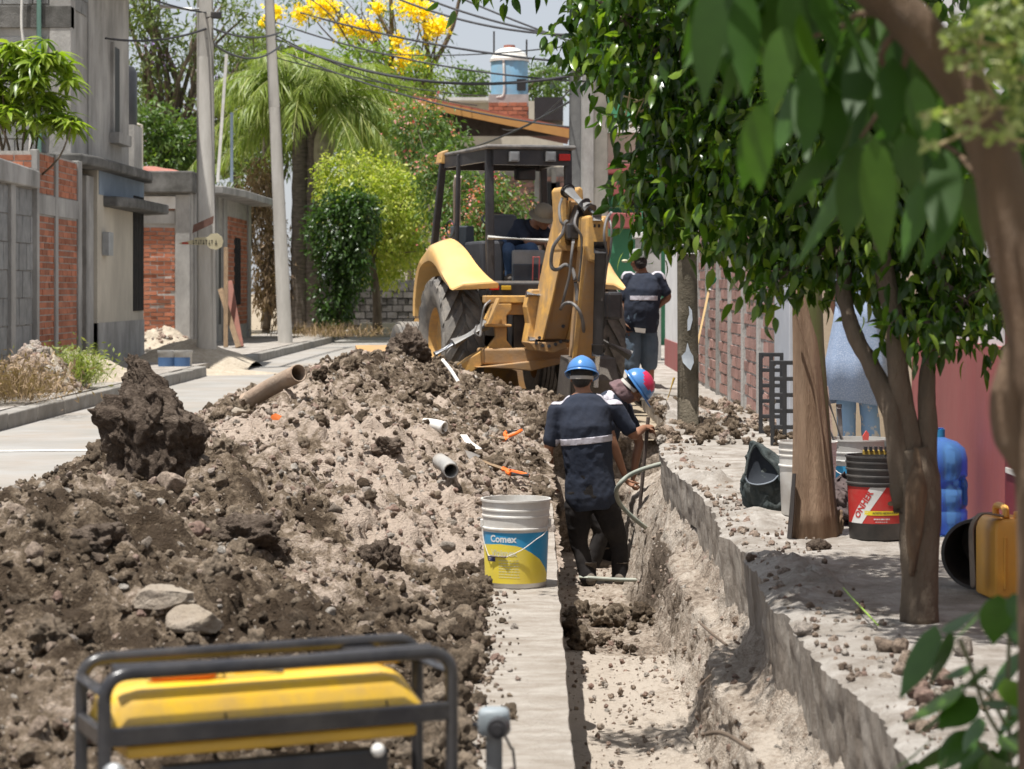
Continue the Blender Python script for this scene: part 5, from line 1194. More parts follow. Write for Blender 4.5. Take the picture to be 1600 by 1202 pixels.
# stabiliser box beam with legs
b = MB(); p0, p1 = BL(752, 556, YF-.05), BL(908, 556, YF-.05); boxb(b, p0.x, p1.x, YF-.14, YF+.16, .50, .66); b.build('cross_beam', M_catd, bh, smooth=0, bev=.02)
b = MB(); b.prism([BL(745, 574, YF-.2), BL(905, 556, YF-.2), BL(905, 562, YF-.2), BL(830, 580, YF-.2), BL(800, 577, YF-.2)], (0, .3, 0)); b.build('lower_guard', M_catd, bh, smooth=0, bev=.01)
b = MB(); b.prism([BL(754, 566, 1.2), BL(770, 566, 1.2), BL(808, 580, 1.2), BL(812, 606, 1.2), BL(756, 602, 1.2)], (0, .10, 0)); b.build('belly_plate', M_cat, bh, smooth=0, bev=.01)
for s in (-1,):
    a, c = BL(760, 508, YF-.02), BL(690, 548, YF-.1)
    b = MB(); b.tube([a+(c-a)*.0, a+(c-a)*.75], .058, 16); b.build('stabiliser_cylinder', M_cyl, bh)
    b = MB(); b.tube([a+(c-a)*.7, a+(c-a)*1.15], .03, 12); b.build('stabiliser_rod', M_chrome, bh)
    b = MB(); b.loft([[q+Vector(o_) for o_ in ((0, -.07, -h_), (0, .07, -h_), (0, .07, h_), (0, -.07, h_))] for q, h_ in ((BL(762, 552, YF-.02), .07), (BL(730, 572, YF-.02), .08), (BL(680, 608, YF-.02), .07), (BL(640, 630, YF-.02), .05))]); b.build('stabiliser_arm', M_cat, bh, smooth=0, bev=.01)
    b = MB(); q = BL(636, 640, YF-.02); b.box((q.x, q.y, .05), (.4, .35, .06)); b.build('stabiliser_foot', M_blk, bh, smooth=0, bev=.01)
    b = MB(); b.tube(spline([BL(745, 508, YF-.12), BL(742, 520, YF-.16), BL(750, 525, YF-.16), BL(752, 505, YF-.1), BL(757, 480, YF-.1), BL(766, 470, YF-.05)], 5), .013, 6); b.build('hose', M_hose, bh)
# right stabiliser leg, mostly hidden
a, c = BL(905, 512, YF-.02), BL(985, 556, YF-.1); b = MB(); b.tube([a, c], .055, 14); b.build('stabiliser_cylinder', M_cyl, bh)
b = MB(); b.loft([[q+Vector(o_) for o_ in ((0, -.07, -.07), (0, .07, -.07), (0, .07, .07), (0, -.07, .07))] for q in (BL(905, 556, YF-.02), BL(960, 590, YF-.02), BL(1000, 625, YF-.02))]); b.build('stabiliser_arm', M_blk, bh, smooth=0, bev=.01)
# boom: box section leaning right, lit flank and shaded back put into separate paint colours
def beam(name, A, B, wl, dl, wu, du, m, m2=None, mid=None, bev=.015):
    """A, B: centre points; widths across x and depths across y at the lower and upper ends"""
    b = MB(); n = 8; rings = []
    for i in range(n+1):
        t = i/n; c = A.lerp(B, t); w_ = wl+(wu-wl)*t; d_ = dl+(du-dl)*t
        if mid: d_ += mid*math.sin(PI*t); 
        rings.append([c+Vector((-w_/2, -d_/2, 0)), c+Vector((w_/2, -d_/2, 0)), c+Vector((w_/2, d_/2, 0)), c+Vector((-w_/2, d_/2, 0))])
    b.loft(rings); return b.build(name, m, bh, smooth=0, bev=bev)
A, B = BL(858, 530, -1.35), BL(897, 315, -1.75)
beam('boom', A, B, .24, .42, .20, .34, M_catd, mid=.16)
for dx in (-.130, .130):
    b = MB(); n = 10; fr0 = []
    for i in range(n+1):
        t = i/n; c = A.lerp(B, t); d_ = .46+.17*math.sin(PI*t)-.06*t; xx = dx*(1-.22*t)
        fr0.append([c+Vector((xx-.009, -d_/2-.02, 0)), c+Vector((xx+.009, -d_/2-.02, 0)), c+Vector((xx+.009, d_/2, 0)), c+Vector((xx-.009, d_/2, 0))])
    b.loft(fr0); b.build('boom_side_plate', M_cat, bh, smooth=0)
b = MB(); b.prism([BL(826, 535, -1.62), BL(884, 535, -1.62), BL(886, 545, -1.62), BL(866, 552, -1.62), BL(836, 548, -1.62)], (0, .3, 0)); b.build('boom_foot', M_catd, bh, smooth=0, bev=.01)
for x, y in ((838, 536), (848, 540), (858, 541), (868, 538), (876, 534), (843, 528), (880, 510)): b = MB(); b.tube([BL(x, y, -1.64), BL(x, y, -1.60)], .018, 8); b.build('bolt', M_blk, bh)
# swing post in front of the frame, left of the boom foot
b = MB(); b.loft([[q+Vector(o_) for o_ in ((-w_, -.06, 0), (w_, -.06, 0), (w_, .12, 0), (-w_, .12, 0))] for q, w_ in ((BL(828, 536, -1.2), .06), (BL(832, 505, -1.2), .05), (BL(829, 480, -1.2), .055), (BL(835, 462, -1.2), .07), (BL(838, 452, -1.2), .06))]); b.build('swing_post', M_cat, bh, smooth=0, bev=.015)
b = MB(); b.tube([BL(822, 460, -1.28), BL(850, 462, -1.28)], .035, 12); b.tube([BL(826, 532, -1.3), BL(888, 530, -1.3)], .04, 12); b.build('pivot_pin', M_chrome, bh)
# twin ears at the boom top and the dipper cylinder between them
for x0 in (878, 904):
    b = MB(); b.prism([BL(x0, 392, -1.95), BL(x0+12, 392, -1.95), BL(x0+9, 330, -1.95), BL(x0+7, 296, -1.95), BL(x0+2, 291, -1.95), BL(x0-3, 297, -1.95), BL(x0-1, 330, -1.95)], (0, .32, 0)); b.build('boom_ear', M_cat, bh, smooth=0, bev=.015)
b = MB(); b.tube([BL(886, 297, -2.0), BL(919, 326, -2.25)], .062, 16); b.build('dipper_cylinder', M_cyl, bh)
b = MB(); b.tube([BL(886, 297, -2.0), BL(888, 299, -2.02)], .075, 16); b.build('cylinder_collar', M_blk, bh); b = MB(); b.tube([BL(912, 320, -2.2), BL(922, 330, -2.27)], .078, 16); b.build('cylinder_collar', M_blk, bh)
b = MB(); b.tube([BL(919, 326, -2.25), BL(932, 336, -2.35)], .028, 10); b.build('dipper_rod', M_chrome, bh)
b = MB(); b.box(BL(905, 346, -2.05), (.16, .2, .3), Matrix.Rotation(R(20), 3, 'Y')); b.box(BL(893, 362, -2.05), (.12, .2, .16)); b.build('valve_block', M_blk, bh, smooth=0, bev=.02)
# dipper (stick)
A, B = BL(906, 585, -1.95), BL(930, 370, -2.2)
beam('dipper', A, B, .20, .20, .24, .34, M_catd, mid=.04)
b = MB(); b.prism([BL(895, 560, -2.12), BL(901, 560, -2.12), BL(922, 372, -2.36), BL(914, 372, -2.36)], (0, .02, 0)); b.build('dipper_edge', M_cat, bh, smooth=0)  # lighter strip paints the lit left flank onto the dipper
b = MB(); b.prism([BL(x, y, -2.42) for x, y in ((917, 338), (925, 336), (928, 343), (942, 343), (945, 336), (951, 340), (950, 385), (943, 408), (936, 412), (922, 408), (916, 385))], (0, .34, 0)); b.build('dipper_head', M_cat, bh, smooth=0, bev=.02)
b = MB(); b.tube([BL(933, 333, -2.44), BL(933, 345, -2.44)], .045, 14); b.build('head_pin', M_cyl, bh)
b = MB()
for x in (929, 936): b.box(BL(x, 353, -2.425), (.018, .01, .03))
b.build('slot', M_dark, bh, smooth=0)
b = MB(); b.tube([BL(938, 388, -2.5), BL(934, 552, -2.3)], .052, 16); b.build('bucket_cylinder', M_blk, bh)
b = MB(); b.tube([BL(934, 552, -2.3), BL(931, 605, -2.25)], .026, 10); b.build('bucket_rod', M_chrome, bh)
b = MB(); b.tube([BL(938, 378, -2.5), BL(938, 396, -2.5)], .065, 12); b.build('cylinder_collar', M_blk, bh); b = MB(); b.tube([BL(934, 538, -2.31), BL(934, 556, -2.3)], .062, 12); b.build('cylinder_collar', M_blk, bh)
b = MB(); b.lathe([(.05, -.03), (.10, -.03), (.10, .03), (.05, .03)], BL(887, 376, -1.99), 20, axis=(.3, -1, 0)); b.build('boom_boss', M_cat, bh)
# digging bucket under the dipper
o_ = BL(915, 600, -1.9); b = MB(); prof = [(-.05, .28), (.22, .25), (.34, .05), (.28, -.20), (.05, -.33), (-.25, -.30), (-.22, -.27), (.03, -.29), (.23, -.18), (.28, .04), (.18, .21), (-.05, .24)]
b.prism([o_+Vector((-.24, y*-1, z)) for y, z in prof], (.48, 0, 0))
for x in (-.24, .225): b.prism([o_+Vector((x, -y, z)) for y, z in prof[:6]], (.015, 0, 0))
for k in range(5): b.bar(o_+Vector((-.2+.1*k, .25, -.285)), o_+Vector((-.2+.1*k, .37, -.27)), .045, .03, w2=.03, h2=.012)
b.build('digging_bucket', M('bucket_steel', (.06,.05,.045), (.10,.085,.07), .75, 6, .3), bh, smooth=0, bev=.006)
b = MB(); b.bar(BL(908, 575, -1.95), o_+Vector((0, -.2, .2)), .12, .05); b.bar(BL(931, 600, -2.2), o_+Vector((.05, -.1, .25)), .06, .06); b.build('bucket_link', M_catd, bh, smooth=0)
for pts, r_ in (([(888, 345, -2.2), (882, 350, -2.2), (879, 365, -2.2), (865, 385, -2.15), (861, 410, -2.1), (864, 420, -2.1), (872, 421, -2.1), (883, 414, -2.1), (894, 420, -2.15), (899, 438, -2.2)], .018),
                ([(899, 440, -2.2), (902, 455, -2.2), (902, 470, -2.2)], .022),
                ([(896, 375, -2.2), (893, 400, -2.25), (890, 430, -2.2), (882, 462, -2.1), (877, 482, -2.0)], .014),
                ([(876, 483, -2.0), (884, 474, -2.2), (895, 475, -2.25), (905, 486, -2.3), (911, 505, -2.25), (912, 525, -2.1)], .017),
                ([(955, 332, -2.4), (947, 345, -2.5), (944, 370, -2.55), (948, 400, -2.5), (944, 450, -2.4), (941, 480, -2.35)], .013),
                ([(950, 338, -2.4), (955, 355, -2.5), (954, 390, -2.5), (945, 430, -2.45), (940, 470, -2.4)], .012),
                ([(903, 330, -2.2), (898, 350, -2.3), (909, 372, -2.3), (908, 410, -2.25), (904, 440, -2.2)], .013),
                ([(878, 310, -2.0), (874, 325, -2.1), (876, 345, -2.2), (884, 355, -2.2)], .014)):
    b = MB(); b.tube(spline([BL(*q) for q in pts], 5), r_, 8); b.build('hose', M_hose, bh)
b = MB(); b.box(BL(957, 478, -1.2), (.16, .2, .28)); b.build('side_tank', M_blk, bh, smooth=0, bev=.03)
# ================================================================== people
M_skin = M('skin', (.27,.135,.08), (.23,.11,.065), .55, 8, .1, spec=.35)
M_navy = M('navy_shirt', (.022,.028,.045), (.032,.040,.062), .9, 3, .25, 25, dirt=(.06,.058,.062), dirt_amt=.18, dirt_sc=5, spec=.2)
M_blackpants = M('black_trousers', (.016,.015,.016), (.028,.026,.027), .92, 4, .25, 25, dirt=(.07,.062,.055), dirt_amt=.3, dirt_sc=5, spec=.15)
M_jeans = M('grey_jeans', (.12,.17,.23), (.085,.12,.165), .92, 5, .3, 30, dirt=(.16,.17,.18), dirt_amt=.4, spec=.15)
M_bluejeans = M('blue_jeans', (.06,.10,.18), (.04,.07,.13), .9, 5, .3, 30, spec=.15)
M_boot = M('dusty_boot', (.06,.05,.042), (.10,.085,.07), .85, 6, .2, dirt=(.25,.2,.15), dirt_amt=.5)
M_refl = M('reflective_tape', (.52,.50,.55), (.42,.40,.45), .5, 40, .1)
M_hair = M('black_hair', (.012,.010,.009), (.022,.018,.015), .6, 30, .5, 120)
M_helmet = M('blue_helmet', (.05,.20,.50), (.045,.18,.46), .28, 3, .02, dirt=(.15,.22,.33), dirt_amt=.3, coat=.3)
M_strap = M('grey_strap', (.45,.42,.38), (.35,.32,.29), .8)
def V3(*a): return Vector(a)
def chain(b, pts, rad, n=12, sub=5, ell=1.0, up=(0, 0, 1)):
    pp = spline(pts, sub); rr = lerps(list(rad), sub); b.tube(pp, [(r, r*ell) for r in rr], n, up=up)
    b.ell(pp[0], (rr[0],)*3, nu=10, nv=8); b.ell(pp[-1], (rr[-1],)*3, nu=10, nv=8)
def torso_rings(b, secs, n=24):
    """secs: (centre, right vector, half width, half depth)"""
    rings = []
    for c, rt, hw, hd in secs:
        rt = rt.normalized(); rings.append((c, rt, hw, hd))
    out = []
    for i, (c, rt, hw, hd) in enumerate(rings):
        d = (rings[min(i+1, len(rings)-1)][0]-rings[max(i-1, 0)][0]).normalized(); r2 = (rt-d*rt.dot(d)).normalized(); f = d.cross(r2)
        out.append([c+r2*hw*math.copysign(abs(math.cos(a))**.85, math.cos(a))+f*hd*math.copysign(abs(math.sin(a))**.85, math.sin(a)) for a in [2*PI*k/n for k in range(n)]])
    b.loft(out)
def solidify_blob(b, name, mat, parent, voxel, smooth=3, off=None, noise=0.0, nfr=9, seed=0, folds=None):
    o = b.build(name, mat, parent, world=True, smooth=0)
    rm = o.modifiers.new('r', 'REMESH'); rm.mode = 'VOXEL'; rm.voxel_size = voxel; rm.use_smooth_shade = True
    s = o.modifiers.new('s', 'SMOOTH'); s.factor = .5; s.iterations = smooth
    me = bake(o)
    if noise or folds:
        n = len(me.vertices); co = np.empty(n*3, np.float32); me.vertices.foreach_get('co', co); co = co.reshape(-1, 3)
        no = np.empty(n*3, np.float32); me.vertices.foreach_get('normal', no); no = no.reshape(-1, 3)
        k = fbm(co[:, 0]*nfr, co[:, 1]*nfr, co[:, 2]*nfr*.8, 3, seed)
        k = noise*(1-2*np.abs(k))
        co = co+no*k[:, None]; me.vertices.foreach_set('co', co.ravel()); me.update()
    sm(me, 180); return o
def hand(b, wrist, d, palm_n, curl=.5, side=1, s=1.0):
    """palm with four fingers and a thumb; d: pointing direction, palm_n: palm normal, side: thumb side"""
    d = d.normalized(); n = (palm_n-d*palm_n.dot(d)).normalized(); t = d.cross(n)*side
    pc = wrist+d*.05*s
    b.loft([[wrist+d*q*s+t*w_*cx*s+n*h*cy*s for cx, cy in [(math.cos(2*PI*k/10), math.sin(2*PI*k/10)) for k in range(10)]] for q, w_, h in ((0, .026, .020), (.03, .036, .018), (.07, .040, .016), (.092, .038, .012))])
    for i, (o, L) in enumerate(((.028, .072), (.010, .080), (-.010, .074), (-.028, .058))):
        p = wrist+d*.085*s+t*o*s; pts = [p-d*.02*s, p]; a = 0; q = p
        for k, f in enumerate((.45, .32, .23)):
            a += curl*(1.1 if k else .8)+.04*i*curl; q = q+(d*math.cos(a)+n*math.sin(a))*L*f*s; pts.append(q)
        b.tube(pts, [.0095*s, .0095*s, .0088*s, .008*s, .0065*s], 8)
        b.ell(pts[-1], (.0066*s,)*3, nu=8, nv=6)
    p = wrist+d*.02*s+t*.024*s; pts = [p, p+(d*.5+t*.75+n*.25)*.034*s, p+(d*.75+t*.75+n*(.3+.5*curl))*.060*s, p+(d*1.0+t*.45+n*(.4+.9*curl))*.078*s]; b.tube(pts, [.013*s, .012*s, .0105*s, .008*s], 8); b.ell(pts[-1], (.008*s,)*3, nu=8, nv=6)
def head_mesh(b, c, fwd, up, s=1.0):
    """skull with jaw, nose, brow, ears; c is the head centre"""
    f = fwd.normalized(); u = (up-f*up.dot(f)).normalized(); r = f.cross(u); Mx = Matrix((r, f, u)).transposed()
    def E(x, y, z, a, bb, d): b.ell(c+Mx @ Vector((x*s, y*s, z*s)), (a*s, bb*s, d*s), Mx, 18, 12)
    E(0, -.005, .03, .076, .095, .085); E(0, .02, -.03, .066, .075, .085); E(0, .045, -.08, .04, .045, .035)
    E(0, .097, -.022, .013, .020, .016); E(0, .090, 0, .009, .014, .028); E(0, .075, .028, .052, .022, .012)
    E(0, .086, -.057, .022, .012, .006); E(0, .084, -.068, .019, .012, .006)
    for sd in (-1, 1): E(sd*.077, -.005, -.01, .009, .020, .030); E(sd*.030, .072, .006, .013, .012, .009); E(sd*.045, .062, -.03, .022, .02, .022)
    return Mx
def eyes(parent, c, Mx, s=1.0):
    b = MB()
    for sd in (-1, 1): b.ell(c+Mx @ Vector((sd*.030*s, .081*s, .006*s)), (.009*s, .006*s, .005*s), Mx, 10, 8)
    b.build('eyes', M('eye_dark', (.03,.02,.018), rough=.2) if 'eye_dark' not in bpy.data.materials else bpy.data.materials['eye_dark'], parent, world=True)
def hair_cap(parent, c, Mx, s=1.0, long=0.0):
    b = MB(); b.ell(c+Mx @ Vector((0, -.014*s, .040*s)), (.084*s, .098*s, .085*s), Mx, 18, 12); b.ell(c+Mx @ Vector((0, -.040*s, -.02*s)), (.072*s, .068*s, .075*s), Mx, 16, 10)
    if long: b.ell(c+Mx @ Vector((0, -.08*s, -.10*s)), (.06*s, .05*s, .13*s), Mx, 16, 10)
    solidify_blob(b, 'hair', M_hair, parent, .010, 2, noise=.003, nfr=40)
def helmet(parent, c, Mx, s=1.0, mat=None, extra=None):
    """hard hat with brim, ridge and neck strap"""
    o0 = parent_world(parent); b = MB(); n = 32; rows = 12; vs = []; fs = []
    hc = c+Mx @ Vector((0, 0, .035*s))
    for i in range(rows+1):
        th = PI/2*i/rows
        for j in range(n):
            a = 2*PI*j/n; rx, ry, rz = .114*s, .138*s, .125*s; ridge = .006*s*math.exp(-(math.cos(a)*math.cos(th)/.25)**2)*(1 if i > 1 else 0)
            vs.append(hc+Mx @ Vector((math.cos(a)*math.cos(th)*rx, math.sin(a)*math.cos(th)*ry, math.sin(th)*rz+ridge)))
    fs = [(i*n+j, i*n+(j+1) % n, (i+1)*n+(j+1) % n, (i+1)*n+j) for i in range(rows) for j in range(n)]
    b.add(vs, fs); rings = []
    for k, (g, dz) in enumerate(((1.0, 0), (1.10, -.008), (1.10, -.013), (.98, -.006))):
        rings.append([hc+Mx @ Vector((math.cos(a)*.114*s*g, math.sin(a)*.138*s*g+(.045*s*max(0, math.sin(a))**2 if k in (1, 2) else 0), dz*s)) for a in [2*PI*j/n for j in range(n)]])
    b.loft(rings, cap=False); hel = b.build('helmet', mat or M_helmet, parent, world=True, smooth=60)
    sd_ = hel.modifiers.new('t', 'SOLIDIFY'); sd_.thickness = .003
    b = MB()
    pts = [c+Mx @ Vector((math.cos(a)*.088*s, math.sin(a)*.108*s, (-.005-.028*max(0, -math.sin(a)))*s)) for a in [PI+PI*k/12 for k in range(13)]]
    b.loft([[p+Mx @ Vector((0, 0, -.012)), p+Mx @ Vector((0, -.006, -.012)), p+Mx @ Vector((0, -.006, .014)), p+Mx @ Vector((0, 0, .014))] for p in pts]); b.build('strap', M_strap, hel).location = -o0
    return hel, hc
def band_from(o, name, pred, mat, off=.0035):
    """a strip lying on the cloth: the faces of o inside pred, lifted a little"""
    me = o.data; n = len(me.vertices); co = np.empty(n*3, np.float32); me.vertices.foreach_get('co', co); co = co.reshape(-1, 3)
    no = np.empty(n*3, np.float32); me.vertices.foreach_get('normal', no); no = no.reshape(-1, 3); wl = np.array(parent_world(o.parent))
    keep = pred(co+wl); fs = [tuple(p.vertices) for p in me.polygons if all(keep[i] for i in p.vertices)]
    if not fs: return
    u = sorted({i for f in fs for i in f}); mp = {a: i for i, a in enumerate(u)}; V = co[u]+no[u]*off
    m2 = bpy.data.meshes.new(name); m2.from_pydata([tuple(v) for v in V], [], [tuple(mp[i] for i in f) for f in fs]); m2.materials.append(mat); sm(m2, 180)
    q = put(name, m2, o)
    t = q.modifiers.new('t', 'SOLIDIFY'); t.thickness = .004; t.offset = -1; return q
def band_planes(o, name, planes, mat, off=.0035):
    import bmesh
    bm = bmesh.new(); bm.from_mesh(o.data); wl = parent_world(o.parent)
    for p, n in planes: bmesh.ops.bisect_plane(bm, geom=bm.verts[:]+bm.edges[:]+bm.faces[:], plane_co=Vector(p)-wl, plane_no=Vector(n), clear_inner=True)
    if not bm.faces: return
    bm.normal_update()
    for v in bm.verts: v.co += v.normal*off
    m2 = bpy.data.meshes.new(name); bm.to_mesh(m2); bm.free(); m2.materials.clear(); m2.materials.append(mat); sm(m2, 180)
    q = put(name, m2, o); t = q.modifiers.new('t', 'SOLIDIFY'); t.thickness = .004; t.offset = -1; return q
def boots(parent, feet, mat=None):
    for a, d in feet:
        b = MB(); d = Vector(d).normalized(); x = d.cross(V3(0, 0, 1)).normalized()
        b.loft([[a+d*q+x*w_*math.cos(t)+V3(0, 0, z+h*math.sin(t)) for t in [2*PI*k/12 for k in range(12)]] for q, w_, z, h in ((-.085, .02, .045, .03), (-.07, .036, .045, .042), (-.02, .042, .05, .05), (.05, .044, .045, .042), (.12, .050, .035, .034), (.17, .042, .028, .026), (.195, .02, .022, .015))])
        b.tube([a+V3(0, 0, .05), a+V3(0, 0, .17)], [.048, .055], 12); b.build('boot', mat or M_boot, parent, world=True, smooth=60)
def figure(label, J, shirt_mat, pants_mat, belly=0.0, s=1.0, sleeve=.62, pants_to=1.0, head_f=(0, 1, 0), head_u=(0, 0, 1), curlL=.35, curlR=.35, palmL=None, palmR=None, wide=1.0, skirt=False, handsL=True, handsR=True, sleeveskin=None, feet=None, thumbL=1, thumbR=-1, fitn=.0045):
    base = V3((J['footL'].x+J['footR'].x)/2, (J['footL'].y+J['footR'].y)/2, min(J['footL'].z, J['footR'].z)); o = empty('person', base, label=label, cat='person')
    rt = (J['shR']-J['shL']); hr = (J['hipR']-J['hipL']); w = rt.length/2
    neck, chest, waist, pel = J['neck'], J['chest'], J['waist'], J['pelvis']
    def tor(e, belly_=belly, low=.0):
        sec = [(pel-(waist-pel).normalized()*(.07+low), hr, .145*wide+e, .105*wide+e), (pel, hr, .165*wide+e, .118*wide+e+belly_*.3), (waist, hr.lerp(rt, .4), .140*wide+e+belly_*.5, .105*wide+e+belly_), (chest, rt, .165*wide+e, .122*wide+e+belly_*.4),
               (chest.lerp(neck, .55), rt, w*.86+e, .098*wide+e), (chest.lerp(neck, .85), rt, w*.55+e, .075+e), (neck, rt, .062+e*.5, .062+e*.5)]
        return sec
    b = MB(); torso_rings(b, tor(-.004)); hd = J['head']
    chain(b, [neck-(hd-neck)*.3, neck.lerp(hd, .5), hd], [.060, .056, .052], 12)
    for k in 'LR':
        chain(b, [J['sh'+k], J['sh'+k].lerp(J['el'+k], .5), J['el'+k], J['el'+k].lerp(J['wr'+k], .4), J['wr'+k]], [.055*s, .046*s, .038*s, .037*s, .026*s], 12, 4)
        chain(b, [J['hip'+k], J['hip'+k].lerp(J['kn'+k], .5), J['kn'+k], J['kn'+k].lerp(J['foot'+k], .35), J['foot'+k]+V3(0, 0, .07)], [.088*s*wide, .076*s*wide, .056*s, .055*s, .038*s], 12, 4)
        if (k == 'L' and handsL) or (k == 'R' and handsR):
            dd = J['wr'+k]-J['el'+k]; dd = J.get('hd'+k, dd); pn = (palmL if k == 'L' else palmR) or V3(0, 1, 0)
            hand(b, J['wr'+k], Vector(dd), Vector(pn), curlL if k == 'L' else curlR, thumbL if k == 'L' else thumbR, s)
    Mx = head_mesh(b, hd, Vector(head_f), Vector(head_u), s)
    solidify_blob(b, 'body', M_skin, o, .0062, 2)
    eyes(o, hd, Mx, s)
    b = MB(); torso_rings(b, tor(.016, low=.03)[:-1]+[(neck-(neck-chest).normalized()*.015, rt, .075, .072)])
    for k in 'LR':
        a, c = J['sh'+k], J['el'+k]; e = a.lerp(c, sleeve); chain(b, [a-(J['shR']-J['shL'])*(.05 if k == 'R' else -.05), a, a.lerp(e, .5), e], [.070*s, .072*s, .066*s, .064*s], 14, 4)
    shirt = solidify_blob(b, 'shirt', shirt_mat, o, .010, 3, noise=fitn, nfr=9, seed=3)
    b = MB(); torso_rings(b, tor(.012)[:3])
    for k in 'LR':
        hp, kn, ft = J['hip'+k], J['kn'+k], J['foot'+k]; end = kn.lerp(ft, (pants_to-.5)*2*.93)+V3(0, 0, .02)
        if pants_to >= .75: chain(b, [hp, hp.lerp(kn, .5), kn, kn.lerp(end, .5), end], [.098*s*wide, .082*s*wide, .066*s, .062*s, .062*s], 14, 4)
        else: chain(b, [hp-V3(0, 0, .04), hp.lerp(kn, .5), end], [.088*s*wide, .096*s*wide, .090*s], 14, 4)
    pants = solidify_blob(b, 'trousers', pants_mat, o, .010, 3, noise=fitn*1.1, nfr=8, seed=9)
    boots(o, feet or [(J['footL'], (0, 1, 0)), (J['footR'], (0, 1, 0))])
    return o, shirt, pants, Mx

# ---- worker standing in the trench, back to the camera, right hand on a digging bar
D1 = 17.3
def Q(px, py, dy=0.0, D=D1): return P(px, py, D+dy)
J = dict(head=Q(909, 590, .03), neck=Q(911, 612), chest=Q(914, 665, -.02), waist=Q(920, 735), pelvis=Q(924, 775, .0), shL=Q(871, 642), shR=Q(960, 638, .02), elL=Q(857, 704, .0), wrL=Q(860, 745, .10), elR=Q(990, 680, .05), wrR=Q(1006, 669, .24),
         hipL=Q(904, 790), hipR=Q(946, 790), knL=Q(905, 850, .04), knR=Q(966, 848, .06), footL=Q(921, 914, .0), footR=Q(970, 914, .03))
J['hdR'] = V3(.55, .75, .12)
o1, shirt, pants, Mx = figure('worker with blue helmet standing in the trench, back turned, gripping an iron bar', J, M_navy, M_blackpants, head_f=(.12, 1, -.35), palmL=V3(1, 0, 0), palmR=V3(.1, .4, -1), curlR=1.0, curlL=.45, sleeve=.72, wide=1.10, belly=.02, feet=[(J['footL'], (-.2, 1, 0)), (J['footR'], (.35, 1, 0))])
o1.name = 'person'
hair_cap(o1, J['head'], Mx); hel, hc = helmet(o1, J['head'], Mx, 1.02)
z0 = Q(0, 687).z; 
c_ = V3(Q(915, 0).x, 0, z0); band_planes(shirt, 'reflective_band', [(c_+V3(0, 0, -.024), (-.10, 0, 1)), (c_+V3(0, 0, .024), (.10, 0, -1)), ((0, D1, 0), (0, -1, 0)), ((Q(868, 0).x, 0, 0), (1, 0, 0)), ((Q(963, 0).x, 0, 0), (-1, 0, 0))], M_refl)
for s_ in (-1, 1): band_planes(shirt, 'shoulder_tape', [((0, 0, Q(0, 632).z), (0, 0, 1)), ((0, D1-.01, 0), (0, -1, 0)), ((0, D1-.055, 0), (0, 1, 0)), ((Q(911, 0).x+s_*.10, 0, 0), (s_, 0, 0))], M_refl)
# ---- second worker bending to the right behind him
D2 = 18.35
def Q2(px, py, dy=0.0): return P(px, py, D2+dy)
J = dict(head=Q2(990, 607, -.02), neck=Q2(968, 616, 0), chest=Q2(945, 652), waist=Q2(930, 715, .05), pelvis=Q2(925, 760, .1), shL=Q2(938, 630, -.13), shR=Q2(975, 640, .14), elL=Q2(957, 690, -.14), wrL=Q2(975, 740, -.08), elR=Q2(998, 690, .16), wrR=Q2(990, 742, .08),
         hipL=Q2(915, 780, .02), hipR=Q2(935, 780, .2), knL=Q2(940, 830, 0), knR=Q2(950, 830, .25), footL=Q2(925, 890, .02), footR=Q2(945, 888, .2))
o2, shirt, pants, Mx = figure('worker bent over behind the standing one, red patch on his blue helmet', J, M_navy, M_blackpants, head_f=(.55, .25, -.80), head_u=(.85, 0, .5), curlL=.8, curlR=.8, palmL=V3(1, 0, 0), palmR=V3(1, 0, 0), wide=.95, feet=[(J['footL'], (1, .3, 0)), (J['footR'], (1, .2, 0))])
M_helred = M('blue_helmet_red_patch', (.05,.20,.50), (.045,.18,.46), .28)
hair_cap(o2, J['head'], Mx); hel, hc = helmet(o2, J['head'], Mx, 1.05)
dv = Mx @ V3(.25, -.35, .0)
V_ = np.array([tuple(v.co) for v in hel.data.vertices])
c0 = np.array(P(1012, 596, D2-.05)-parent_world(o2)); me = hel.data; me.materials.append(M('red_paint_patch', (.62,.03,.10), rough=.3, coat=.3))
for pl_ in me.polygons:
    if np.linalg.norm(np.array(pl_.center)-c0) < .085 and pl_.center[0] > c0[0]-.055: pl_.material_index = 1
band_from(shirt, 'shoulder_tape', lambda v: (v[:, 2] > Q2(0, 628).z) & (np.abs(v[:, 0]-Q2(958, 0).x-(v[:, 1]-D2)*.3) < .035) & (v[:, 1] < D2+.1), M_refl)
b = MB(); nk = J['neck']; hd = J['head']; rng = []
for k in range(7):
    t = k/6; c = nk.lerp(hd, -.15+t*.85); rng.append([c+Mx @ V3(math.cos(a)*(.098-.012*t)*(1+.12*math.sin(3*a)), (math.sin(a)*.105-.012)*1.0, 0) for a in [2*PI*j/18 for j in range(18)]])
b.loft(rng); solidify_blob(b, 'neck_cloth', M('mauve_cloth', (.17,.105,.11), (.12,.08,.085), .95, 6, .3), o2, .010, 2, noise=.007, nfr=16)
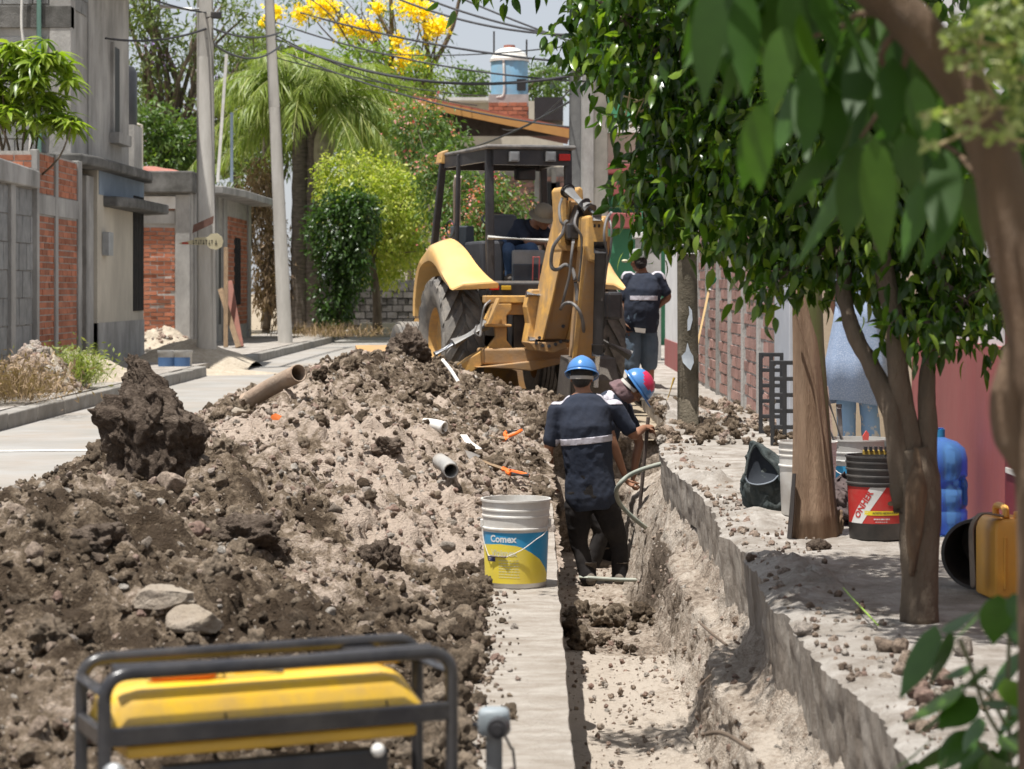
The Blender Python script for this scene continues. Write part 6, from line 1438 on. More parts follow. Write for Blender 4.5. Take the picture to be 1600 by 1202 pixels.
# ---- man standing beyond, hand on hip
D3 = 25.4
def Q3(px, py, dy=0.0): return P(px, py, D3+dy)
J = dict(head=Q3(998, 408, .0), neck=Q3(1003, 425), chest=Q3(1005, 452), waist=Q3(1002, 484), pelvis=Q3(1001, 505), shL=Q3(981, 434, .0), shR=Q3(1029, 434, .0), elL=Q3(976, 476, -.02), wrL=Q3(976, 502, -.04), elR=Q3(1044, 464, .02), wrR=Q3(1023, 484, .08),
         hipL=Q3(989, 515), hipR=Q3(1013, 515), knL=Q3(987, 560, .03), knR=Q3(1014, 558, .03), footL=Q3(986, 622, .0), footR=Q3(1016, 620, .0))
o3, shirt, pants, Mx = figure('stout man in pale cap and knee-length jeans standing beyond, hand on hip', J, M_navy, M_jeans, belly=.055, wide=1.12, head_f=(-.5, .8, -.08), palmL=V3(1, 0, 0), palmR=V3(-.3, 1, 0), sleeve=.72, pants_to=.62, curlL=.6, curlR=.7, feet=[(J['footL'], (-.3, 1, 0)), (J['footR'], (.2, 1, 0))])
hair_cap(o3, J['head'], Mx)
zb = Q3(0, 466).z
band_planes(shirt, 'reflective_band', [((0, 0, zb-.025), (0, 0, 1)), ((0, 0, zb+.025), (0, 0, -1)), ((0, D3-.02, 0), (0, -1, 0)), ((Q3(1005, 0).x-.15, 0, 0), (1, 0, 0)), ((Q3(1005, 0).x+.15, 0, 0), (-1, 0, 0))], M_refl)
for s_ in (-1, 1): band_planes(shirt, 'shoulder_tape', [((0, 0, Q3(0, 437).z), (0, 0, 1)), ((0, D3-.0, 0), (0, -1, 0)), ((0, D3-.05, 0), (0, 1, 0)), ((Q3(1005, 0).x+s_*.09, 0, 0), (s_, 0, 0))], M_refl)
def cap(parent, c, Mx, s, mat, brim=.07, all_round=False, name='cap'):
    b = MB(); n = 24; o0 = c+Mx @ V3(0, -.005, .045); rings = []
    for r_, z in ((.097, -.01), (.10, .03), (.088, .065), (.055, .085), (.01, .09)): rings.append([o0+Mx @ V3(math.cos(2*PI*k/n)*r_*s*.93, math.sin(2*PI*k/n)*r_*s*1.12, z*s) for k in range(n)])
    b.loft(rings)
    r0, r1, r2 = [], [], []
    for k in range(n):
        a = 2*PI*k/n; g = 1 if all_round else max(0, math.sin(a))**.7
        r0.append(o0+Mx @ V3(math.cos(a)*.09*s, math.sin(a)*.108*s, -.008)); r1.append(o0+Mx @ V3(math.cos(a)*(.09+brim*g*(1 if all_round else .3))*s, (math.sin(a)*(.108+brim*g))*s, -.02*g-.01)); r2.append(r1[-1]-Mx @ V3(0, 0, .006))
    b.loft([r0, r1, r2, [q-Mx @ V3(0, 0, .008) for q in r0]], cap=False); b.build(name, mat, parent, world=True, smooth=60)
cap(o3, J['head'], Mx, 1.05, M('pale_cap', (.30,.31,.30), (.22,.23,.22), .9, 12, .2))
b = MB(); b.ell(Q3(979, 408, -.02)+V3(-.02, 0, 0), (.035, .02, .018)); b.build('ear_defender', M('pale_yellow', (.7,.68,.45), rough=.4), o3, world=True)
b = MB(); b.prism([Q3(991, 512, -.19), Q3(1009, 514, -.19), Q3(1008, 521, -.19), Q3(993, 519, -.19)], (0, .05, 0)); b.build('pocket_trim', M_strap, o3, world=True, smooth=0)
# ---- operator leaning over the levers in the cab
def B2W(v): return Vector((BO.x+v.x*_c-v.y*_s, BO.y+v.x*_s+v.y*_c, v.z))
def Q4(px, py, ly): return B2W(BL(px, py, ly))
J = dict(head=Q4(849, 340, -.10), neck=Q4(836, 350, .0), chest=Q4(822, 366, .10), waist=Q4(806, 385, .18), pelvis=Q4(798, 394, .18), shL=Q4(845, 358, .10), shR=Q4(812, 352, .05), elL=Q4(862, 374, -.1), wrL=Q4(868, 380, -.32), elR=Q4(825, 378, -.12), wrR=Q4(852, 380, -.30),
         hipL=Q4(810, 396, .12), hipR=Q4(792, 394, .12), knL=Q4(832, 390, -.34), knR=Q4(795, 390, -.32), footL=Q4(835, 440, -.30), footR=Q4(799, 440, -.28))
o4, shirt, pants, Mx = figure('machine operator in a khaki hat leaning over the levers inside the digger cab', J, M_navy, M_bluejeans, head_f=(.35, -.8, -.45), palmL=V3(0, 0, -1), palmR=V3(0, 0, -1), curlL=.8, curlR=.8, sleeve=.7, wide=.95, feet=[(J['footL'], (.1, -1, 0)), (J['footR'], (-.2, -1, 0))])
hair_cap(o4, J['head'], Mx); cap(o4, J['head'], Mx, 1.1, M('khaki_hat', (.26,.22,.16), (.2,.17,.125), .85), .05, True, 'hat')
# ---- woman in the doorway
D5 = 15.6
def Q5(px, py, dy=0.0): return P(px, py, D5+dy)
J = dict(head=Q5(1345, 350), neck=Q5(1343, 378), chest=Q5(1342, 425), waist=Q5(1340, 485), pelvis=Q5(1338, 545), shL=Q5(1310, 400), shR=Q5(1376, 400), elL=Q5(1302, 465), wrL=Q5(1318, 515, .16), elR=Q5(1388, 465), wrR=Q5(1366, 515, .16),
         hipL=Q5(1324, 560), hipR=Q5(1354, 560), knL=Q5(1322, 630), knR=Q5(1358, 630), footL=Q5(1322, 708), footR=Q5(1362, 708))
M_dress = M('blue_white_print', (.22,.29,.42), (.34,.40,.52), .9, 150, .1, lo=.5, hi=.58)
M_legg = M('printed_leggings', (.20,.32,.48), (.48,.46,.42), .9, 16, .05, lo=.56, hi=.6)
o5, shirt, pants, Mx = figure('woman in a loose blue and white tunic and printed leggings standing in the cream doorway', J, M_dress, M_legg, head_f=(-.7, -.6, -.2), palmL=V3(1, 0, 0), palmR=V3(-1, 0, 0), wide=.98, feet=[(J['footL'], (-.5, -1, 0)), (J['footR'], (-.3, -1, 0))])
hair_cap(o5, J['head'], Mx, 1.0, .1); b = MB(); rr = []
for px, py, hw, hd_ in ((1342, 455, .15, .12), (1341, 500, .165, .13), (1339, 560, .20, .16), (1338, 628, .235, .19)):
    c = Q5(px, py); rr.append([c+V3(math.cos(a)*hw*(1+.05*math.sin(7*a)*(py > 520)), math.sin(a)*hd_*(1+.05*math.sin(7*a+1)*(py > 520)), .02*math.sin(2*a)*(py > 600)) for a in [2*PI*k/42 for k in range(42)]])
b.loft(rr, cap=False); sk = b.build('tunic_skirt', M_dress, o5, world=True, smooth=60); t_ = sk.modifiers.new('t', 'SOLIDIFY'); t_.thickness = .004
# digging bar held by the first worker
bar = empty('digging_bar', Q(990, 900, .30), label='long dark iron digging bar held upright by the standing worker', cat='bar')
b = MB(); b.tube([Q(991, 905, .30), Q(1001, 780, .30), Q(1013, 652, .30)], .0145, 10); b.build('shaft', M('rusty_bar', (.10,.075,.06), (.06,.045,.04), .7, 12, .2), bar, world=True)
b = MB(); b.tube([Q(991, 895, .30), Q(990, 915, .30)], [.016, .006], 8); b.build('tip', M_iron, bar, world=True)
# ================================================================== things on the ground
def text_mesh(s, size, bold=.0, shear=0.0):
    cu = bpy.data.curves.new('t', 'FONT'); cu.body = s; cu.size = size; cu.align_x = 'CENTER'; cu.align_y = 'CENTER'; cu.offset = bold; cu.shear = shear; cu.resolution_u = 3
    o = bpy.data.objects.new('t', cu); col.objects.link(o); dg = bpy.context.evaluated_depsgraph_get(); me = bpy.data.meshes.new_from_object(o.evaluated_get(dg))
    V = [tuple(v.co) for v in me.vertices]; F = [tuple(p.vertices) for p in me.polygons]; bpy.data.objects.remove(o); bpy.data.curves.remove(cu); bpy.data.meshes.remove(me); return V, F
def wrap(parent, name, s, size, ang, z, rad, mat, bold=.0, shear=0, rot=0.0, strokes=None):
    """lettering printed round a cylinder; ang = 0 faces the street side (-Y), positive to the right"""
    b = MB()
    if strokes is None: V, F = text_mesh(s, size, bold, shear)
    else:
        V, F = [], []
        for (x0, x1, y0, y1) in strokes:
            n = 6; k = len(V)
            for i in range(n+1): V += [(x0+(x1-x0)*i/n, y0, 0), (x0+(x1-x0)*i/n, y1, 0)]
            F += [(k+2*i, k+2*i+2, k+2*i+3, k+2*i+1) for i in range(n)]
    c, q = math.cos(rot), math.sin(rot); out = []
    for x, y, _ in V:
        x, y = x*c-y*q, x*q+y*c; r_ = rad(z+y) if callable(rad) else rad; a = ang+x/r_; out.append((math.sin(a)*r_, -math.cos(a)*r_, z+y))
    b.add(out, F); return b.build(name, mat, parent, smooth=0)
def strokes(n, w, h, gap, seed=1, jitter=.3):
    q = random.Random(seed); out = []; y = 0
    for i in range(n):
        x = -w/2
        while x < w/2-.004:
            l = q.uniform(.004, .014); out.append((x, min(x+l, w/2), y-h/2, y+h/2)); x += l+.003
        y -= gap
    return out
def band_patch(b, r_of, a0, a1, zlo, zhi, n=40, lift=.0008):
    vs = []
    for i in range(n+1):
        a = a0+(a1-a0)*i/n; lo = zlo(a) if callable(zlo) else zlo; hi = zhi(a) if callable(zhi) else zhi
        for z in (lo, hi): r_ = r_of(z)+lift; vs.append((math.sin(a)*r_, -math.cos(a)*r_, z))
    b.add(vs, [(2*i, 2*i+2, 2*i+3, 2*i+1) for i in range(n)]); return b
def pail(loc, label, mat, H=.365, r0=.128, r1=.142, name='bucket', group=None, ribs=((.245, .006), (.295, .003), (.322, .003)), rz=0):
    o = empty(name, loc, rz, label=label, cat='bucket', group=group); k = H/.365; rf = lambda z: r0+(r1-r0)*min(max(z/H, 0), 1)
    pr = [(0, 0), (rf(0)-.006, 0), (rf(0), .006)]; z = .006
    for zz, h in ribs:
        zz *= k; pr += [(rf(zz)-.0, zz-.004), (rf(zz)+h, zz-.002), (rf(zz)+h, zz+.004), (rf(zz), zz+.006)]
    pr += [(r1, H-.010), (r1+.005, H-.008), (r1+.005, H), (r1-.003, H), (rf(0)-.006, .012), (0, .012)]
    b = MB(); b.lathe(pr, (0, 0, 0), 64); b.build('shell', mat, o, smooth=50); return o, rf
M_wplastic = M('white_plastic', (.66,.65,.62), (.60,.585,.555), .45, 4, .04, dirt=(.42,.36,.29), dirt_amt=.55, dirt_sc=9, coords='Object')
M_lblue = M('label_blue', (.015,.27,.52), (.015,.25,.48), .4, dirt=(.3,.33,.33), dirt_amt=.15, dirt_sc=14, coords='Object')
M_lyel = M('label_yellow', (.78,.66,.06), (.76,.58,.05), .42, 2.5, dirt=(.5,.42,.25), dirt_amt=.2, dirt_sc=12, coords='Object')
M_lnavy = M('label_navy', (.03,.04,.16), rough=.4); M_lwhite = M('print_white', (.72,.72,.70), rough=.5); M_lpale = M('print_pale', (.70,.67,.42), rough=.5)
bl = G(806, 915, 0.012); bl.x = (806-HX)/FPX*bl.y
o, rf = pail(bl, 'white paint bucket with a blue and yellow label on the concrete strip', M_wplastic)
b = MB()
def yb(a):
    u = math.sin(a); return np.interp(u, [-1, -.9, -.5, 0, .2, .5, .75, .92, 1.0], [.175, .180, .186, .180, .172, .148, .120, .080, .045])
band_patch(b, rf, R(-80), R(80), .022, yb, 50); b.build('label_yellow_part', M_lyel, o, smooth=60)
b = MB(); band_patch(b, rf, R(-80), R(80), yb, .232, 50); b.build('label_blue_part', M_lblue, o, smooth=60)
wrap(o, 'lettering', 'Comex', .040, R(-24), .206, lambda z: rf(z)+.0018, M_lwhite, .0012)
wrap(o, 'lettering', 'Vinimex', .036, R(-23), .148, lambda z: rf(z)+.0018, M_lpale, .0010)
wrap(o, 'fine_print', '', 0, R(-12), .118, lambda z: rf(z)+.0018, M_lpale, strokes=strokes(7, .09, .0035, .0115, 3))
b = MB(); band_patch(b, rf, R(-60), R(-39), .112, .132, 10, .0014); b.build('navy_badge', M_lnavy, o, smooth=60)
wrap(o, 'badge_print', '', 0, R(-53), .125, lambda z: rf(z)+.0022, M_lwhite, strokes=strokes(2, .018, .003, .007, 5))
b = MB(); hp = [(.98, .262), (.97, .255), (.86, .225), (.62, .205), (.2, .165), (-.25, .137), (-.29, .135), (-.78, .135), (-.86, .142), (-.97, .19), (-1.02, .24), (-.99, .262)]
pts = []
for u, z in hp:
    x = u*rf(z)*1.0; yy = -math.sqrt(max((rf(z)+.010)**2-x*x, 0.0002)); pts.append((x, yy, z))
b.tube(spline(pts, 4), .0019, 6); b.build('wire_handle', M_whitepaint, o)
b = MB(); b.tube([pts[6], pts[7]], .0055, 8); b.build('grip', M('handle_grip', (.16,.13,.11), rough=.6), o)
for s in (-1, 1): b = MB(); b.box((s*(rf(.262)+.004), -.01, .262), (.012, .03, .034)); b.build('ear', M_wplastic, o, smooth=0, bev=.003)
# --- right walk: black oil bucket
M_bplastic = M('black_bucket', (.028,.028,.030), (.045,.043,.042), .5, 6, .05, dirt=(.13,.115,.10), dirt_amt=.5, dirt_sc=7, coords='Object')
M_lred = M('label_red', (.50,.02,.02), (.46,.02,.02), .4, dirt=(.3,.2,.15), dirt_amt=.25, dirt_sc=12, coords='Object'); M_lyel2 = M('label_bright_yellow', (.80,.65,.03), rough=.4)
kb = G(1371, 841, .145)
o, rf = pail(kb, 'black bucket with a red oil label and tools inside, beside the near tree', M_bplastic, H=.37, r0=.124, r1=.139, ribs=((.245, .006), (.275, .004), (.305, .004), (.335, .004)))
b = MB(); band_patch(b, rf, R(-85), R(60), .075, .235, 40); b.build('label_red_part', M_lred, o, smooth=60)
b = MB(); zt = lambda a: .235; vs = []
def diag(b, o0, wd, lift):
    vs = []
    for i in range(17):
        z = .075+.16*i/16; a = R(-78)+(z-.075)*R(48)/.16/1.0+o0
        for j in range(9): r_ = rf(z)+lift; t = a+wd*j/8; vs.append((math.sin(t)*r_, -math.cos(t)*r_, z))
    b.add(vs, [(9*i+j, 9*i+j+1, 9*i+j+10, 9*i+j+9) for i in range(16) for j in range(8)])
diag(b, R(8), R(30), .0016); b.build('label_white_stripe', M_lwhite, o, smooth=60)
wrap(o, 'lettering', 'ONHER', .040, R(-36), .158, lambda z: rf(z)+.0026, M_lred, .0014, rot=R(58))
b = MB(); band_patch(b, rf, R(-34), R(60), .112, .132, 24, .0016); b.build('label_yellow_stripe', M_lyel2, o, smooth=60)
wrap(o, 'lettering', 'ACEITE HIDRAULICO', .0125, R(8), .122, lambda z: rf(z)+.0024, M_ink, .0003)
wrap(o, 'fine_print', '', 0, R(0), .096, lambda z: rf(z)+.0024, M_lwhite, strokes=strokes(1, .07, .006, .01, 9)+strokes(1, .05, .003, .01, 4)[:0])
wrap(o, 'fine_print', '', 0, R(0), .084, lambda z: rf(z)+.0024, M_lwhite, strokes=strokes(1, .055, .003, .01, 4))
b = MB(); V, F = [], []
for k in range(20): V.append((.016*math.cos(2*PI*k/20), .010*math.sin(2*PI*k/20)))
c_ = [(math.sin(R(18)+x/rf(.165))*(rf(.165)+.002), -math.cos(R(18)+x/rf(.165))*(rf(.165)+.002), .165+y) for x, y in V]; b.add(c_, [tuple(range(20))]); b.build('round_emblem', M('emblem_olive', (.10,.08,.05), rough=.5), o, smooth=0)
# tools lying in and standing out of it: separate things
def tool(name, label, cat, loc, pieces):
    t = empty(name, loc, label=label, cat=cat)
    for nm, mt, fn in pieces: b = MB(); fn(b); b.build(nm, mt, t, smooth=40)
    return t
M_brass = M('yellow_tool', (.50,.34,.06), (.35,.24,.05), .5, 8); M_steel = M('tool_steel', (.35,.35,.34), (.22,.22,.22), .4, 10, .1, metal=.7)
tool('scrub_brush', 'small yellow-handled brush lying across the black bucket rim', 'brush', kb+V3(-.015, -.04, .372), [('back', M_brass, lambda b: b.box((-.0, 0, .012), (.11, .035, .018))), ('bristles', M_iron, lambda b: [b.box((-.045+.0225*k, -.01, .028), (.012, .03, .02)) for k in range(5)])])
tool('socket', 'short steel pipe socket standing on the tools in the black bucket', 'pipe fitting', kb+V3(.045, -.03, .35), [('sleeve', M_steel, lambda b: b.lathe([(.016, 0), (.018, .002), (.018, .06), (.020, .062), (.020, .085), (.014, .085), (.014, 0)], (0, 0, 0), 16))])
tool('wooden_handle', 'pale wooden tool handle sticking out of the black bucket toward the tree', 'handle', kb+V3(.09, 0, .33), [('shaft', M_wood, lambda b: b.tube([(-.12, .02, -.1), (.02, 0, .05), (.10, -.01, .085)], .014, 8))])
# --- white bucket behind, full of tools
wb = G(1340, 800, .145); wb = P(1340, 801, 11.9); wb.z = .145
o, rf2 = pail(wb, 'white bucket with a blue band, packed with long tools, behind the black bucket', M_palewhite, H=.335, r0=.145, r1=.168, ribs=((.245, .005), (.29, .003)))
b = MB(); band_patch(b, rf2, R(-80), R(80), .10, .20, 40); b.build('label_blue_part', M_lblue, o, smooth=60)
b = MB(); b.tube(spline([(.0-.165, -.02, .25), (-.12, -.13, .17), (-.02, -.17, .145), (.08, -.155, .16), (.165, -.02, .25)], 5), .002, 6); b.build('wire_handle', M_whitepaint, o)
b = MB(); b.box((.02, -.158, .215), (.03, .02, .05)); b.build('ear', M_palewhite, o, smooth=0, bev=.003)
def W(px, py, D): return P(px, py, D)
tool('long_handle', 'grey metal handle leaning left in the white tool bucket', 'handle', wb, [('shaft', M_cyl, lambda b: b.tube([W(1320, 700, 11.9)-wb, W(1288, 608, 11.9)-wb], .011, 8))])
tool('long_handle', 'second grey handle lower in the white tool bucket', 'handle', wb+V3(0, -.05, 0), [('shaft', M_cyl, lambda b: b.tube([W(1306, 700, 11.8)-wb, W(1283, 640, 11.8)-wb, W(1272, 600, 11.8)-wb], .012, 8))])
tool('plank', 'pale pinkish wooden batten standing in the white tool bucket', 'batten', wb+V3(0, .05, 0), [('batten', M('pale_wood', (.55,.42,.34), (.45,.33,.26), .8, 7, .2), lambda b: b.bar(W(1305, 720, 11.95)-wb, W(1292, 605, 11.95)-wb, .045, .02, (1, 0, 0)))])
tool('short_pipe', 'short dark pipe with a flared top standing in the white tool bucket', 'pipe', wb+V3(0, .08, 0), [('shaft', M_steel, lambda b: b.tube([W(1318, 700, 12)-wb, W(1314, 634, 12)-wb], .012, 10)), ('collar', M_iron, lambda b: b.tube([W(1314, 640, 12)-wb, W(1314, 633, 12)-wb], .015, 10))])
tool('red_trowel', 'tool with a bright pinkish-red blade tip in the white tool bucket', 'trowel', wb, [('tip', M('coral_red', (.75,.12,.10), rough=.4), lambda b: b.prism([W(1349, 690, 11.85)-wb, W(1357, 690, 11.85)-wb, W(1358, 678, 11.85)-wb, W(1354, 673, 11.85)-wb, W(1348, 682, 11.85)-wb], (0, .02, 0)))])
tool('long_handle', 'thick black handle slanting right out of the white tool bucket', 'handle', wb+V3(.05, 0, 0), [('shaft', M_blk, lambda b: b.tube([W(1362, 700, 11.9)-wb, W(1384, 665, 11.9)-wb], .014, 8))])
# white bucket half behind the palm trunk
o, _ = pail(P(1262, 800, 11.4)*1.0 if False else V3((1262-HX)/FPX*11.3, 11.3, .145), 'white bucket mostly hidden behind the brown palm trunk', M_wplastic, H=.36)
# --- water jug, translucent blue
M_jug = newmat('blue_jug'); m_, t_, p_ = M_jug; M_jug = m_
p_.inputs['Base Color'].default_value = (.12, .30, .66, 1); p_.inputs['Roughness'].default_value = .12; p_.inputs['Transmission Weight'].default_value = .65; p_.inputs['IOR'].default_value = 1.2
jb = V3((1464-HX)/FPX*10.45, 10.45, .145); o = empty('water_jug', jb, label='large translucent blue water jug with a side grip standing against the red wall', cat='water jug')
b = MB(); pr = [(0, .0), (.115, .0), (.135, .015), (.137, .10), (.128, .115), (.137, .13), (.137, .20), (.120, .215), (.120, .245), (.137, .26), (.137, .34), (.125, .385), (.09, .415), (.045, .43), (.03, .44), (.03, .475), (.033, .477)]
rings = []; n = 48
for r_, z in pr:
    ring = []
    for k in range(n):
        a = 2*PI*k/n; da = abs(((a-R(-28)+PI) % (2*PI))-PI); q = r_-(.055*math.exp(-(da/.20)**4) if .13 < z < .25 else 0); ring.append(V3(math.cos(a)*q, math.sin(a)*q, z))
    rings.append(ring)
b.loft(rings); b.build('jug_body', M_jug, o, smooth=60)
b = MB(); ga = R(-28); gx, gy = math.cos(ga), math.sin(ga); b.tube(spline([V3(gx*.10, gy*.10, .125), V3(gx*.128, gy*.128, .14), V3(gx*.128, gy*.128, .19), V3(gx*.128, gy*.128, .235), V3(gx*.10, gy*.10, .26)], 4), .014, 10); b.build('grip', M_jug, o)
b = MB(); b.lathe([(.032, .43), (.036, .432), (.036, .47), (0, .472)], (0, 0, 0), 24); b.build('cap', M_lblue, o)
o = empty('purple_container', V3((1447-HX)/FPX*10.75, 10.75, .145), label='tall narrow purple plastic container seen between the forked tree stems', cat='container')
b = MB(); b.loft([[V3(sx*w_, sy*w_*.8, z) for sx, sy in ((-1, -1), (1, -1), (1, 1), (-1, 1))] for z, w_ in ((0, .06), (.30, .055), (.40, .05), (.52, .026), (.53, .0255))]); b.build('body', M('purple_plastic', (.24,.08,.62), (.20,.06,.55), .35), o, smooth=0, bev=.006)
# --- bag
def bag(px, py, D, w_, h, dpt, label, seed, mat, tip=0.5):
    base = V3((px-HX)/FPX*D, D, .145); o = empty('canvas_bag', base, label=label, cat='bag'); V, F = ICO[5]; V = V.copy(); z = V[:, 2]
    wx = w_*(1-.42*np.clip(z, 0, 1)**1.5); X = V[:, 0]*wx+np.clip(z, 0, 1)*w_*(-.45 if tip else 0); Y = V[:, 1]*dpt; Z = np.where(z > 0, z*h*.72, z*h*.28)+h*.28
    f = fbm(V[:, 0]*2+V[:, 2], V[:, 1]*2, V[:, 2]*2, 4, seed); r_ = 1-2*np.abs(f); X += .05*r_*w_*3*.6*V[:, 0]; Y += .018*r_; Z += .018*f
    fold = np.abs(np.sin(V[:, 0]*6+V[:, 2]*9+3*f)); Y -= .012*fold
    Z = np.maximum(Z, .0); put('cloth', npmesh('cloth', np.stack([X, Y, Z], -1), F, mat, True), o); return o, base
M_bag = M('dark_green_canvas', (.022,.032,.034), (.040,.052,.052), .85, 8, .4, 60, dirt=(.15,.15,.14), dirt_amt=.4, dirt_sc=6, spec=.2)
D_ = 11.6; base = V3((1203-HX)/FPX*D_, D_, .145); o = empty('canvas_bag', base, label='crumpled dark green canvas bag gaping open on the sidewalk edge left of the brown trunk', cat='bag'); kx_ = D_/FPX
def bagshape():
    """a slumped bag: cross-sections from the ground up, the mouth hood folded to the left"""
    n = 60; rings = []
    for z, cx, hw, hd in ((0, 2, 36, .13), (8, 1, 41, .15), (24, -2, 42, .155), (38, -4, 42, .15), (48, -4, 41, .14), (56, 0, 36, .12), (68, -2, 30, .10), (80, -10, 24, .08), (92, -20, 15, .05), (103, -26, 4, .015)):
        ring = []
        for k in range(n):
            a = 2*PI*k/n; q = 1+.07*math.sin(3*a+z*.07)+.05*math.sin(7*a+z*.15)+.03*math.sin(13*a-z*.1); ring.append(V3((cx+hw*math.cos(a)*q)*kx_, hd*math.sin(a)*q, z*kx_+(.006*math.sin(5*a+z) if z else 0)))
        rings.append(ring)
    b = MB(); b.loft(rings); ob = b.build('cloth', M_bag, o, smooth=0); s = ob.modifiers.new('s', 'SUBSURF'); s.levels = s.render_levels = 2
    me = bake(ob); n = len(me.vertices); co = np.empty(n*3, np.float32); me.vertices.foreach_get('co', co); co = co.reshape(-1, 3)
    f = fbm(co[:, 0]*14, co[:, 1]*14, co[:, 2]*14, 4, 5); r_ = (1-2*np.abs(f))*.013; no = np.empty(n*3, np.float32); me.vertices.foreach_get('normal', no); no = no.reshape(-1, 3)
    co = co+no*r_[:, None]; co[:, 2] = np.maximum(co[:, 2], 0); me.vertices.foreach_set('co', co.ravel()); sm(me, 180)
    # the mouth: dark cavity with a pale lining rim
    b = MB(); mo = [(-42, 50), (-40, 70), (-33, 92), (-25, 100), (-14, 84), (2, 68), (8, 56), (-2, 46), (-22, 42), (-38, 44)]
    b.add([V3(-16*kx_, -.10, 64*kx_)]+[V3(x*kx_, -.165+.05*(y-42)/58, y*kx_) for x, y in mo], [(0, i+1, (i+1) % len(mo)+1) for i in range(len(mo))]); b.build('mouth_lining', M('bag_lining', (.012,.016,.024), (.02,.026,.035), .85, 8), o, smooth=60)
    b = MB(); b.tube(spline([V3(x*kx_, -.170+.05*(y-42)/58, y*kx_) for x, y in ((8, 56), (-2, 47), (-22, 42), (-38, 45), (-43, 54))], 5), .004, 6); b.build('rim', M('pale_cord', (.22,.25,.29), rough=.8), o)
    b = MB(); b.tube(spline([V3(x*kx_, -.170+.05*(y-42)/58, y*kx_) for x, y in ((-43, 54), (-40, 72), (-33, 94), (-25, 102), (-14, 86), (2, 70), (14, 50), (22, 40))], 5), .007, 6); b.build('seam', M_bag, o)
bagshape()
o, base = bag(1318, 800, 10.9, .12, .22, .13, 'slumped dark bag between the brown trunk and the black bucket', 9, M('brown_black_bag', (.05,.035,.035), (.08,.055,.05), .8, 7, .3), 0)
# --- plastic crate panels against the wall
def crate_panel(px, D, w_, h, label, yaw, tilt):
    o = empty('plastic_crate', V3((px-HX)/FPX*D, D, .145), yaw, label=label, cat='crate', group='black crates'); M_ = bpy.data.materials.get('black_crate') or M('black_crate', (.018,.018,.02), (.03,.03,.032), .5, 8)
    tk = .030
    for i in range(3): b = MB(); b.box((-w_/2+w_*i/2, 0, h/2), (tk, .03, h)); b.build('upright', M_, o, smooth=0, bev=.004)
    for i in range(6): b = MB(); b.box((0, .0, tk/2+(h-tk)*i/5), (w_-.002, .026, tk)); b.build('slat', M_, o, smooth=0, bev=.004)
    for s in (-1, 1): b = MB(); b.box((s*w_/2, .16, h/2), (tk*.9, .28, tk)); b.box((s*w_/2, .16, h-tk), (tk*.9, .28, tk)); b.build('side_rail', M_, o, smooth=0)
    return o
crate_panel(1205, 17.6, .16, .62, 'black plastic lattice crate on end against the wall, the farther of two', R(-8), 0)
crate_panel(1226, 16.3, .17, .60, 'black plastic lattice crate on end against the pilaster, the nearer of two', R(-8), 0)
# --- broom leaning on the wall
o = empty('broom', P(1090, 500, 20.3), label='upturned broom with a green head leaning behind the concrete post', cat='broom')
b = MB(); A_ = P(1108, 453, 20.6)-Vector(o.location); b.tube([P(1068, 640, 20.3)-Vector(o.location), A_], .012, 8); b.build('handle', M('broom_wood', (.55,.38,.18), (.48,.33,.16), .7), o)
b = MB(); b.tube([A_, A_+V3(.01, 0, .05)], .025, 10); b.build('ferrule', M_palewhite, o)
b = MB(); b.loft([[A_+V3(.01+.3*q, 0, .045+q)+V3(math.cos(a)*r_, math.sin(a)*r_*.7, 0) for a in [2*PI*k/12 for k in range(12)]] for q, r_ in ((0, .025), (.02, .04), (.05, .043), (.07, .03))]); b.build('head', M('green_bristle', (.02,.28,.14), (.015,.22,.11), .7, 30, .5, 90), o)
o = empty('yellow_stick', P(1046, 612, 21.5), label='thin yellow stick leaning in the earth left of the concrete post', cat='stick')
b = MB(); b.tube([V3(-.04, 0, -.15), V3(.045, 0, .13)], .012, 7); b.build('shaft', M('yellow_stick', (.50,.33,.06), rough=.6), o)
# --- hoses and pipes
M_ghose = M('dusty_green_hose', (.30,.34,.29), (.24,.27,.23), .7, 8, .1, dirt=(.36,.31,.25), dirt_amt=.6)
def pipe(name, label, cat, pts, r_, mat, n=5, hollow=False, group=None, world=True):
    base = Vector(pts[0]); o = empty(name, base, label=label, cat=cat, group=group); pp = spline([Vector(p)-base for p in pts], n); b = MB(); b.tube(pp, r_, 14, cap=not hollow); ob = b.build('pipe', mat, o)
    if hollow: s = ob.modifiers.new('t', 'SOLIDIFY'); s.thickness = .008; s.offset = -1
    return o
pipe('hose', 'dusty pale green hose looping out over the right edge of the trench beside the worker', 'hose', [P(1098, 715, 15.3), P(1060, 719, 15.4), P(1015, 730, 15.5), P(985, 742, 15.6), P(968, 757, 15.6), P(963, 772, 15.7), P(972, 792, 15.8), P(1000, 818, 15.9), P(1026, 836, 16.1)], .0155, M_ghose)
pipe('pipe', 'straight pale green pipe lying across the trench floor at the standing worker\'s feet', 'pipe', [P(905, 902, 16.0), P(970, 906, 16.0), P(1036, 906, 16.0)], .0135, M_ghose)
pipe('clay_pipe', 'broken clay pipe sticking up out of the ridge beside the street', 'pipe', [P(385, 628, 15.0), P(425, 604, 14.8), P(467, 583, 14.5)], .058, M('clay_pipe', (.30,.21,.15), (.22,.155,.11), .9, 7, .5, 50, dirt=(.42,.36,.28), dirt_amt=.6), hollow=True)
d1 = drop(700, 742); pipe('plastic_pipe', 'short grey cut pipe with a black open end lying on the middle of the heap', 'pipe', [d1+V3(-.05, .10, .065), d1+V3(-.01, .0, .05), d1+V3(.02, -.12, .03)], .042, M('grey_pvc', (.33,.33,.32), (.24,.24,.235), .8, 8, .2, dirt=(.3,.25,.2), dirt_amt=.6), hollow=True)
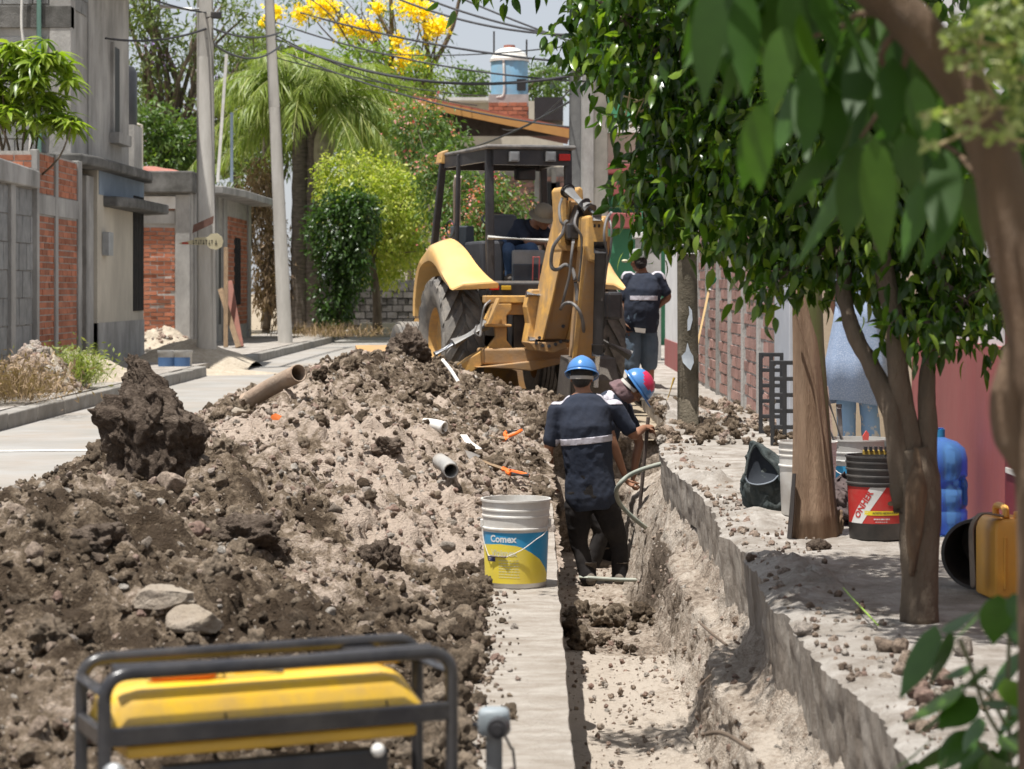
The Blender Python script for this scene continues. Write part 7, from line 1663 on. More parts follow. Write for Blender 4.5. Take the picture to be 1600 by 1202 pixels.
o = bpy.data.objects['plastic_pipe']; b = MB(); b.ell(V3(.05, -.10, -.01), (.03, .05, .03)); b.build('dark_inside', M_dark, o)
d1 = drop(678, 672); pipe('plastic_pipe', 'stub of white pipe half buried high on the heap', 'pipe', [d1+V3(-.07, .02, .035), d1+V3(.0, 0, .03), d1+V3(.07, -.04, .015)], .042, M_whitepaint, hollow=True)
d1 = drop(736, 702); tool('plastic_offcut', 'bent white plastic offcut lying near the orange shovel handle', 'offcut', d1+V3(0, 0, .03), [('strip', M_whitepaint, lambda b: b.loft([[V3(x, y, z)+V3(dx, dy, .0) for dx, dy in ((-.022, 0), (.022, 0), (.022, .012), (-.022, .012))] for x, y, z in ((-.05, .05, .06), (-.02, .0, .02), (.05, -.10, -.02))]))])
a_, c_ = P(692, 563, 20.6), P(718, 600, 19.4); pipe('white_stick', 'thin white stick slanting down the far slope of the heap', 'stick', [a_, (a_+c_)/2+V3(0, 0, .01), c_], .016, M_whitepaint)
d1 = drop(430, 660); tool('orange_scrap', 'bright orange plastic scrap on the pale band of the heap', 'scrap', d1+V3(0, 0, .012), [('scrap', M('orange_scrap', (.75,.18,.03), rough=.5), lambda b: b.prism([(-.03, 0, 0), (.02, -.01, .0), (.035, 0, .02), (0, 0, .035), (-.02, 0, .025)], (0, .012, 0)))])
M_or = M('orange_grip', (.78,.17,.02), (.70,.14,.02), .45); M_sblade = M('shovel_steel', (.15,.15,.15), (.22,.2,.18), .6, 8, .1, metal=.4, dirt=(.3,.25,.2), dirt_amt=.6)
def shovel(px, py, label, dirv, grip_ax, shaft_len=.5):
    p = drop(px, py); o = empty('shovel', p, label=label, cat='shovel'); d = Vector(dirv).normalized(); g = Vector(grip_ax).normalized(); q = V3(0, 0, .075)
    b = MB(); b.tube([q+g*-.055, q+g*.055], .014, 8); b.build('grip_bar', M_blk, o)
    b = MB(); b.tube(spline([q+g*-.058, q+g*-.045+d*.05, q+d*.10], 4), .013, 8); b.tube(spline([q+g*.058, q+g*.045+d*.05, q+d*.10], 4), .013, 8)
    b.tube([q+d*.085, q+d*.15], .017, 8); b.build('grip_frame', M_or, o)
    e = q+d*shaft_len; e.z = max(e.z, float(HP(p.x+e.x, p.y+e.y))-p.z+.02); b = MB(); b.tube([q+d*.14, e], .014, 8); b.build('shaft', M_wood, o)
    dd = (e-q).normalized(); x = dd.cross(V3(0, 0, 1)).normalized(); up = x.cross(dd); rings = []
    for t, w_, c in ((0, .03, .0), (.05, .095, .02), (.15, .105, .028), (.24, .085, .02), (.30, .02, .0)): rings.append([e+dd*t+x*w_*s-up*(c*(1-s*s)) for s in (-1, -.6, -.2, .2, .6, 1)])
    b = MB(); b.loft(rings, cap=False, closed=False); ob = b.build('blade', M_sblade, o, smooth=60); s = ob.modifiers.new('t', 'SOLIDIFY'); s.thickness = .003
shovel(803, 690, 'shovel with an orange D-grip lying on the heap above the paint bucket, the farther one', (-.45, -.75, -.35), (.75, -.3, .1), .35)
shovel(812, 762, 'shovel with an orange D-grip pointing at the trench just above the paint bucket', (-.55, .6, .15), (.8, .35, -.1), .42)
# roots and twigs from the trench wall
M_root = M('root', (.14,.10,.07), (.09,.065,.045), .9, 9, .3)
for pts, r_, lab in (([P(1092, 972, 8.4), P(1112, 990, 8.2), P(1135, 1008, 8.0)], .005, 'thin brown root curling from the upper trench wall'), ([P(1098, 1148, 6.2), P(1130, 1146, 6.1), P(1175, 1172, 5.9)], .006, 'dark root hanging from the trench wall near the bottom'), ([P(1088, 1075, 7.3), P(1110, 1055, 7.4)], .003, 'pale hair root on the middle trench wall')):
    pipe('root', lab, 'root', pts, r_, M_root)
tool('stone', 'dark rounded stone on the sidewalk in front of the brown trunk', 'stone', G(1280, 862, .14)+V3(0, 0, .02), [('stone', soil_clod, lambda b: b.add([(v[0]*.05, v[1]*.04, v[2]*.032) for v in clump(3, 71, .2)[0]], [tuple(f) for f in clump(3, 71, .2)[1]]))])
pipe('green_stalk', 'thin bright green stalk lying on the crumbling sidewalk edge', 'stalk', [G(1318, 937, .15)+V3(0, 0, .04), G(1338, 955, .15)+V3(0, 0, .03), G(1372, 982, .15)+V3(0, 0, .01)], .003, M('fresh_green', (.25,.40,.05), rough=.5))
# --- jerry can, cloth, black pail on its side at the right
cb = V3((1568-HX)/FPX*8.3, 8.3, .145); o = empty('jerry_can', cb, R(6), label='dirty orange-yellow jerry can standing at the right edge with a rag over it', cat='jerry can')
M_can = M('orange_can', (.85,.43,.06), (.78,.38,.05), .45, 3, .05, dirt=(.50,.30,.12), dirt_amt=.4, dirt_sc=5)
b = MB(); b.loft([[V3(x*w_, y*d_, z) for x, y in ((-1, -.7), (-.8, -1), (.8, -1), (1, -.7), (1, .7), (.8, 1), (-.8, 1), (-1, .7))] for z, w_, d_ in ((0, .07, .10), (.01, .078, .11), (.24, .078, .11), (.275, .070, .10), (.285, .06, .09))]); b.build('can_body', M_can, o, smooth=35, bev=.006)
b = MB(); b.tube(spline([(-.01, -.06, .28), (-.01, -.05, .32), (-.01, .05, .32), (-.01, .06, .28)], 4), .013, 8); b.build('handle', M_can, o)
b = MB(); b.lathe([(.022, .27), (.022, .305), (.018, .31), (0, .31)], (.04, -.06, 0), 14); b.build('cap', M_can, o)
for s in (.05, -.03): b = MB(); b.box((s, -.113, .13), (.012, .006, .19)); b.build('rib', M_can, o, smooth=0, bev=.003)
o = empty('rag', cb+V3(-.07, -.02, .0), label='dusty brown rag draped over the left shoulder of the orange jerry can', cat='rag')
rings = []
for t in range(16):
    q = t/15; x = .055-.115*min(q*2.2, 1); z = .298+.02*math.sin(q*3)-(max(0, q-.32)*.36); rings.append([V3(x-.008*math.sin(j*1.9+q*4)-.006*(j % 2), -.105+.018*j+.004*math.sin(q*9+j), z-.02*abs(math.sin(j*1.3))*q) for j in range(5)])
b = MB(); b.loft(rings, cap=False, closed=False); ob = b.build('cloth', M('dusty_rag', (.26,.20,.15), (.18,.14,.11), .95, 12, .4), o, smooth=80); s = ob.modifiers.new('t', 'SOLIDIFY'); s.thickness = .004; s = ob.modifiers.new('s', 'SUBSURF'); s.levels = s.render_levels = 1
o = empty('black_pail', V3((1530-HX)/FPX*8.5, 8.6, .145), label='black pail lying on its side with its open mouth beside the orange jerry can', cat='bucket')
b = MB(); b.lathe([(.128, 0), (.132, .0), (.132, .012), (.125, .02), (.115, .30), (0, .30), (0, .29), (.108, .29), (.120, .0), (.128, 0)], V3(-.01, -.10, .126), 40, axis=(.35, .9, .05)); b.build('shell', M_bplastic, o)

# ================================================================== generator in front
M_genyel = M('generator_yellow', (.82,.52,.03), (.74,.44,.025), .32, 5, .03, dirt=(.42,.28,.12), dirt_amt=.65, dirt_sc=11, coat=.3)
M_tube = M('black_tube', (.010,.010,.013), (.02,.02,.025), .28, 8, .05, dirt=(.12,.11,.10), dirt_amt=.35, dirt_sc=6)
FL, FR = P(163, 1055, 3.80), P(706, 1018, 4.05); zt = (FL.z+FR.z)/2
ux = FR-FL; ux.z = 0; gw = ux.length; ux.normalize(); vy = V3(-ux.y, ux.x, 0)
gen = empty('generator', V3(FL.x, FL.y, 0), label='portable generator with yellow tank in a black tube frame, close to the camera', cat='generator')
def gp(u, v, z): return ux*u+vy*v+V3(0, 0, z)
zg = zt; dep = .17; rt_ = .0112
def rtube(b, pts, r_=rt_): b.tube(spline(pts, 3) if False else pts, r_, 12)
def rounded(pts, r_=.05, n=5):
    out = [Vector(pts[0])]
    for i in range(1, len(pts)-1):
        a, p, c = Vector(pts[i-1]), Vector(pts[i]), Vector(pts[i+1]); d0 = (a-p).normalized()*r_; d1 = (c-p).normalized()*r_
        for k in range(n+1): t = k/n; out.append((p+d0)*(1-t)**2+p*2*t*(1-t)+(p+d1)*t*t)
    out.append(Vector(pts[-1])); return out
for v in (0, dep):
    b = MB(); b.tube(rounded([gp(0, v, .09), gp(0, v, zg), gp(gw, v, zg), gp(gw, v, .09)], .045, 6), rt_, 14); b.build('frame_hoop', M_tube, gen)
for u in (0, gw):
    for z in (zg-.03 if u == 0 else zg-.035, .10): b = MB(); b.tube([gp(u, 0, z), gp(u, dep, z)], rt_*.95, 10); b.build('cross_tube', M_tube, gen)
b = MB(); b.tube([gp(.02, .03, zg+.004), gp(gw-.03, .03, zg+.004)], rt_*.8, 10); b.build('top_rail', M_tube, gen)
b = MB(); b.prism([gp(.0, -.008, zg-.120), gp(gw, -.008, zg-.120), gp(gw, -.008, zg-.088), gp(.0, -.008, zg-.088)], vy*.014); b.build('front_plate', M_tube, gen, smooth=0, bev=.004)
b = MB(); b.prism([gp(-.008, .0, zg-.120), gp(-.008, dep, zg-.120), gp(-.008, dep, zg-.088), gp(-.008, .0, zg-.088)], ux*.014); b.build('side_plate', M_tube, gen, smooth=0, bev=.004)
rg = []
for z, i0, i1 in ((-.125, .03, .03), (-.120, .012, .018), (-.105, .008, .014), (-.092, .010, .020), (-.060, .018, .045), (-.045, .026, .055), (-.036, .040, .066), (-.030, .070, .085)):
    u0, u1, v0, v1 = i0+.0, gw-.02-i1, i0*.8+.008, dep+.02-i0*.8; c = .03
    rg.append([gp(u, v, zg+z) for u, v in ((u0+c, v0), (u0+2*c, v0), (u1-2*c, v0), (u1-c, v0), (u1-.3*c, v0+.3*c), (u1, v0+c), (u1, v1-c), (u1-.3*c, v1-.3*c), (u1-c, v1), (u0+c, v1), (u0+.3*c, v1-.3*c), (u0, v1-c), (u0, v0+c), (u0+.3*c, v0+.3*c))])
b = MB(); b.loft(rg); b.build('fuel_tank', M_genyel, gen, smooth=50, bev=.004)
b = MB()
b.prism([gp(.25, .10, zg-.031), gp(gw-.06, .10, zg-.031), gp(gw-.07, .16, zg-.031), gp(.27, .16, zg-.031)], (0, 0, .008)); b.build('tank_ridge', M_genyel, gen, smooth=0, bev=.003)
for u_ in (.21, .50):
    b = MB(); b.prism([gp(u_, .0075, zg-.100), gp(u_+.003, .0075, zg-.100), gp(u_+.003, .0455, zg-.0355), gp(u_, .0455, zg-.0355)], V3(0, 0, .0015)); b.build('tank_strap', M_tube, gen, smooth=0)
b = MB(); b.lathe([(0, .02), (.032, .02), (.034, .015), (.034, 0), (0, 0)], gp(.50, .17, zg-.026), 24); b.build('fuel_cap', M_blk, gen)
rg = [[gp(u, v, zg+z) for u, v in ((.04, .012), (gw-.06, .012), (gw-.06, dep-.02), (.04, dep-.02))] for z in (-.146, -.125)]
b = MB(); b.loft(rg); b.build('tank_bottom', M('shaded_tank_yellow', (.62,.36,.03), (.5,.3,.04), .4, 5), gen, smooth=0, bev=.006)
b = MB(); b.box(gp(.20, .15, .24), (.26, .24, .26)); b.box(gp(.47, .15, .24), (.22, .22, .24)); b.build('engine', M_blk, gen, smooth=0, bev=.02)
b = MB(); b.tube([gp(.46, .14, .2), gp(.60, .14, .2)], .09, 20); b.build('alternator', M_blk, gen)
b = MB(); b.prism([gp(.10, .0, .12), gp(.50, .0, .12), gp(.50, .0, zg-.16), gp(.10, .0, zg-.16)], vy*.03); b.build('control_panel', M_blk, gen, smooth=0, bev=.006)
b = MB(); b.ell(gp(.475, -.012, zg-.16), (.012, .012, .012)); b.build('switch_knob', M_whitepaint, gen)
b = MB(); b.ell(gp(.012, -.018, zg-.16), (.020, .016, .018)); b.build('corner_bolt', M_galv, gen)
b = MB(); b.prism([gp(.0, 0, .07), gp(gw, 0, .07), gp(gw, dep, .07), gp(0, dep, .07)], (0, 0, .02)); b.build('base_frame', M_blk, gen, smooth=0)
for u in (.04, gw-.04):
    for v in (.02, dep-.02): b = MB(); b.lathe([(.02, 0), (.025, .07), (0, .07), (0, 0)], gp(u, v, 0), 12); b.build('foot', M_blk, gen)
# screwdriver on the tank
gl = V3(FL.x, FL.y, 0); tl = empty('screwdriver', gl+gp(.12, .07, zg-.020), label='orange-handled screwdriver lying on top of the yellow generator tank', cat='screwdriver')
b = MB(); b.tube([V3(-.03, 0, 0), V3(-.02, 0, 0)+ux*.0, ux*.07, ux*.09], [.008, .012, .012, .008], 12); b.build('handle', M_or, tl)
b = MB(); b.tube([ux*.09, ux*.21+V3(0, 0, -.004)], .0045, 8); b.build('blade', M_chrome, tl)
b = MB(); b.tube([ux*.088, ux*.105], .009, 10); b.build('collar', M_lwhite, tl)
# small grey tool head standing behind the generator on the strip
tb_ = V3((772-HX)/FPX*4.55, 4.55, 0); o = empty('concrete_vibrator', tb_, label='grey tool head with a black knob upright on the strip right of the generator', cat='power tool')
s_ = 4.55/FPX
b = MB(); b.loft([[V3(x*w_*s_, y*d_*s_, z) for x, y in ((-1, -.6), (-.6, -1), (.6, -1), (1, -.6), (1, .6), (.6, 1), (-.6, 1), (-1, .6))] for z, w_, d_ in (((CAMZ+(HY-1150)*s_), 20, 16), ((CAMZ+(HY-1140)*s_), 26, 20), ((CAMZ+(HY-1112)*s_), 24, 20), ((CAMZ+(HY-1106)*s_), 18, 16))]); b.build('head', M('tool_grey', (.30,.34,.36), (.24,.27,.29), .45), o, smooth=35, bev=.004)
b = MB(); zc = CAMZ+(HY-1132)*s_; b.lathe([(0, -.03), (15*s_, -.03), (17*s_, -.02), (17*s_, 0), (0, 0)], V3(8*s_, -18*s_, zc), 24, axis=(.1, 1, 0)); b.lathe([(0, -.035), (8*s_, -.035), (9*s_, -.03), (9*s_, -.028), (0, -.028)], V3(8*s_, -18*s_, zc), 20, axis=(.1, 1, 0)); b.build('knob', M_blk, o)
b = MB(); b.tube([V3(-26*s_, 0, zc), V3(-34*s_, 0, zc)], 8*s_, 12); b.build('side_boss', M_blk, o)
b = MB(); b.tube([V3(0, 0, 0), V3(0, 0, CAMZ+(HY-1148)*s_)], 13*s_, 14); b.build('stem', M('stem_grey', (.26,.27,.27), (.2,.2,.2), .5), o)
b = MB(); b.tube(spline([V3(15*s_, -10*s_, zc-12*s_), V3(26*s_, -8*s_, zc-35*s_), V3(32*s_, -8*s_, zc-60*s_), V3(50*s_, -5*s_, .03)], 5), 2.2*s_, 6); b.build('cable', M_blk, o)
o = empty('dark_bag', V3((800-HX)/FPX*4.3, 4.3, .0), label='dark maroon and black bundle lying at the bottom edge behind the generator', cat='bundle')
V, F = clump(4, 31, .22, 1.4, 5); b = MB(); b.add([(v[0]*.085, v[1]*.08, v[2]*.17+.17) for v in V], [tuple(f) for f in F]); b.build('cloth', M('maroon_black', (.03,.018,.022), (.09,.03,.035), .7, 6), o, smooth=180)
# ================================================================== trees on the right walk
L_ficus = leaf_mat('ficus_leaves', [(.026,.062,.009), (.045,.10,.013), (.02,.05,.009), (.09,.17,.02), (.034,.08,.012), (.22,.32,.04), (.05,.11,.015)], .25, .38)
M_fbark = M('ficus_bark', (.20,.155,.115), (.12,.095,.07), .9, 7, .8, 60, dirt=(.09,.07,.055), dirt_amt=.6, dirt_sc=4, stretch=(1, 1, .4), spec=.15)
fb = G(1437, 972, .14); fic = empty('ficus_tree', fb, label='forked grey-barked ficus on the sidewalk with a dense glossy drooping crown', cat='tree'); FB = np.array(fb)
def F_(px, py, D): return P(px, py, D)-fb
Df = fb.y; k_ = Df/FPX
def stem(pts, rad, name='trunk', parent=fic, mat=M_fbark, n=16, bumpy=.0035):
    pp = spline(pts, 8); rr = lerps(rad, 8); b = MB(); b.tube(pp, rr, n*2); V = np.array([tuple(v) for v in b.v]); f = fbm(V[:, 0]*22, V[:, 1]*22, V[:, 2]*9, 4, 77); c = np.repeat(np.array([tuple(p) for p in pp]), n*2, 0); d = V-c; d /= np.linalg.norm(d, axis=1, keepdims=True)+1e-9
    b.v = [tuple(v) for v in V+d*(f*bumpy*2)[:, None]]; return b.build(name, mat, parent, smooth=180)
stem([F_(1437, 985, Df), F_(1436, 900, Df), F_(1437, 800, Df), F_(1436, 740, Df), F_(1428, 700, Df)], [.066, .063, .070, .068, .052])
stem([F_(1412, 800, Df), F_(1405, 720, Df), F_(1392, 640, Df), F_(1362, 575, Df+.05), F_(1335, 520, Df+.1), F_(1318, 460, Df+.15), F_(1312, 380, Df+.25), F_(1250, 250, Df+.5)], [.034, .036, .036, .031, .028, .026, .023, .015], 'stem')
stem([F_(1428, 720, Df), F_(1412, 640, Df), F_(1403, 560, Df), F_(1400, 500, Df), F_(1384, 440, Df), F_(1375, 380, Df), F_(1380, 250, Df+.2), F_(1360, 100, Df+.4)], [.036, .036, .036, .034, .032, .028, .022, .012], 'stem')
stem([F_(1452, 800, Df), F_(1453, 720, Df), F_(1449, 640, Df), F_(1452, 560, Df), F_(1458, 500, Df), F_(1462, 430, Df), F_(1475, 330, Df), F_(1490, 150, Df+.1)], [.036, .030, .028, .027, .026, .024, .018, .010], 'stem')
# the torn hollow between the stems
b = MB(); M_hollow = M('torn_wood', (.22,.14,.08), (.09,.06,.04), .95, 14, .9, 50, stretch=(1, 1, .3))
pts = [F_(1425, 900, Df-.06), F_(1428, 830, Df-.068), F_(1432, 760, Df-.062), F_(1430, 700, Df-.05)]
pp = spline(pts, 8); b.tube(pp, lerps([.008, .030, .036, .010], 8), 16); V = np.array([tuple(v) for v in b.v]); V += (fbm(V[:, 0]*30, V[:, 1]*30, V[:, 2]*12, 4, 9)*.010)[:, None]*np.array([.6, 1, .2]); b.v = [tuple(v) for v in V]; b.build('torn_hollow', M_hollow, fic, smooth=180)
lob = [Lb(965, 20, 8.9, 95, 125, 150), Lb(1060, 50, 8.5, 120, 200, 170), Lb(1075, 262, 8.6, 88, 112, 130), Lb(1190, 260, 8.3, 125, 165, 170), Lb(1120, 150, 8.9, 120, 150, 150), Lb(1300, 320, 8.0, 120, 125, 160), Lb(1270, 200, 8.2, 150, 200, 200), Lb(1440, 370, 7.8, 120, 130, 140), Lb(1510, 470, 7.6, 65, 75, 90), Lb(1420, 200, 8.0, 160, 220, 220), Lb(1250, -150, 8.4, 330, 190, 300), Lb(1420, -190, 7.1, 270, 180, 220), Lb(1190, -230, 7.7, 240, 160, 190), Lb(800, -95, 8.9, 110, 70, 90), Lb(1230, 420, 8.0, 50, 40, 70), Lb(1450, 500, 7.6, 60, 30, 70), Lb(1040, 330, 8.6, 40, 50, 60), Lb(1000, 300, 8.6, 28, 60, 50)]  # out-of-view upper lobes added to shade the trunk and sidewalk
ends = [Vector(l[:3])-fb for l in lob]
def boughs():
    src = [F_(1312, 380, Df+.25), F_(1375, 380, Df), F_(1462, 430, Df), F_(1360, 100, Df+.4), F_(1250, 250, Df+.5)]
    for l, e in zip(lob, ends):
        s = min(src, key=lambda q: (q-e).length); b = MB(); limbs(b, s, [e], .014, .005, 7, .1)
        limbs(b, e, [e+Vector((rnd.uniform(-1, 1)*l[3], rnd.uniform(-1, 1)*l[4], rnd.uniform(-.9, .6)*l[5]))*.8 for _ in range(9)], .005, .0018, 5, .15); b.build('branch', M_fbark, fic)
boughs()
lp = [leaf_proto(.068, .030, .28, .35, 5), leaf_proto(.061, .027, .34, .5, 5), leaf_proto(.074, .032, .22, .25, 5)]
pts, d = crown_points(lob, 22500, .55, .055, 2100)
low = nr.rand(len(pts))
dr = np.stack([nr.normal(size=len(pts))*.45, nr.normal(size=len(pts))*.45, -.55-.6*nr.rand(len(pts))], -1)+d*.35; up_ = nr.rand(len(pts)) < .22; dr[up_, 2] *= -.15
key = pts[:, 1]+nr.rand(len(pts))*.6; order = np.argsort(key); sel = order[:300]; rest = order[300:]
leaf_mass('crown', L_ficus, pts[rest]-FB, dr[rest], lp, nr.uniform(.65, 1.2, len(rest)), fic, roll=.8)
lms = [npmesh('leaf', V, F, L_ficus) for V, F in lp]
for i in sel:
    o = bpy.data.objects.new('leaf', lms[nr.randint(3)]); col.objects.link(o); o.parent = fic; o.location = Vector(pts[i]-FB); o.rotation_euler = rotmat(dr[i], nr.normal()*.8).to_euler(); s = nr.uniform(.75, 1.2); o.scale = (s, s, s)
# dry grass-like stems caught in the crown
b = MB()
for a, c in (((985, 200), (1012, 145)), ((990, 160), (1022, 150)), ((978, 180), (984, 145)), ((1000, 175), (1018, 165)), ((975, 150), (1000, 158))): b.tube([F_(a[0], a[1], 8.4), F_(c[0], c[1], 8.35)], [.004, .002], 6)
b.build('dry_twigs', M('dry_straw', (.50,.40,.24), (.42,.33,.2), .8), fic)

# ---- brown palm-like trunk
tb0 = G(1274, 840, .14); o = empty('palm_stump_trunk', tb0, label='stout trunk wrapped in a dry brown sheath, green stem on its right side', cat='palm trunk'); o.name = 'young_palm'
def T_(px, py, dy=0): return P(px, py, tb0.y+dy)-tb0
M_sheath = M('dry_sheath', (.36,.25,.17), (.24,.155,.10), .85, 3, .6, 30, dirt=(.12,.08,.055), dirt_amt=.5, dirt_sc=2.5, stretch=(7, 7, .7), spec=.2)
M_gstem = M('green_stem', (.10,.13,.035), (.15,.15,.06), .6, 3, .2, 30, stretch=(3, 3, .5), dirt=(.2,.14,.09), dirt_amt=.3)
rings = []; rr = np.random.RandomState(4)
for px0, px1, py in ((1234, 1311, 846), (1237, 1307, 800), (1240, 1300, 740), (1241, 1292, 660), (1240, 1283, 580), (1239, 1275, 520), (1238, 1262, 470), (1237, 1250, 430)):
    c = T_((px0+px1)/2, py); hw = (px1-px0)/2*tb0.y/FPX; n = 56
    rings.append([c+V3(math.cos(2*PI*k/n)*hw*(1+.045*math.sin(9*2*PI*k/n+py*.008)+.03*math.sin(17*2*PI*k/n)), math.sin(2*PI*k/n)*hw*.8*(1+.05*math.sin(7*2*PI*k/n+py*.006)), 0) for k in range(n)])
b = MB(); b.loft(rings); b.build('dry_sheath', M_sheath, o, smooth=180)
rings = []
for px0, px1, py in ((1262, 1308, 800), (1255, 1300, 700), (1252, 1294, 620), (1246, 1288, 540), (1242, 1285, 460), (1240, 1284, 380), (1240, 1280, 250)):
    c = T_((px0+px1)/2, py, .035); hw = (px1-px0)/2*tb0.y/FPX; rings.append([c+V3(math.cos(2*PI*k/24)*hw, math.sin(2*PI*k/24)*hw*.9, 0) for k in range(24)])
b = MB(); b.loft(rings); b.build('green_stem', M_gstem, o, smooth=180)
b = MB(); b.loft([[T_(x0, y, -.05), T_(x1, y, -.085), T_(x1+1, y, -.08), T_(x0+1, y, -.04)] for x0, x1, y in ((1229, 1236, 846), (1233, 1240, 800), (1238, 1243, 740))]); b.build('sheath_edge', M_iron, o, smooth=60)
b = MB(); b.loft([[T_(x-2, y, -.09), T_(x+1, y, -.095), T_(x+2, y, -.085), T_(x-1, y, -.08)] for x, y in ((1240, 480), (1258, 540), (1274, 610), (1284, 680), (1291, 750))]); b.build('sheath_lip', M_sheath, o, smooth=60)
b = MB(); V, F = clump(3, 52, .3, 2); b.add([tuple(T_(1312, 815, .03)+V3(v[0]*.018, v[1]*.02, v[2]*.05)) for v in V], [tuple(f) for f in F]); b.build('dry_flap', M_sheath, o, smooth=180)
# ---- big-leaved tree close to the camera, right
L_mango = leaf_mat('broad_leaves', [(.022,.062,.008), (.042,.100,.012), (.028,.075,.010), (.06,.13,.014)], .45, .42)
mb = V3((1645-HX)/FPX*3.25, 3.25, .14); mt = empty('mango_tree', mb, label='near tree at the right edge with a curving brown trunk and long hanging leaves', cat='tree')
def N_(px, py, D=3.25): return P(px, py, D)-mb
M_mbark = M('smooth_brown_bark', (.17,.10,.055), (.095,.055,.032), .85, 9, .9, 60, dirt=(.20,.15,.10), dirt_amt=.4, dirt_sc=4, stretch=(1, 1, .5))
stem([N_(1645, 1640), N_(1640, 1200), N_(1633, 900), N_(1630, 760), N_(1622, 600), N_(1607, 480), N_(1588, 400), N_(1572, 320), N_(1552, 240), N_(1520, 160), N_(1480, 98), N_(1432, 45), N_(1385, -5), N_(1290, -90)], [.045, .042, .040, .040, .040, .038, .037, .036, .035, .034, .033, .032, .031, .028], 'trunk', mt, M_mbark, 14, .0015)
stem([N_(1605, 760), N_(1580, 690), N_(1574, 620), N_(1590, 550), N_(1605, 490)], [.010, .022, .026, .022, .010], 'burl', mt, M_mbark, 12, .002)
limb = MB(); limbs(limb, N_(1420, 25), [N_(1260, 60, 3.6), N_(1345, 215, 3.5), N_(1170, -40, 3.3), N_(1400, 200, 3.6)], .006, .003, 8, .08); limbs(limb, N_(1560, 290), [N_(1430, 210, 3.6), N_(1510, 250, 3.5)], .006, .003, 8, .08); limb.build('branch', M_mbark, mt)
proto = {}
def big_leaf(a, c, wd, D, parent, base, mat, tilt=None, tag_=''):
    A_, C_ = P(a[0], a[1], D), P(c[0], c[1], D+rnd.uniform(-.05, .05)); v = C_-A_; L = v.length; key = (round(wd/L*20)/20, mat.name)
    if key not in proto: V, F = leaf_proto(1.0, key[0]*1.18, .10, .10, 8); proto[key] = npmesh('leaf', V, F, mat)
    o = bpy.data.objects.new('leaf', proto[key]); col.objects.link(o); o.parent = parent; o.location = A_-base; o.rotation_euler = rotmat(v, tilt if tilt is not None else rnd.uniform(-.5, .5)+PI).to_euler(); o.scale = (L, L, L)
big = [((1115, -30), (1095, 163), 46), ((1165, -20), (1160, 158), 46), ((1140, -50), (1142, 98), 40), ((1205, -25), (1214, 108), 42), ((1196, 160), (1163, 300), 50), ((1182, 165), (1190, 305), 40), ((1262, 100), (1262, 258), 46), ((1265, 88), (1328, 172), 38), ((1345, 220), (1258, 428), 46), ((1340, 225), (1324, 382), 46), ((1365, 214), (1382, 412), 50), ((1305, 145), (1312, 258), 42), ((1412, 208), (1428, 302), 46), ((1480, 236), (1465, 388), 48), ((1512, 280), (1528, 400), 46), ((1235, -30), (1248, 120), 44), ((1280, -30), (1300, 90), 50), ((1225, 40), (1205, 180), 44), ((1250, 20), (1280, 150), 44), ((1350, 60), (1330, 200), 46), ((1395, 90), (1390, 230), 48), ((1430, 120), (1460, 260), 46), ((1320, 10), (1360, 130), 50), ((1240, 130), (1222, 250), 42), ((1550, 300), (1575, 400), 46), ((1330, -30), (1420, 60), 50)]
for a, c, wd in big: D = rnd.uniform(3.1, 3.6); big_leaf(a, c, wd/FPX*D, D, mt, mb, L_mango)
for i in range(150):
    px = rnd.uniform(1090, 1640); py = rnd.uniform(-140, 210 if px > 1300 else 40); 
    if px > 1300 and rnd.random() < .25: py = rnd.uniform(100, 300)
    D = rnd.uniform(3.4, 4.1); an = rnd.gauss(0, .45); L = rnd.uniform(110, 180); big_leaf((px, py), (px+L*math.sin(an), py+L*math.cos(an)), rnd.uniform(38, 52)/FPX*D, D, mt, mb, L_mango)
# more crown, unseen overhead, added to shade the hanging leaves
n_ = 1500; cp = np.stack([nr.uniform(.15, 1.7, n_), nr.uniform(2.4, 4.6, n_), nr.uniform(1.78, 2.6, n_)], -1); cp[:, 2] += .06*cp[:, 1]-.15
leaf_mass('crown', L_mango, cp-np.array(mb), nr.normal(size=(n_, 3))*[.6, .6, .3]+[0, 0, -.6], [leaf_proto(.17, .045, .2, .2, 3)], nr.uniform(.8, 1.2, n_), mt)
# ---- pale small-leaved twig
L_pale = leaf_mat('pale_small_leaves', [(.22,.27,.10), (.32,.36,.16), (.15,.20,.06), (.42,.42,.24)], .5, .35)
tw = P(1640, 60, 3.08); o = empty('bougainvillea_twig', tw, label='pale small-leaved twigs reaching in from the upper right edge', cat='twig'); o.name = 'small_leaved_shrub'
def K_(px, py, D=3.08): return P(px, py, D)-tw
b = MB()
for pts in ([(1650, 180), (1560, 168), (1500, 175), (1440, 180)], [(1560, 168), (1510, 205), (1455, 232)], [(1650, 60), (1560, 70), (1500, 60)], [(1650, 120), (1540, 120), (1490, 75)], [(1560, 168), (1530, 90), (1545, 20)], [(1650, 230), (1570, 215)]): b.tube(spline([K_(*q) for q in pts], 5), .0028, 6)
b.build('twig', M('pale_twig', (.30,.24,.12), (.24,.18,.1), .8), o)
cs = [(1545, 35, 55, 22, 60), (1580, 60, 50, 35, 70), (1500, 60, 30, 22, 30), (1510, 95, 30, 18, 26), (1570, 120, 45, 30, 45), (1500, 178, 35, 12, 22), (1455, 180, 22, 10, 10), (1520, 205, 25, 10, 10), (1448, 228, 12, 8, 7), (1575, 215, 30, 18, 26), (1600, 10, 40, 25, 40), (1540, 155, 25, 12, 14), (1590, 170, 25, 20, 22)]
pts = []
for x, y, rx, ry, n in cs:
    for _ in range(int(n*1.1)): pts.append(tuple(K_(x+rnd.gauss(0, rx*.45), y+rnd.gauss(0, ry*.5), 3.08+rnd.gauss(0, .04))))
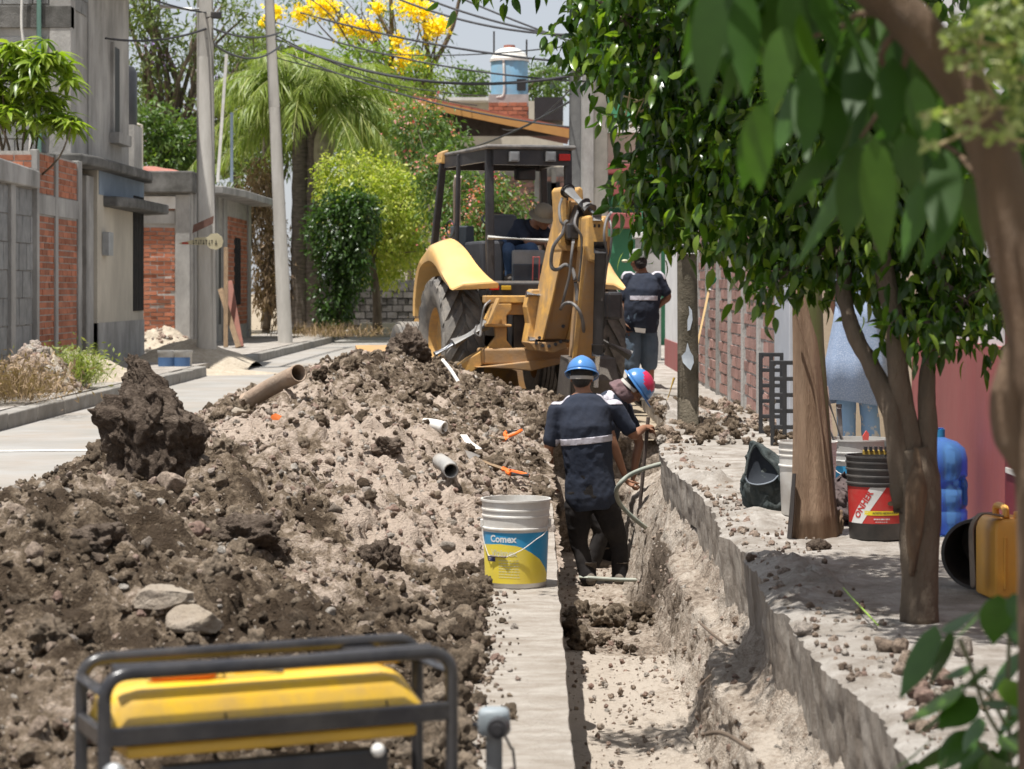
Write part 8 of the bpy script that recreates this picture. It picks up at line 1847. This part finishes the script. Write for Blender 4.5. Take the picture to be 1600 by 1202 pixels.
pts = np.array(pts); leaf_mass('leaves', L_pale, pts, nr.normal(size=pts.shape), [leaf_proto(.018, .012, .25, .2, 4)], nr.uniform(.7, 1.3, len(pts)), o)
# ---- broad-leaved plant at the lower right
sb = V3((1590-HX)/FPX*3.7, 3.7, .14); sp_ = empty('broad_leaved_plant', sb, label='dark green broad-leaved sapling in the lower right corner', cat='plant')
b = MB()
for pts in ([(1590, 1500), (1582, 1250), (1575, 1080), (1578, 960), (1570, 935)], [(1582, 1180), (1540, 1110), (1520, 1050), (1500, 1000)], [(1580, 1150), (1540, 1080), (1500, 1070)], [(1585, 1010), (1560, 960)], [(1584, 1220), (1520, 1150)]): b.tube(spline([P(x, y, 3.7)-sb for x, y in pts], 5), .0035, 7)
b.build('stem', M('green_twig', (.14,.15,.06), (.10,.10,.05), .7), sp_)
L_sap = leaf_mat('sapling_leaves', [(.035,.09,.012), (.055,.13,.018), (.03,.075,.012), (.09,.18,.02)], .32, .3)
for a, c, wd in [((1462, 977), (1413, 1098), 48), ((1484, 985), (1460, 1078), 42), ((1545, 935), (1492, 1010), 44), ((1560, 930), (1553, 1010), 44), ((1582, 928), (1610, 985), 44), ((1520, 1040), (1474, 1064), 30), ((1505, 1070), (1417, 1140), 42), ((1510, 1076), (1440, 1156), 42), ((1525, 1088), (1466, 1145), 44), ((1535, 1100), (1580, 1100), 40), ((1500, 1155), (1425, 1215), 50), ((1540, 1160), (1500, 1230), 50), ((1520, 1040), (1560, 1068), 34), ((1560, 1150), (1610, 1180), 46), ((1590, 1140), (1560, 1215), 48), ((1470, 985), (1530, 960), 40), ((1540, 1040), (1500, 1090), 36), ((1575, 1120), (1620, 1090), 40), ((1600, 1190), (1540, 1240), 50), ((1480, 1180), (1450, 1240), 46), ((1530, 1120), (1510, 1180), 44), ((1580, 950), (1600, 1030), 40), ((1550, 1170), (1520, 1240), 50), ((1600, 1080), (1565, 1160), 46), ((1590, 1020), (1550, 1090), 42), ((1460, 1150), (1400, 1210), 46), ((1510, 1140), (1470, 1210), 46), ((1570, 1060), (1610, 1120), 46), ((1540, 1180), (1590, 1250), 50), ((1430, 1190), (1420, 1260), 44)]:
    D = rnd.uniform(3.55, 3.8); big_leaf(a, c, wd/FPX*D, D, sp_, sb, L_sap)
